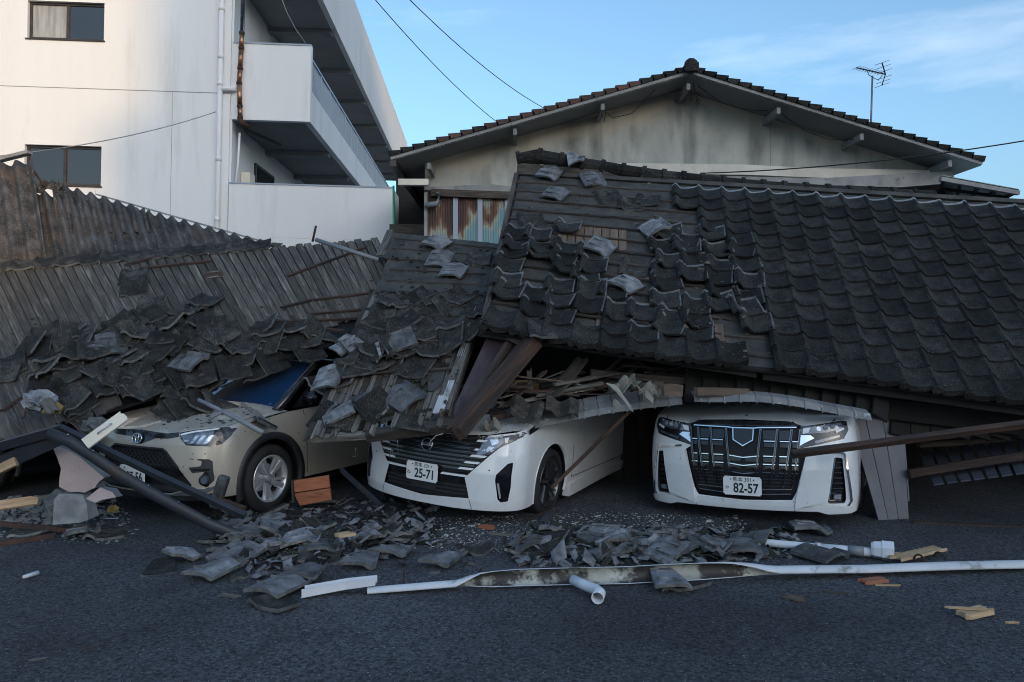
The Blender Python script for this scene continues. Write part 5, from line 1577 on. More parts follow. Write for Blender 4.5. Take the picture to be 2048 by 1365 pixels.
# ------------------------------------------------------------------ dark walls added to close off light under the roofs
def backing_walls():
    t = thing('dark_backing', 'dark board wall added to close off light deep under the tiled roof', 'wall', (3, 9.4, 0))
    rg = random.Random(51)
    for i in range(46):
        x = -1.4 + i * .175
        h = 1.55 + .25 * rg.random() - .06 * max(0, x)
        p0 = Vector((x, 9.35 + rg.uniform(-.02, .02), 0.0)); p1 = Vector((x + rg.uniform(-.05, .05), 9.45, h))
        beam('board', p0, p1, .17, .02, 'shade_board', t, up=(0, -1, 0), ragged=(0, .1))
    box('light_seal', (-1.5, 9.5, 0), (6.8, 9.56, 2.0), 'black', t)
    t = thing('dark_backing_end', 'dark board wall added to close off the outer end of the tiled roof', 'wall', (6.4, 8, 0))
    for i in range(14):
        beam('board', (6.45, 6.9 + i * .18, 0), (6.45, 6.9 + i * .18, 1.0 + .1 * i), .17, .02, 'shade_board', t, up=(-1, 0, 0))
    t = thing('dark_backing_left', 'dark board wall added to close off light under the plank roof', 'wall', (-5, 9.9, 0))
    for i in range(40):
        beam('board', (-8.2 + i * .18, 9.95, 0), (-8.2 + i * .18, 9.95, 2.0), .17, .02, 'shade_board', t, up=(0, -1, 0))
    box('light_seal', (-8.3, 10.0, 0), (-1.1, 10.05, 2.1), 'black', t)  # black sheet added to stop light leaking between the boards


backing_walls()


def tg(o, label, cat, group=None):
    return tag(o, label, cat, group, 'thing')


# sagging rafters and ceiling timbers between the tiled roof and the cars
def wreck_timbers():
    rg = random.Random(61)
    L = [  # u0 v0 Y0  u1 v1 Y1 width thick mat label
        (1068, 682, 7.35, 906, 872, 6.72, .15, .12, 'brown_wood', 'thick charred brown beam leaning from tiled roof down to minivan grille'),
        (1004, 668, 7.5, 1050, 690, 7.45, .10, .05, 'old_wood', 'short dark block under the left corner of the tiled roof'),
        (1025, 672, 7.55, 925, 842, 7.0, .06, .05, 'old_wood', 'dark batten beside the purple sheet leaning over minivan hood'),
        (1046, 680, 7.5, 968, 800, 7.1, .05, .04, 'old_wood', 'dark split batten above the thick charred beam'),
        (978, 838, 7.15, 1110, 806, 7.3, .10, .05, 'brown_wood', 'broken brown rail with splintered end above minivan hood'),
        (1000, 812, 7.25, 1192, 775, 7.5, .04, .03, 'grey_wood', 'thin grey lath crossing the pile above minivan hood'),
        (1070, 792, 7.3, 1206, 766, 7.5, .07, .03, 'grey_wood', 'bundle of grey boards jutting out below the tiled roof'),
        (1105, 770, 7.3, 1215, 750, 7.6, .06, .025, 'grey_wood', 'pale board end lying on the bundle below the tiled roof'),
        (1058, 735, 7.4, 1062, 792, 7.35, .05, .03, 'old_wood', 'upright dark stick under the tiled roof corner'),
        (1100, 797, 7.25, 1168, 715, 7.7, .16, .012, 'old_wood', 'grey ceiling panel tipped on edge under the tiled roof'),
        (1180, 745, 7.7, 1420, 765, 7.6, .10, .06, 'old_wood', 'long dark joist under the tiled roof eave'),
        (1215, 778, 7.3, 1330, 768, 7.3, .07, .05, 'old_wood', 'dark joist end above the ribbed soffit'),
        (1322, 780, 7.1, 1366, 782, 7.1, .12, .10, 'tan_board', 'sawn orange tinged beam end above the ribbed soffit'),
        (1385, 783, 7.15, 1500, 786, 7.1, .06, .07, 'tan_board', 'long pale rail lying along the ribbed soffit'),
        (1300, 752, 7.7, 1700, 792, 7.4, .10, .08, 'shade_board', 'heavy dark joist running under the tiled eave above people carrier'),
        (1400, 768, 7.5, 2060, 842, 7.3, .10, .10, 'shade_board', 'long dark eave beam hanging over people carrier'),
        (1560, 800, 7.4, 2060, 862, 7.3, .05, .10, 'shade_board', 'dark lower eave board at the far end of the tiled roof'),
        (1835, 890, 7.7, 2060, 872, 7.5, .06, .05, 'old_wood', 'dark rail in the shadow behind the leaning sheet'),
        (1816, 948, 7.3, 2070, 908, 7.0, .07, .07, 'brown_wood', 'brown square rail lying across the fallen soffit panels'),
        (1822, 1046, 7.1, 2070, 1058, 6.9, .05, .04, 'brown_wood', 'brown lath on the asphalt beyond the leaning sheet'),
    ]
    for (u0, v0, Y0, u1, v1, Y1, w, th, m, lab) in L:
        o = beam('timber', at(u0, v0, Y0), at(u1, v1, Y1), w, th, m, None, ragged=(.05, .06), seg=3, bow=rg.uniform(-.01, .01), k=4)
        tg(o, lab, 'timber', 'timbers under the tiled roof')
    o = beam('timber', at(1580, 909, 6.45), at(2075, 845, 6.35), .055, .05, 'brown_wood', None, ragged=(.02, .0), up=(0, -.6, .8))
    tg(o, 'long red brown rail poking out across the people carrier headlight', 'timber', 'timbers under the tiled roof')
    o = beam('timber', at(1103, 976, 7.42), at(1262, 820, 7.45), .03, .03, 'brown_wood')
    tg(o, 'thin brown pole leaning against minivan door from the ribbed soffit', 'pole')
    # fill of splintered laths above the minivan
    for k in range(84):
        u = rg.uniform(935, 1365); f = (u - 935) / 395
        v = rg.uniform(786 - 45 * f, 846 - 55 * f) - 14
        Y = 7.15 + .5 * f + rg.uniform(0, .5)
        p = at(u, v, Y); ln = rg.uniform(.15, .7); a = rg.gauss(.12, .4)
        d = Vector((math.cos(a), rg.uniform(-.5, .5), math.sin(a) * .6 + .1)).normalized() * ln / 2
        o = beam('splintered_lath', p - d, p + d, rg.uniform(.015, .09), rg.uniform(.008, .025), rg.choice(['old_wood', 'old_wood', 'grey_wood', 'brown_wood', 'felt', 'tan_board']), None, ragged=(.06, .06), k=3)
        tg(o, 'splintered lath in the jumble ' + ('above the minivan emblem side' if u < 1010 else 'above the minivan headlight' if u < 1090 else 'above the front half of the minivan wheel' if u < 1130 else 'above the rear half of the minivan wheel' if u < 1170 else 'above the minivan door' if u < 1230 else 'above the thin leaning pole' if u < 1290 else 'nearest the people carrier'), 'lath', 'splintered laths above the minivan')
    # crumpled grey sheets
    for i, (u, v, Y, s_, lab) in enumerate(((1050, 824, 7.05, .15, 'crumpled grey felt sheet slumped on minivan hood'), (1125, 815, 7.2, .15, 'crumpled grey felt flap above the ribbed soffit'), (985, 846, 7.05, .07, 'torn pale board scrap on minivan hood'),
                                       (1300, 783, 7.15, .09, 'torn pale ceiling board hanging above the ribbed soffit'), (1255, 768, 7.2, .09, 'dusty torn board scrap above the ribbed soffit'))):
        bm = bmesh.new(); n = 7; vv = []
        for a in range(n + 1):
            for b in range(n + 1):
                x, y = (a / n - .5) * 2 * s_, (b / n - .5) * 1.3 * s_
                x *= 1 + .25 * rg.uniform(-1, 1) * (b in (0, n)); y *= 1 + .3 * rg.uniform(-1, 1) * (a in (0, n))
                vv.append(bm.verts.new((x, y, .05 * math.sin(a * 1.3 + i) + .04 * math.sin(b * 1.1 + 2 * i) + rg.uniform(-.008, .008))))
        for a in range(n):
            for b in range(n): k = a * (n + 1) + b; bm.faces.new((vv[k], vv[k + n + 1], vv[k + n + 2], vv[k + 1]))
        mw = Matrix.Translation(at(u, v, Y)) @ Matrix.Rotation(R(50), 4, 'X') @ Matrix.Rotation(R(-18 + 12 * i), 4, 'Z')
        o = obj('torn_sheet', bm_mesh(bm), 'felt' if i < 2 else 'paper', mw=mw); o.modifiers.new('s', 'SOLIDIFY').thickness = .008
        tg(o, lab, 'sheet')
    for i, (pts, lab) in enumerate((([(1222, 768), (1240, 788), (1256, 808), (1262, 822)], 'long torn strip hanging from the eave between minivan and people carrier'), ([(1232, 800), (1234, 812), (1236, 822)], 'small torn rag hanging from the ribbed soffit'), ([(1296, 780), (1299, 795), (1303, 806)], 'small crumpled rag dangling below the torn ceiling board'))):
        V = []
        for k, (u, v) in enumerate(pts):
            w = (.05, .028, .022, .02)[k] if i == 0 else (.02, .04, .012)[k]
            p = at(u, v, 7.05); V += [p + Vector((-w, 0, .01)), p + Vector((w, rg.uniform(-.02, .02), -.01))]
        o = obj('torn_strip', mesh(V, [(2 * k, 2 * k + 1, 2 * k + 3, 2 * k + 2) for k in range(len(pts) - 1)]), 'paper'); o.modifiers.new('s', 'SOLIDIFY').thickness = .006
        tg(o, lab, 'rag')
    # purple tin leaning under the corner
    V = [at(980, 662, 7.6), at(1052, 686, 7.55), at(948, 842, 6.95), at(898, 836, 6.95)]
    o = obj('purple_sheet', grid_quad(V, 6, 8, .02, .006, rg), 'purple_tin'); o.modifiers.new('s', 'SOLIDIFY').thickness = .006
    tg(o, 'purple brown painted metal sheet leaning below the left corner of the tiled roof', 'sheet')
    o = box('cardboard_box', (0, 0, 0), (.22, .2, .09), 'yellow', mw=Matrix.Translation(at(1033, 782, 7.6)) @ Matrix.Rotation(.2, 4, 'Z'), bevel=.004)
    tg(o, 'yellow cardboard box squashed deep under the tiled roof corner', 'box')


wreck_timbers()


# ribbed soffit strips that bow over the two white cars
def soffit_strip(label, path, depth, rise):
    t = thing('ribbed_soffit', label, 'soffit', at(*path[0]) * Vector((1, 1, 0)), 'ribbed soffit strips over the white cars')
    pts = [at(*p) for p in path]
    cum = [0]
    for i in range(len(pts) - 1): cum.append(cum[-1] + (pts[i + 1] - pts[i]).length)
    n = max(2, int(cum[-1] / .13))

    def P(s):
        i = max(k for k in range(len(cum)) if cum[k] <= s + 1e-9); i = min(i, len(pts) - 2)
        return pts[i].lerp(pts[i + 1], (s - cum[i]) / (cum[i + 1] - cum[i]))
    for k in range(n):
        s0, s1 = cum[-1] * k / n + .003, cum[-1] * (k + 1) / n - .003
        a, b = P(s0), P(s1); bk = Vector((0, depth, rise)); up = Vector((0, .03, .055))
        V = [a, b, b + up, a + up, b + up + bk, a + up + bk]
        o = obj('soffit_panel', mesh(V, [(0, 1, 2, 3), (3, 2, 4, 5)]), 'soffit_metal', t); o.modifiers.new('s', 'SOLIDIFY').thickness = .006
        if k:
            q = P(cum[-1] * k / n); beam('rib', q + Vector((0, -.006, -.012)), q + up + Vector((0, -.006, 0)), .012, .012, 'soffit_metal', t, up=(0, -1, 0))


soffit_strip('curved ribbed grey soffit strip arching over minivan side', [(1028, 868, 7.2), (1075, 856, 7.2), (1130, 844, 7.25), (1200, 830, 7.3), (1280, 818, 7.35), (1366, 809, 7.4)], .22, .10)
soffit_strip('curved ribbed grey soffit strip bowing over people carrier hood', [(1388, 804, 7.2), (1440, 805, 7.1), (1500, 803, 7.0), (1560, 808, 6.95), (1620, 818, 6.9), (1680, 830, 6.85), (1745, 842, 6.8)], .10, .03)
t_ = thing('shade_infill', 'dark boards added for shade between the tiled eave and the soffit over people carrier', 'boards', gnd(1560, 1040))  # dark boards added to fill the gap that lies in shade
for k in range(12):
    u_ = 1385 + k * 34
    beam('board', at(u_, 806 + max(0, k - 5) * 5, 7.35 - .03 * k), at(u_ + 6, 725 + k * 5, 7.6 - .03 * k), .16, .02, 'shade_board', t_, up=(0, -1, 0))
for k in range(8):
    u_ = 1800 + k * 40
    beam('board', at(u_, 872 + k * 1, 7.35), at(u_ + 4, 790 + k * 2, 7.5), .19, .02, 'shade_board', t_, up=(0, -1, 0))
o = box('dark_slab', (-.4, 7.95, 1.12), (6.4, 9.4, 1.16), 'black')  # black slab added to keep the space below the roof dark
tg(o, 'black ceiling slab added to keep the space under the tiled roof dark', 'ceiling')


# leaning sheet and fallen panels at the far side of the people carrier
def leaning_sheet():
    t = thing('metal_cladding', 'tall grey grooved metal cladding sheet leaning beside people carrier', 'cladding', gnd(1790, 1040))
    tl, tr, bl, br = at(1694, 822, 7.35), at(1806, 826, 7.45), at(1757, 1041, 7.2), at(1822, 1038, 7.25)
    f = [0, .30, .62, 1.0]
    for k in range(3):
        a0, a1 = f[k] + .008, f[k + 1] - .008
        V = []
        for (p, q) in ((bl, br), (tl, tr)):
            V += [p.lerp(q, a0), p.lerp(q, a1)]
        if k == 2:
            V[1] = bl.lerp(br, .93)
        o = obj('cladding_panel', mesh([V[0], V[1], V[3], V[2]], [(0, 1, 2, 3)]), 'panel_grey', t); o.modifiers.new('s', 'SOLIDIFY').thickness = .02
    for k in (1, 2):
        beam('groove', bl.lerp(br, f[k]) + Vector((0, .012, 0)), tl.lerp(tr, f[k]) + Vector((0, .012, 0)), .02, .01, 'black', t, up=(0, -1, 0))
    V = [br, br + Vector((.0, .22, 0)), tr + Vector((0, .2, 0)), tr]
    V[0] = br.lerp(tr, .16); V[1] = V[0] + Vector((.01, .2, 0))
    o = obj('side_flange', mesh(V, [(0, 1, 2, 3)]), 'panel_grey', t); o.modifiers.new('s', 'SOLIDIFY').thickness = .01
    t = thing('fallen_panels', 'row of grey soffit panels fallen in the dark beyond the leaning sheet', 'panels', gnd(1950, 1010))
    for k in range(9):
        a0, a1 = k / 8, (k + 1) / 8 - .03
        lo0, lo1 = at(1868, 969, 7.1).lerp(at(2090, 940, 6.7), a0), at(1868, 969, 7.1).lerp(at(2090, 940, 6.7), a1)
        hi0, hi1 = at(1838, 905, 8.2).lerp(at(2060, 875, 7.9), a0), at(1838, 905, 8.2).lerp(at(2060, 875, 7.9), a1)
        o = obj('soffit_panel', mesh([lo0, lo1, hi1, hi0], [(0, 1, 2, 3)]), 'panel_grey', t); o.modifiers.new('s', 'SOLIDIFY').thickness = .012


leaning_sheet()


# ------------------------------------------------------------------ left corner: steel, plaster, drawer front
def left_corner():
    def steel(name, pts, w, h, m, label, lip=True):
        t = thing(name, label, 'beam', pts[0] * Vector((1, 1, 0)))
        for i in range(len(pts) - 1):
            beam('web', pts[i], pts[i + 1], w, h, m, t, up=(0, -.55, .83), seg=2)
        return t
    o = beam('steel_channel', at(-20, 898, 6.75), at(124, 858, 6.5), .05, .075, 'steel_beam', None, up=(0, -.4, .9)); tg(o, 'dark steel channel rising from the left edge to the bent elbow', 'beam')
    o = beam('steel_channel', at(-20, 938, 6.85), at(118, 876, 6.6), .07, .13, 'steel_beam', None, up=(0, -.2, .97)); tg(o, 'heavy dark blue steel channel below the thin one at the left edge', 'beam')
    o = beam('steel_channel', at(122, 856, 6.5), at(490, 1032, 6.38), .05, .05, 'steel_beam', None, up=(0, -.5, .86), seg=4, bow=-.012); tg(o, 'straight square steel bar crossing in front of the beige SUV grille', 'beam')
    # flattened dark pipe
    path = [(96, 866, 6.42), (140, 884, 6.42), (190, 916, 6.42), (240, 950, 6.42), (300, 985, 6.4), (360, 1018, 6.4), (420, 1050, 6.42), (468, 1068, 6.45), (530, 1076, 6.5)]
    P = [at(*p) for p in path]; bm = bmesh.new(); rings = []
    for i, p in enumerate(P):
        d = (P[min(i + 1, len(P) - 1)] - P[max(i - 1, 0)]).normalized(); sd = d.cross(Vector((0, -1, 0))).normalized(); nn = sd.cross(d)
        w = .048 if i < 7 else (.045, .03)[i - 7]
        rings.append([bm.verts.new(p + sd * w * math.cos(2 * math.pi * k / 14) + nn * .03 * math.sin(2 * math.pi * k / 14)) for k in range(14)])
    for i in range(len(rings) - 1):
        for k in range(14): bm.faces.new((rings[i][k], rings[i][(k + 1) % 14], rings[i + 1][(k + 1) % 14], rings[i + 1][k]))
    bm.faces.new(rings[0]); bm.faces.new(rings[-1][::-1])
    o = obj('bent_gutter', bm_mesh(bm), 'steel_beam', smooth=True); tg(o, 'bent dark metal gutter sloping down to the asphalt in front of the beige SUV', 'gutter')
    for i in range(1, 7):
        p = P[i] + Vector((0, -.03, .055)); c_ = tube('bracket', [p, p + Vector((.012, -.02, .012))], .006, 'steel_pipe', o, n=6)
    o = beam('timber', at(-12, 945, 6.55), at(34, 922, 6.5), .07, .07, 'fresh_wood', None, ragged=(.0, .03)); tg(o, 'short timber with bright broken end at the left edge', 'timber')
    # cream drawer front with handle
    c = [at(172, 887, 6.3), at(249, 831, 6.42)]
    d = (c[1] - c[0]); mw = frame_mat((c[0] + c[1]) / 2, d, Vector((.15, -1, .35)))
    t = thing('drawer_front', 'cream drawer front with metal handle wedged before the beige SUV', 'drawer', mw=mw)
    obj('front_board', board_mesh(d.length * 1.05, .10, .018, (0, .03), k=5), 'cream', t, local=True)
    bm = bmesh.new(); add_tube(bm, [(-.06, 0, .009), (-.06, 0, .03), (-.05, 0, .034), (.05, 0, .034), (.06, 0, .03), (.06, 0, .009)], .006, 8); obj('handle', bm_mesh(bm), 'steel_pipe', t, local=True, smooth=True)
    # pink plaster slab
    def slab(name, poly, Y, th, m, m2, label, lean=.0):
        pts = [at(u, v, Y + lean * (985 - v) / 90) for u, v in poly]
        bm = bmesh.new(); f = bm.faces.new([bm.verts.new(p) for p in pts]); f.normal_update()
        if f.normal.y > 0: bmesh.ops.reverse_faces(bm, faces=[f])
        r = bmesh.ops.extrude_face_region(bm, geom=[f])
        for v in [g_ for g_ in r['geom'] if isinstance(g_, bmesh.types.BMVert)]: v.co += Vector((rnd.uniform(-.02, .02), th, rnd.uniform(-.015, .015)))
        me = bm_mesh(bm); me.materials.append(M[m]); me.materials.append(M[m2])
        for p in me.polygons: p.material_index = 0 if p.normal.y < -.7 else 1
        o = obj(name, me, None); tg(o, label, 'plaster'); return o
    slab('plaster_slab', [(106, 897), (112, 892), (135, 900), (160, 915), (208, 956), (196, 966), (190, 976), (180, 980), (170, 986), (155, 984), (139, 985), (128, 979), (118, 974), (119, 955), (122, 938), (114, 915)], 6.75, .14, 'pink_plaster', 'concrete', 'pink plaster wall chunk standing behind the bent gutter', .1)
    slab('plaster_slab', [(172, 998), (200, 975), (225, 985), (232, 995), (205, 1000), (190, 1006)], 6.55, .10, 'pink_plaster', 'concrete', 'small pink plaster chunk lying below the larger one', .3)
    slab('concrete_block', [(108, 1000), (118, 988), (165, 990), (174, 1010), (176, 1040), (160, 1046), (105, 1050)], 6.75, .16, 'concrete', 'concrete', 'grey roof ridge block standing on the asphalt before the pink plaster', .25)
    slab('concrete_block', [(86, 1000), (112, 978), (124, 984), (108, 1010), (92, 1016)], 6.9, .08, 'tile_under', 'tile_under', 'grey tile shard leaning on the ridge block', .3)
    # crumpled silver wrap and foam
    rg = random.Random(71)
    for (u, v, Y, s_, m, lab, cat) in ((78, 802, 7.2, .13, 'cloth_white', 'crumpled silver wrapping caught under the tiles', 'wrapping'), (106, 818, 7.1, .07, 'yellow', 'lump of yellow foam beside the silver wrapping', 'foam'),
                                      (190, 852, 6.95, .10, 'tile_under', 'crushed grey metal scrap behind the drawer front', 'scrap'), (226, 1018, 6.9, .04, 'yellow', 'small yellow lump on the asphalt below the beige SUV', 'lump')):
        bm = bmesh.new(); bmesh.ops.create_icosphere(bm, subdivisions=3, radius=1)
        for q in bm.verts: q.co = q.co * (1 + .35 * math.sin(q.co.x * 7 + q.co.z * 5) * math.sin(q.co.y * 6 + 1)) * s_; q.co.z *= .7; q.co += Vector((rg.uniform(-1, 1), rg.uniform(-1, 1), rg.uniform(-1, 1))) * s_ * .06
        o = obj('crumpled_scrap', bm_mesh(bm), m, mw=Matrix.Translation(at(u, v, Y))); tg(o, lab, cat)
    for (u0, v0, Y0, u1, v1, Y1, w, m, lab) in ((88, 800, 7.1, 112, 830, 6.95, .10, 'grey_wood', 'short grey plank offcut tipped under the silver wrapping'), (40, 800, 7.15, 52, 835, 7.0, .07, 'old_wood', 'narrow dark offcut hanging at the plank roof edge'),
                                            (-10, 1012, 6.9, 78, 1000, 7.1, .09, 'fresh_wood', 'pale split board lying at the left edge of the wreck')):
        o = beam('board_offcut', at(u0, v0, Y0), at(u1, v1, Y1), w, .02, m, None, up=(.1, -.8, .5), ragged=(.02, .08)); tg(o, lab, 'board')
    for (u0, v0, u1, v1, z, lab) in ((-20, 1046, 186, 1064, .05, 'long dark iron angle lying along the left rubble'), (-20, 1090, 106, 1072, .02, 'thin rusty bar on the asphalt at the left edge')):
        o = beam('iron_bar', gnd(u0, v0, z), gnd(u1, v1, z), .05, .035, 'rust', None); tg(o, lab, 'bar')
    o = tube('pen', [gnd(206, 1038, .006), gnd(236, 1037, .006)], .006, 'rail_blue'); tg(o, 'blue pen with yellow tip lying on the asphalt', 'pen')
    o = tube('grey_pipe', [at(397, 800, 7.15), at(432, 817, 7.05), at(470, 836, 6.95), at(526, 866, 6.82)], [.016, .019, .02, .024], 'pvc_grey', n=12); tg(o, 'grey plastic drain pipe lying across the beige SUV hood', 'pipe')
    tube('branch', [at(416, 841, 6.95), at(446, 822, 7.0)], .013, 'pvc_grey', o, n=10)
    o = tube('grey_pipe', [at(632, 480, 9.3), at(756, 520, 9.0)], .025, 'pvc_grey', n=10); tg(o, 'blue grey pipe lying between plank roof and porch roof', 'pipe')
    tube('rod', [at(625, 484, 9.3), at(632, 452, 9.3)], .014, 'rust', o, n=8)
    # orange drawer
    t = thing('orange_crate', 'orange varnished wooden crate between beige SUV and minivan', 'crate', at(625, 1000, 7.55))
    for (a, b, c_, d_) in (((586, 962), (657, 951), (660, 975), (586, 986)), ((588, 988), (660, 977), (663, 1000), (600, 1012))):
        V = [at(*q, 7.5) for q in (a, b, c_, d_)]
        o = obj('slat', mesh(V, [(3, 2, 1, 0)]), 'orange_wood', t); o.modifiers.new('s', 'SOLIDIFY').thickness = .03
    beam('end_batten', at(586, 960, 7.52), at(588, 1005, 7.5), .03, .06, 'old_wood', t, up=(0, -1, 0))
    o = beam('timber', at(683, 940, 7.5), at(760, 1010, 7.0), .04, .03, 'steel_beam', None); tg(o, 'dark steel lath leaning on the asphalt between SUV and minivan', 'timber')
    o = beam('timber', at(432, 1000, 6.75), at(488, 1020, 6.65), .06, .05, 'brown_wood', None); tg(o, 'short brown timber in front of the SUV wheel', 'timber')
    o = box('concrete_lump', (0, 0, 0), (.09, .1, .28), 'tile_under', mw=Matrix.Translation(at(415, 1015, 6.7)) @ Matrix.Rotation(.3, 4, 'Y'), bevel=.02); tg(o, 'pale mortar lump standing behind the steel bar end', 'lump')
    # wires dangling before the minivan grille
    for i, (pts, lab) in enumerate((([(795, 880), (796, 905), (788, 912), (783, 900), (778, 915)], 'pale wire hooked over minivan grille at its hidden side'), ([(886, 868), (872, 872), (862, 882), (857, 892)], 'pale wire curling in front of minivan emblem'), ([(712, 896), (710, 908), (716, 912), (706, 914)], 'pale wire dangling under the porch roof edge'))):
        o = tube('wire', [at(u, v, 6.6) for u, v in pts], .004, 'paper', n=5); tg(o, lab, 'wire')


left_corner()


# ------------------------------------------------------------------ gutter and pipes on the asphalt
def gutters():
    A, B = gnd(735, 1172, .05), gnd(2120, 1124, .05)
    d = (B - A).normalized(); side = Vector((d.y, -d.x, 0)); up = Vector((0, 0, 1))
    n, m_ = 60, 12; V = []; Fc = []; mi = []
    for i in range(n + 1):
        q = i / n; p = A.lerp(B, q)
        phi = R(float(np.interp(q, [0, .12, .17, .42, .50, .56, 1], [178, 165, 62, 66, 105, 160, 175])))
        r_ = float(np.interp(q, [0, .1, .2, .4, .55, .8, 1], [.035, .042, .056, .058, .056, .054, .050]))
        ring = []
        for rr in (r_, r_ - .005):
            for k in range(m_ + 1):
                a = math.pi - phi + math.pi * (k / m_)
                ring.append(p + side * rr * math.cos(a) + up * rr * math.sin(a))
        z = min(v.z for v in ring)
        for v in ring: v.z += .004 - z + .01 * abs(math.sin(q * 9)); V.append(v)
    W = 2 * (m_ + 1)
    for i in range(n):
        for lay in (0, 1):
            for k in range(m_): a = i * W + lay * (m_ + 1) + k; Fc.append((a, a + 1, a + W + 1, a + W)); mi.append(lay)
        for k in (0, m_): a = i * W + k; Fc.append((a, a + W, a + W + m_ + 1, a + m_ + 1)); mi.append(0)
    me = mesh(V, Fc); me.materials.append(M['pvc_dirty']); me.materials.append(M['gutter_in'])
    for p_, k in zip(me.polygons, mi): p_.material_index = k
    o = obj('rain_gutter', me, None, smooth=True)
    tg(o, 'long broken white rain gutter lying across the asphalt in front of the cars', 'gutter')
    for u, v in ((962, 1165), (1840, 1135), (1880, 1130), (808, 1166)):
        p = gnd(u, v)
        pts = [p + side * .075 * math.cos(a) + up * (.02 + .07 * math.sin(a)) for a in np.linspace(-.3, 2.8, 8)]
        tube('strap', pts, .007, 'rust', o, n=6)
    V = [gnd(603, 1196), gnd(740, 1176)]
    o = thing('gutter_piece', 'short kinked white gutter piece at the end of the long gutter', 'gutter', gnd(603, 1196))
    bm = bmesh.new()
    P0, P1, P2 = gnd(603, 1197, .01), gnd(690, 1180, .03), gnd(750, 1172, .055)
    secs = []
    for p, h in ((P0, .055), (P1, .05), (P2, .045)):
        secs.append([bm.verts.new(p + Vector((0, dy, dz))) for dy, dz in ((0, 0), (.09, 0), (.085, h), (.078, h), (.08, .008), (.008, .008), (.006, h), (0, h))])
    for a, b in zip(secs, secs[1:]):
        for k in range(8): bm.faces.new((a[k], a[(k + 1) % 8], b[(k + 1) % 8], b[k]))
    obj('channel', bm_mesh(bm), 'pvc_white', o)
    # elbow
    pts = [gnd(1146, 1160, .06), gnd(1172, 1172, .05), gnd(1192, 1180, .055), gnd(1199, 1187, .05), gnd(1195, 1197, .042)]
    o = tube('pipe_elbow', pts, [.034, .034, .035, .04, .04], 'pvc_white', n=16, caps=False); o.modifiers.new('s', 'SOLIDIFY').thickness = .004
    tg(o, 'short white pipe with open elbow resting on the long gutter', 'pipe')
    # downpipe with hopper
    a, b = gnd(1520, 1085, .045), gnd(1742, 1105, .05)
    t = thing('downpipe', 'white downpipe with broken hopper lying among tile pieces', 'pipe', a * Vector((1, 1, 0)))
    dd = (b - a).normalized()
    p1 = a.lerp(b, .52)
    tube('pipe', [a, p1], .030, 'pvc_white', t, n=16, caps=False); tube('pipe', [p1, b], .033, 'pvc_white', t, n=16)
    tube('collar', [a.lerp(b, .51), a.lerp(b, .56)], .037, 'pvc_dirty', t, n=16); tube('collar', [a.lerp(b, .80), a.lerp(b, .94)], .038, 'pvc_grey', t, n=16)
    bm = bmesh.new(); rings = []
    up2 = Vector((0, 0, 1)); sd = dd.cross(up2)
    for q, r_ in ((0, .05), (.02, .062), (.07, .066), (.075, .074), (.14, .072)):
        rings.append([bm.verts.new(b + dd * (q + (rnd.uniform(-.012, .02) if q == .14 else 0)) + (sd * math.cos(k * math.pi / 3 + .5) + up2 * math.sin(k * math.pi / 3 + .5)) * r_ + Vector((0, 0, .022))) for k in range(6)])
    for i in range(4):
        for k in range(6): bm.faces.new((rings[i][k], rings[i][(k + 1) % 6], rings[i + 1][(k + 1) % 6], rings[i + 1][k]))
    bm.faces.new(rings[0]); o = obj('hopper', bm_mesh(bm), 'pvc_white', t); o.modifiers.new('s', 'SOLIDIFY').thickness = .004


gutters()


# ------------------------------------------------------------------ loose tiles: dropped onto whatever lies below
dg = bpy.context.evaluated_depsgraph_get(); dg.update()
TREE = None
LIFT = .03


def base_tree(names):
    V, Fc = [], []
    for o in bpy.data.objects:
        if o.type != 'MESH': continue
        top = o
        while top.parent: top = top.parent
        if top.name.split('.')[0] not in names: continue
        mw = o.matrix_world; n0 = len(V)
        V.extend(mw @ v.co for v in o.data.vertices); Fc.extend([tuple(i + n0 for i in p.vertices) for p in o.data.polygons])
    return BVHTree.FromPolygons(V, Fc)


TREE = base_tree({'asphalt_ground', 'plank_roof', 'porch_roof', 'compact_suv', 'minivan', 'collapsed_roof', 'corrugated_roof', 'rain_gutter'})
STEP = .03
HX0, HY0, HNX, HNY = -6.6, 4.6, 380, 200
HM = np.zeros((HNX, HNY))
for i in range(HNX):
    for j in range(HNY):
        h = TREE.ray_cast(Vector((HX0 + i * STEP, HY0 + j * STEP, 5.0)), Vector((0, 0, -1)))
        HM[i, j] = h[0].z if h[0] else 0.0


def hit(u, v):
    d = (at(u, v, 1.0) - Vector((0, 0, CAM_H))).normalized()
    h = TREE.ray_cast(Vector((0, 0, CAM_H)) + d * 3, d)
    return h[0]


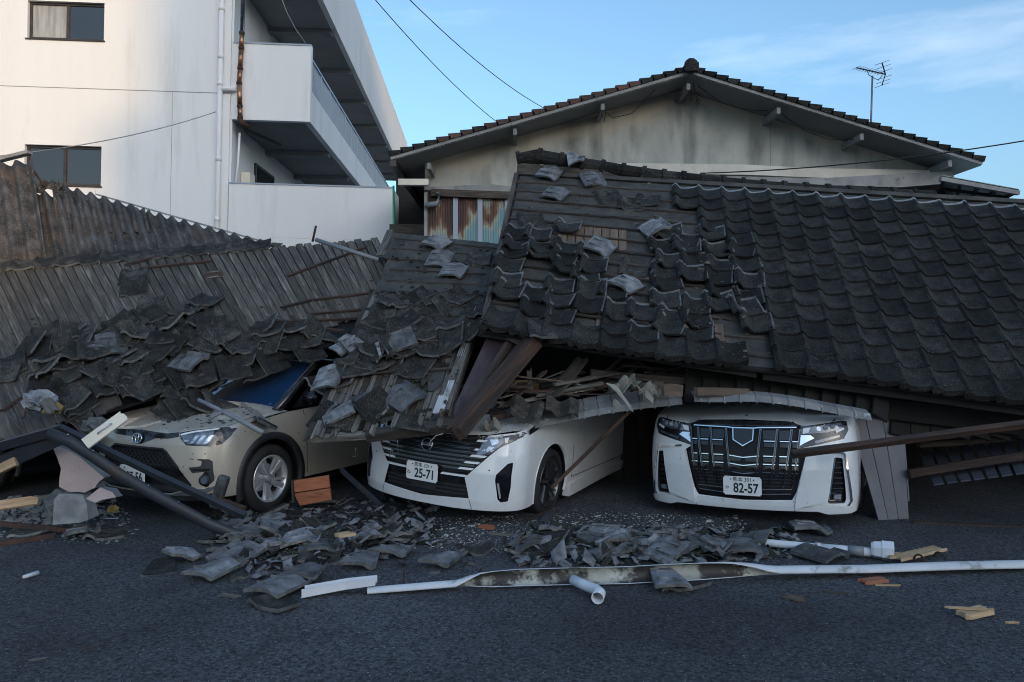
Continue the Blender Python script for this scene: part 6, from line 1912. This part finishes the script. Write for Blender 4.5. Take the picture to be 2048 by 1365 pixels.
def drop(x, y, yaw, hx, hy, maxs=.8, lift=None, pct=75):
    lift = LIFT if lift is None else lift
    ca, sa = math.cos(yaw), math.sin(yaw)
    S, Hh = [], []
    for a in np.linspace(-hx, hx, 5):
        for b in np.linspace(-hy, hy, 5):
            px, py = x + a * ca - b * sa, y + a * sa + b * ca
            i, j = int((px - HX0) / STEP), int((py - HY0) / STEP)
            if 0 <= i < HNX and 0 <= j < HNY: S.append((px - x, py - y, 1)); Hh.append(HM[i, j])
    if len(S) < 6: return None
    S = np.array(S); Hh = np.array(Hh)
    hc = np.median(Hh); ok = np.abs(Hh - hc) < .35
    sol = np.linalg.lstsq(S[ok], Hh[ok], rcond=None)[0]
    sl = math.hypot(sol[0], sol[1])
    if sl > maxs: sol[0] *= maxs / sl; sol[1] *= maxs / sl
    res = Hh[ok] - (S[ok] @ np.array([sol[0], sol[1], 0]))
    z = float(np.percentile(res, pct))
    n = Vector((-sol[0], -sol[1], 1)).normalized()
    for a in np.arange(-hx, hx + .001, STEP * .8):
        for b in np.arange(-hy, hy + .001, STEP * .8):
            px, py = x + a * ca - b * sa, y + a * sa + b * ca
            i, j = int((px - HX0) / STEP), int((py - HY0) / STEP)
            if 0 <= i < HNX and 0 <= j < HNY: HM[i, j] = max(HM[i, j], z + sol[0] * (px - x) + sol[1] * (py - y) + lift)
    return frame_mat(Vector((x, y, z + TT)), Vector((ca, sa, sol[0] * ca + sol[1] * sa)), n)


def put_tile(u, v, yaw, flip, me, label, group, rg, tiltj=.08, maxs=.8, s_=1.0, size=1.0):
    h = hit(u, v)
    if h is None: return
    mw = drop(h.x, h.y, yaw, .11 * s_, .11 * s_, maxs)
    if mw is None: return
    if flip: mw = mw @ Matrix.Translation((0, 0, .035)) @ Matrix.Rotation(math.pi, 4, 'Y')
    mw = mw @ Matrix.Rotation(rg.gauss(0, tiltj), 4, 'X') @ Matrix.Rotation(rg.gauss(0, tiltj), 4, 'Y')
    if size != 1.0: mw = mw @ Matrix.Diagonal((size, size, 1, 1))
    o = obj('roof_tile', me, None, mw=mw); tag(o, label, 'roof tile', group, 'thing'); return o


LABELS = {}


def zone_label(spots, u, v, what):
    best = min(spots, key=lambda q: (q[0] - u) ** 2 + ((q[1] - v) * 1.5) ** 2)
    return what + ' ' + best[2]


def pile(poly, count, group, label, rg, yaw0, yj, flipp, brokenp, tiltj, maxs=.8, mind=0.0, spots=None, avoid=None):
    us = [p[0] for p in poly]; vs_ = [p[1] for p in poly]; k = 0; tries = 0; done = []
    while k < count and tries < count * 60:
        tries += 1
        u, v = rg.uniform(min(us), max(us)), rg.uniform(min(vs_), max(vs_))
        if not in_poly(u, v, poly): continue
        if avoid and in_poly(u, v, avoid): continue
        if mind and any((u - a) ** 2 + ((v - b) * 1.6) ** 2 < mind ** 2 for a, b in done): continue
        brk = rg.random() < brokenp; me = rg.choice(T_BROKEN) if brk else T_LOOSE
        fl = rg.random() < flipp
        lab = zone_label(spots, u, v, ('broken ' if brk else '') + ('upturned tile' if fl else 'dark tile')) if spots else label
        if put_tile(u, v, yaw0 + rg.gauss(0, yj), fl, me, lab, group, rg, tiltj, maxs, size=rg.uniform(.6, .95) if (brk and 'asphalt' in group) else 1.0): k += 1; done.append((u, v))


rg = random.Random(81)
exr = (QL.pt(.6, .3) - QL.pt(.4, .3)); yawL = math.atan2(exr.y, exr.x)
exm = (QM.pt(.6, .3) - QM.pt(.4, .3)); yawM = math.atan2(exm.y, exm.x)
exq = (QR.pt(.6, .3) - QR.pt(.4, .3)); yawR = math.atan2(exq.y, exq.x)
SP_L = [(70, 700, 'at the left end of the heap on the plank roof'), (130, 670, 'at the upper left of the heap on the plank roof'), (210, 680, 'on the heap below the two high tiles'), (290, 670, 'in the upper middle of the heap on the plank roof'),
        (350, 690, 'on the heap straight above the SUV emblem'), (420, 680, 'on the heap above the SUV headlight'), (500, 690, 'on the heap above the SUV windscreen'), (590, 680, 'on the heap behind the SUV roof'), (640, 700, 'where the heap meets the porch roof'),
        (110, 760, 'on the heap above the silver wrapping'), (180, 790, 'on the heap above the drawer front'), (250, 800, 'at the heap edge above the SUV grille'), (320, 790, 'resting on the SUV hood above its emblem'), (400, 770, 'resting on the SUV hood above its headlight'), (460, 760, 'on the heap beside the SUV windscreen'),
        (170, 730, 'in the lower left of the heap on the plank roof'), (260, 740, 'in the middle of the heap on the plank roof'), (350, 740, 'in the lower middle of the heap behind the SUV hood'), (20, 750, 'at the far left edge under the plank roof heap')]
SP_M = [(830, 610, 'at the top of the porch roof heap'), (920, 615, 'beside the tiled roof edge on the porch roof'), (780, 660, 'at the upper left of the porch roof heap'), (860, 670, 'in the upper middle of the porch roof heap'), (900, 720, 'next to the white corrugated strip'),
        (720, 720, 'at the left middle of the porch roof heap'), (800, 740, 'in the middle of the porch roof heap'), (680, 760, 'above the SUV side window on the porch roof'), (760, 790, 'above the bleached boards of the porch roof'), (640, 790, 'at the lower left corner of the porch roof heap')]
SP_A = [(470, 1060, 'in the asphalt heap where the bent gutter ends'), (560, 1030, 'in the asphalt heap below the SUV wheel'), (650, 1020, 'in the asphalt heap below the orange crate'), (740, 1020, 'in the asphalt heap beside the dark steel lath'), (820, 1050, 'in the asphalt heap below the minivan bumper'),
        (520, 1110, 'at the near left of the asphalt heap'), (600, 1080, 'in the middle of the asphalt heap'), (690, 1070, 'around the bright splintered block of the heap'), (770, 1080, 'at the near right of the asphalt heap'), (620, 1120, 'at the near edge of the asphalt heap')]
SP_B = [(1060, 1105, 'at the left end of the heap behind the gutter'), (1130, 1090, 'in the left part of the heap behind the gutter'), (1150, 1125, 'just behind the white pipe elbow'), (1220, 1085, 'at the far side of the heap behind the gutter'), (1230, 1120, 'in the near middle of the heap behind the gutter'),
        (1310, 1085, 'in the far middle of the heap behind the gutter'), (1320, 1120, 'just behind the tile leaning on the gutter'), (1390, 1085, 'in the right part of the heap before people carrier'), (1410, 1115, 'at the near right of the heap behind the gutter'), (1500, 1100, 'at the right end of the heap by the downpipe')]
# single tiles left on the planks
for (u, v, lab) in ((266, 556, 'upper of two overlapping tiles left high on the plank roof'), (268, 580, 'lower of two overlapping tiles left high on the plank roof'), (302, 614, 'upper tile of the pair just below the two high tiles'),
                    (298, 638, 'lower tile of the pair just below the two high tiles'), (400, 628, 'tile standing alone above the tile heap on the plank roof')):
    put_tile(u, v, yawL + rg.gauss(0, .12), False, T_LOOSE, lab, 'tiles left on the plank roof', rg, .04)
pile([(310, 610), (430, 610), (460, 650), (440, 690), (330, 680), (290, 655)], 9, 'tiles heaped on the plank roof and beige SUV', 'grey roof tile in the heap slid down onto the beige SUV', rg, yawL, .3, .05, .1, .12, spots=SP_L)
LEFT = [(40, 700), (60, 680), (150, 655), (215, 665), (280, 650), (420, 665), (560, 665), (640, 660), (660, 700), (640, 738), (560, 735), (480, 770), (440, 800), (330, 808), (245, 838), (190, 838), (110, 800), (60, 760)]
pile(LEFT, 82, 'tiles heaped on the plank roof and beige SUV', 'grey roof tile in the heap slid down onto the beige SUV', rg, yawL, .35, .06, .12, .2, mind=15, spots=SP_L, avoid=[(465, 825), (470, 770), (540, 728), (640, 720), (650, 760), (560, 835)])
pile([(0, 730), (40, 740), (45, 770), (0, 775)], 2, 'tiles heaped on the plank roof and beige SUV', 'grey roof tile in the heap slid down onto the beige SUV', rg, yawL, .35, .1, 0, .1, spots=SP_L)
pile([(300, 815), (380, 795), (455, 785), (468, 808), (420, 822), (340, 834), (285, 842)], 11, 'tiles heaped on the plank roof and beige SUV', '', rg, yawL + .3, .5, .1, .25, .1, mind=26, spots=SP_L)
MID = [(800, 590), (960, 600), (970, 640), (920, 690), (890, 725), (850, 740), (790, 745), (720, 755), (670, 765), (650, 755), (655, 730), (700, 690), (770, 620)]
pile(MID, 40, 'tiles heaped on the porch roof', 'dark roof tile strewn over the porch roof', rg, yawM, .45, .05, .2, .13, mind=24, spots=SP_M)
for (u, v, f, lab) in ((875, 492, True, 'upturned tile lying at the top of the porch roof'), (880, 523, True, 'pale upturned tile below the top of the porch roof'), (908, 545, True, 'pale tilted tile beside a blue scrap on the porch roof'), (958, 522, False, 'dusty rounded tile next to the tiled roof edge'),
                       (660, 770, True, 'pale upturned tile over the SUV side window'), (640, 800, False, 'tile at the lowest corner of the porch roof')):
    put_tile(u, v, yawM + rg.gauss(0, .3), f, T_LOOSE, lab, 'tiles on the porch roof', rg, .06)
# strays on the tiled roof
for (u, v, f, lab) in ((1112, 394, True, 'pale upturned tile high on the stripped part of the tiled roof'), (1100, 352, True, 'pale dusty tile under the ridge of the tiled roof'), (1136, 356, True, 'broken dusty tile under the ridge of the tiled roof'), (1185, 368, True, 'cracked dusty tile on the stripped felt'),
                       (1215, 392, False, 'single weathered tile on the stripped felt'), (1262, 412, False, 'lower tile of the slipped pair on the stripped felt'), (1296, 400, False, 'upper tile of the slipped pair on the stripped felt'), (1310, 458, True, 'upturned tile in the gap of the tiled roof'),
                       (1252, 570, True, 'large pale tile tipped over in the middle of the tiled roof'), (1200, 500, True, 'white stained tile in the middle gap of the tiled roof'), (1268, 540, False, 'dark tile slumped in the middle gap of the tiled roof'), (1062, 440, False, 'first loose tile of the upper edge near the verge')):
    put_tile(u, v, yawR + rg.gauss(0, .35), f, T_LOOSE if 'broken' not in lab else T_BROKEN[2], lab, 'stray tiles on the tiled roof', rg, .08)
# heaps on the asphalt
LIFT = .014
pile([(440, 1040), (520, 1015), (600, 1005), (700, 1000), (800, 1015), (850, 1040), (840, 1080), (760, 1100), (690, 1105), (640, 1110), (560, 1130), (480, 1130), (440, 1090)], 58, 'tile heap on the asphalt between SUV and minivan', 'broken roof tile in the heap on the asphalt between SUV and minivan', rg, 0, 2.0, .5, .6, .22, .6, spots=SP_A)
pile([(1030, 1095), (1130, 1075), (1250, 1070), (1380, 1065), (1440, 1080), (1520, 1085), (1550, 1095), (1460, 1112), (1340, 1122), (1180, 1126), (1040, 1118)], 52, 'tile heap on the asphalt behind the gutter', 'broken roof tile in the heap on the asphalt behind the gutter', rg, 0, 2.0, .5, .7, .16, .45, spots=SP_B)
for (u, v, f, me, lab) in ((305, 1140, False, T_BROKEN[0], 'thick dark tile lying alone near the left on the asphalt'), (350, 1128, True, T_BROKEN[5], 'small pale shard behind the lone dark tile'), (462, 1120, False, T_BROKEN[1], 'dark shard propped upright beside the nearest tile heap'), (425, 1152, True, T_BROKEN[3], 'flat brown shard beside the propped dark shard'),
                           (500, 1150, False, T_BROKEN[6], 'curved dark shard at the front of the tile heap'), (605, 1100, True, T_LOOSE, 'large pale upturned tile on the near heap'), (602, 1160, True, T_LOOSE, 'pale upturned tile just behind the gutter end'), (556, 1186, True, T_LOOSE, 'pale upturned tile touching the gutter end'),
                           (565, 1208, False, T_BROKEN[7], 'little shard in front of the gutter end'), (640, 1120, False, T_LOOSE, 'dark curved tile at the heap front'), (715, 1130, True, T_BROKEN[2], 'tile slice right of the near heap'), (785, 1108, True, T_BROKEN[4], 'rectangular tile piece lying alone behind the gutter'),
                           (880, 1128, True, T_BROKEN[8], 'pointed tile piece alone between the two heaps'), (960, 1112, False, T_BROKEN[5], 'small dark tile piece between the two heaps'), (1350, 1175, True, T_BROKEN[0], 'pale tile piece leaning on the front of the long gutter'), (1375, 1180, False, T_BROKEN[6], 'narrow tile strip in front of the long gutter'),
                           (1620, 1065, True, T_LOOSE, 'pale tile lying behind the white downpipe'), (1500, 1065, False, T_BROKEN[1], 'long curved tile in front of people carrier plate'), (1490, 1108, True, T_LOOSE, 'pale upturned tile at the end of the white downpipe'), (1640, 1118, True, T_LOOSE, 'arched pale tile under the white downpipe'),
                           (160, 1072, True, T_BROKEN[3], 'pale tile piece on the asphalt at the left rubble'), (210, 1072, False, T_LOOSE, 'dark arched tile on the asphalt at the left rubble'), (60, 1065, False, T_BROKEN[4], 'dark tile piece under the iron angle'), (1090, 1035, False, T_BROKEN[8], 'thin dark shard beside minivan wheel')):
    put_tile(u, v, rg.uniform(-.6, .6), f, me, lab, 'single tiles on the asphalt', rg, .06, .5)


# splintered boards on the asphalt
for (u0, v0, u1, v1, w, th, z, m, lab) in ((1788, 1118, 1882, 1096, .11, .02, .05, 'fresh_wood', 'bright split board beside the broken hopper'), (1742, 1112, 1800, 1106, .06, .015, .02, 'fresh_wood', 'bright wood strip behind the long gutter'), (1722, 1165, 1772, 1158, .09, .02, .012, 'orange_wood', 'orange wood offcut in front of the long gutter'),
                                       (1740, 1170, 1802, 1171, .02, .01, .006, 'fresh_wood', 'thin bright sliver in front of the orange offcut'), (1918, 1232, 1980, 1218, .10, .03, .02, 'fresh_wood', 'thick bright offcut alone on the asphalt'), (1886, 1214, 1980, 1220, .025, .012, .045, 'fresh_wood', 'thin bright sliver lying on the thick offcut'),
                                       (1566, 1190, 1616, 1202, .09, .01, .008, 'tan_board', 'flat tan board scrap on the asphalt'), (2010, 1246, 2042, 1244, .02, .01, .006, 'fresh_wood', 'small sliver at the right edge of the asphalt'), (672, 1072, 708, 1066, .10, .02, .17, 'fresh_wood', 'bright splintered block on the tile heap'),
                                       (975, 1066, 1060, 1074, .05, .015, .01, 'grey_wood', 'pale split lath between the two tile heaps'), (958, 1052, 990, 1056, .06, .03, .02, 'orange_wood', 'red painted wood scrap before the minivan'), (1050, 1042, 1105, 1018, .03, .02, .015, 'brown_wood', 'thin brown lath beside the minivan wheel'),
                                       (1085, 1046, 1100, 1022, .06, .012, .01, 'panel_grey', 'grey metal strip beside the minivan wheel'), (1640, 1182, 1700, 1188, .03, .012, .006, 'old_wood', 'dark twig like splinter on the asphalt'), (440, 1188, 482, 1194, .05, .008, .005, 'grey_wood', 'pale flat scrap left of the gutter end'),
                                       (54, 1322, 96, 1316, .02, .006, .004, 'grey_wood', 'small splinter near the bottom left corner'), (170, 1298, 190, 1294, .03, .008, .005, 'old_wood', 'dark chip in the left foreground')):
    o = beam('board_scrap', gnd(u0, v0, z), gnd(u1, v1, z), w, th, m, None, ragged=(.05, .06), k=5); tg(o, lab, 'wood scrap', 'wood scraps on the asphalt')
o = tube('drink_tube', [gnd(46, 1155, .02), gnd(76, 1146, .02)], [.012, .016], 'pvc_dirty', n=10); tg(o, 'small crushed plastic tube on the left asphalt', 'tube')


# ------------------------------------------------------------------ crumbs and rubble too many to count
def scatter(name, poly, count, smin, smax, m, label, rg, flat=.5, tilt=0.0):
    us = [p[0] for p in poly]; vs_ = [p[1] for p in poly]; V, Fc = [], []; k = 0
    base = [(-1, -1, 0), (1, -.8, 0), (.8, 1, 0), (-.9, .9, 0), (-.6, -.7, 1), (.7, -.5, .9), (.5, .7, 1.1), (-.6, .5, .8)]
    fcs = [(4, 5, 6, 7), (0, 1, 5, 4), (1, 2, 6, 5), (2, 3, 7, 6), (3, 0, 4, 7)]
    while k < count:
        u, v = rg.uniform(min(us), max(us)), rg.uniform(min(vs_), max(vs_))
        if not in_poly(u, v, poly): continue
        p = gnd(u, v); i, j = int((p.x - HX0) / STEP), int((p.y - HY0) / STEP)
        z = HM[i, j] if 0 <= i < HNX and 0 <= j < HNY else 0
        z = 0 if z > .5 else min(z, .07) * .7
        s_ = smin + (smax - smin) * rg.random() ** 3; a = rg.uniform(0, 6.28); n0 = len(V); asp = rg.uniform(.5, 1)
        tx, ty = rg.gauss(0, tilt), rg.gauss(0, tilt)
        for x, y, q in base:
            x, y = x * s_ * rg.uniform(.7, 1.25), y * s_ * asp * rg.uniform(.7, 1.25)
            V.append((p.x + x * math.cos(a) - y * math.sin(a), p.y + x * math.sin(a) + y * math.cos(a), z + q * s_ * flat - .001 + x * tx + y * ty + s_ * (abs(tx) + abs(ty)) * .8))
        Fc += [tuple(n0 + i_ for i_ in f) for f in fcs]; k += 1
    o = obj(name, mesh(V, Fc), m); tag(o, label, 'rubble', None, 'stuff')


rg = random.Random(91)
scatter('pale_crumbs', [(860, 1035), (1000, 1030), (1200, 1025), (1480, 1035), (1500, 1060), (1300, 1080), (1050, 1110), (860, 1100)], 2600, .0025, .011, 'dust', 'pale plaster crumbs scattered before the white cars', rg)
scatter('plaster_flakes', [(880, 1035), (1480, 1030), (1500, 1060), (1300, 1075), (1050, 1100), (880, 1095)], 70, .012, .035, 'dust', 'larger pale plaster flakes before the white cars', rg, .2, .15)
scatter('pale_crumbs', [(0, 1000), (240, 1005), (280, 1060), (230, 1090), (0, 1080)], 700, .004, .02, 'concrete', 'grey crumbs around the left rubble', rg)
scatter('tile_shards', [(430, 1020), (600, 1000), (860, 1005), (900, 1090), (740, 1130), (520, 1160), (420, 1100)], 620, .010, .060, 'tile_under', 'small tile shards around the near heap', rg, .28, .35)
scatter('dark_shards', [(430, 1020), (600, 1000), (860, 1005), (880, 1080), (740, 1120), (520, 1150), (420, 1090)], 420, .012, .065, 'tile', 'dark tile shards around the near heap', rg, .28, .35)
scatter('tile_shards', [(1000, 1085), (1200, 1060), (1560, 1060), (1640, 1110), (1440, 1130), (1040, 1135)], 700, .010, .060, 'tile_under', 'small tile shards around the heap behind the gutter', rg, .28, .35)
scatter('dark_shards', [(1000, 1085), (1200, 1060), (1560, 1060), (1640, 1110), (1440, 1130), (1040, 1135)], 420, .012, .060, 'tile', 'dark tile shards around the heap behind the gutter', rg, .28, .35)
scatter('rubble', [(0, 1000), (110, 995), (230, 1000), (225, 1035), (110, 1055), (0, 1050)], 420, .012, .06, 'concrete', 'broken mortar rubble at the left edge', rg, .6, .2)
def chips(name, poly, count, smin, smax, m, label, rg):
    us = [p[0] for p in poly]; vs_ = [p[1] for p in poly]; V, Fc = [], []; k = 0
    base = [(-1, -1, 0), (1, -.8, 0), (.8, 1, 0), (-.9, .9, 0), (-.6, -.7, .7), (.7, -.5, .6), (.5, .7, .8), (-.6, .5, .6)]
    fcs = [(4, 5, 6, 7), (0, 1, 5, 4), (1, 2, 6, 5), (2, 3, 7, 6), (3, 0, 4, 7)]
    tries = 0
    while k < count and tries < count * 20:
        tries += 1
        u, v = rg.uniform(min(us), max(us)), rg.uniform(min(vs_), max(vs_))
        if not in_poly(u, v, poly): continue
        d = (at(u, v, 1.0) - Vector((0, 0, CAM_H))).normalized(); h = TREE.ray_cast(Vector((0, 0, CAM_H)) + d * 3, d)
        if h[0] is None: continue
        n = h[1] if h[1].z > 0 else -h[1]
        if n.z < .3: continue
        mw = frame_mat(h[0], Vector((math.cos(k), math.sin(k), .01)), n); s_ = smin + (smax - smin) * rg.random() ** 3; n0 = len(V)
        for x, y, q in base: V.append(mw @ Vector((x * s_ * rg.uniform(.6, 1.3), y * s_ * rg.uniform(.4, 1), q * s_ * .5)))
        Fc += [tuple(n0 + i_ for i_ in f) for f in fcs]; k += 1
    o = obj(name, mesh(V, Fc), m); tag(o, label, 'rubble', None, 'stuff')


HOOD1 = [(300, 845), (380, 815), (470, 805), (560, 825), (500, 845), (400, 855), (320, 868)]
chips('hood_crumbs', HOOD1, 260, .002, .010, 'dust', 'pale crumbs strewn over the beige SUV hood', rg)
chips('hood_shards', HOOD1, 60, .006, .035, 'tile_loose', 'dark shards strewn over the beige SUV hood', rg)
chips('hood_crumbs', [(940, 850), (1060, 845), (1070, 870), (960, 880)], 260, .003, .016, 'dust', 'pale plaster crumbs on the minivan hood', rg)
chips('roof_dirt', [(20, 640), (640, 600), (760, 600), (760, 680), (640, 700), (20, 780)], 420, .004, .03, 'tile_loose', 'dirt and chips strewn down the plank roof', rg)
chips('roof_dirt', [(780, 480), (990, 500), (970, 650), (900, 840), (640, 860), (640, 780)], 520, .004, .04, 'tile_loose', 'dirt and chips strewn down the porch roof', rg)
chips('roof_dirt', [(1030, 350), (1290, 360), (1420, 470), (1560, 730), (1420, 700), (1200, 520), (1010, 440)], 320, .004, .03, 'tan_board', 'splinters and dirt on the stripped part of the tiled roof', rg)
scatter('wood_splinters', [(420, 1010), (900, 1000), (1560, 1050), (1900, 1100), (1500, 1140), (500, 1160)], 160, .008, .05, 'grey_wood', 'pale wood splinters among the tile heaps', rg, .12, .2)
scatter('road_grit', [(0, 1080), (2048, 1060), (2048, 1365), (0, 1365)], 2600, .0015, .007, 'concrete', 'loose grit scattered over the asphalt', rg)
scatter('dark_chips', [(0, 1100), (2048, 1080), (2048, 1330), (0, 1330)], 110, .006, .02, 'old_wood', 'dark chips scattered over the asphalt', rg, .25)

# things that still share a label are told apart by their order across the view
same = {}
for o_ in bpy.data.objects:
    if o_.parent is None and o_.get('label') and o_.get('kind') == 'thing': same.setdefault(o_['label'], []).append(o_)
ORD = ['first', 'second', 'third', 'fourth', 'fifth', 'sixth', 'seventh', 'eighth', 'ninth', 'tenth', 'eleventh', 'twelfth', 'thirteenth', 'fourteenth', 'fifteenth', 'sixteenth', 'seventeenth', 'eighteenth', 'nineteenth', 'twentieth']
for lab_, os_ in same.items():
    if len(os_) < 2 or len(os_) > len(ORD): continue
    os_.sort(key=lambda q: pix(WM[q].translation)[0])
    for k, q in enumerate(os_):
        new = lab_ + ', ' + ORD[k] + ' from left'
        if len(new.split()) > 16: new = new.replace(' the ', ' ', 2)
        q['label'] = new
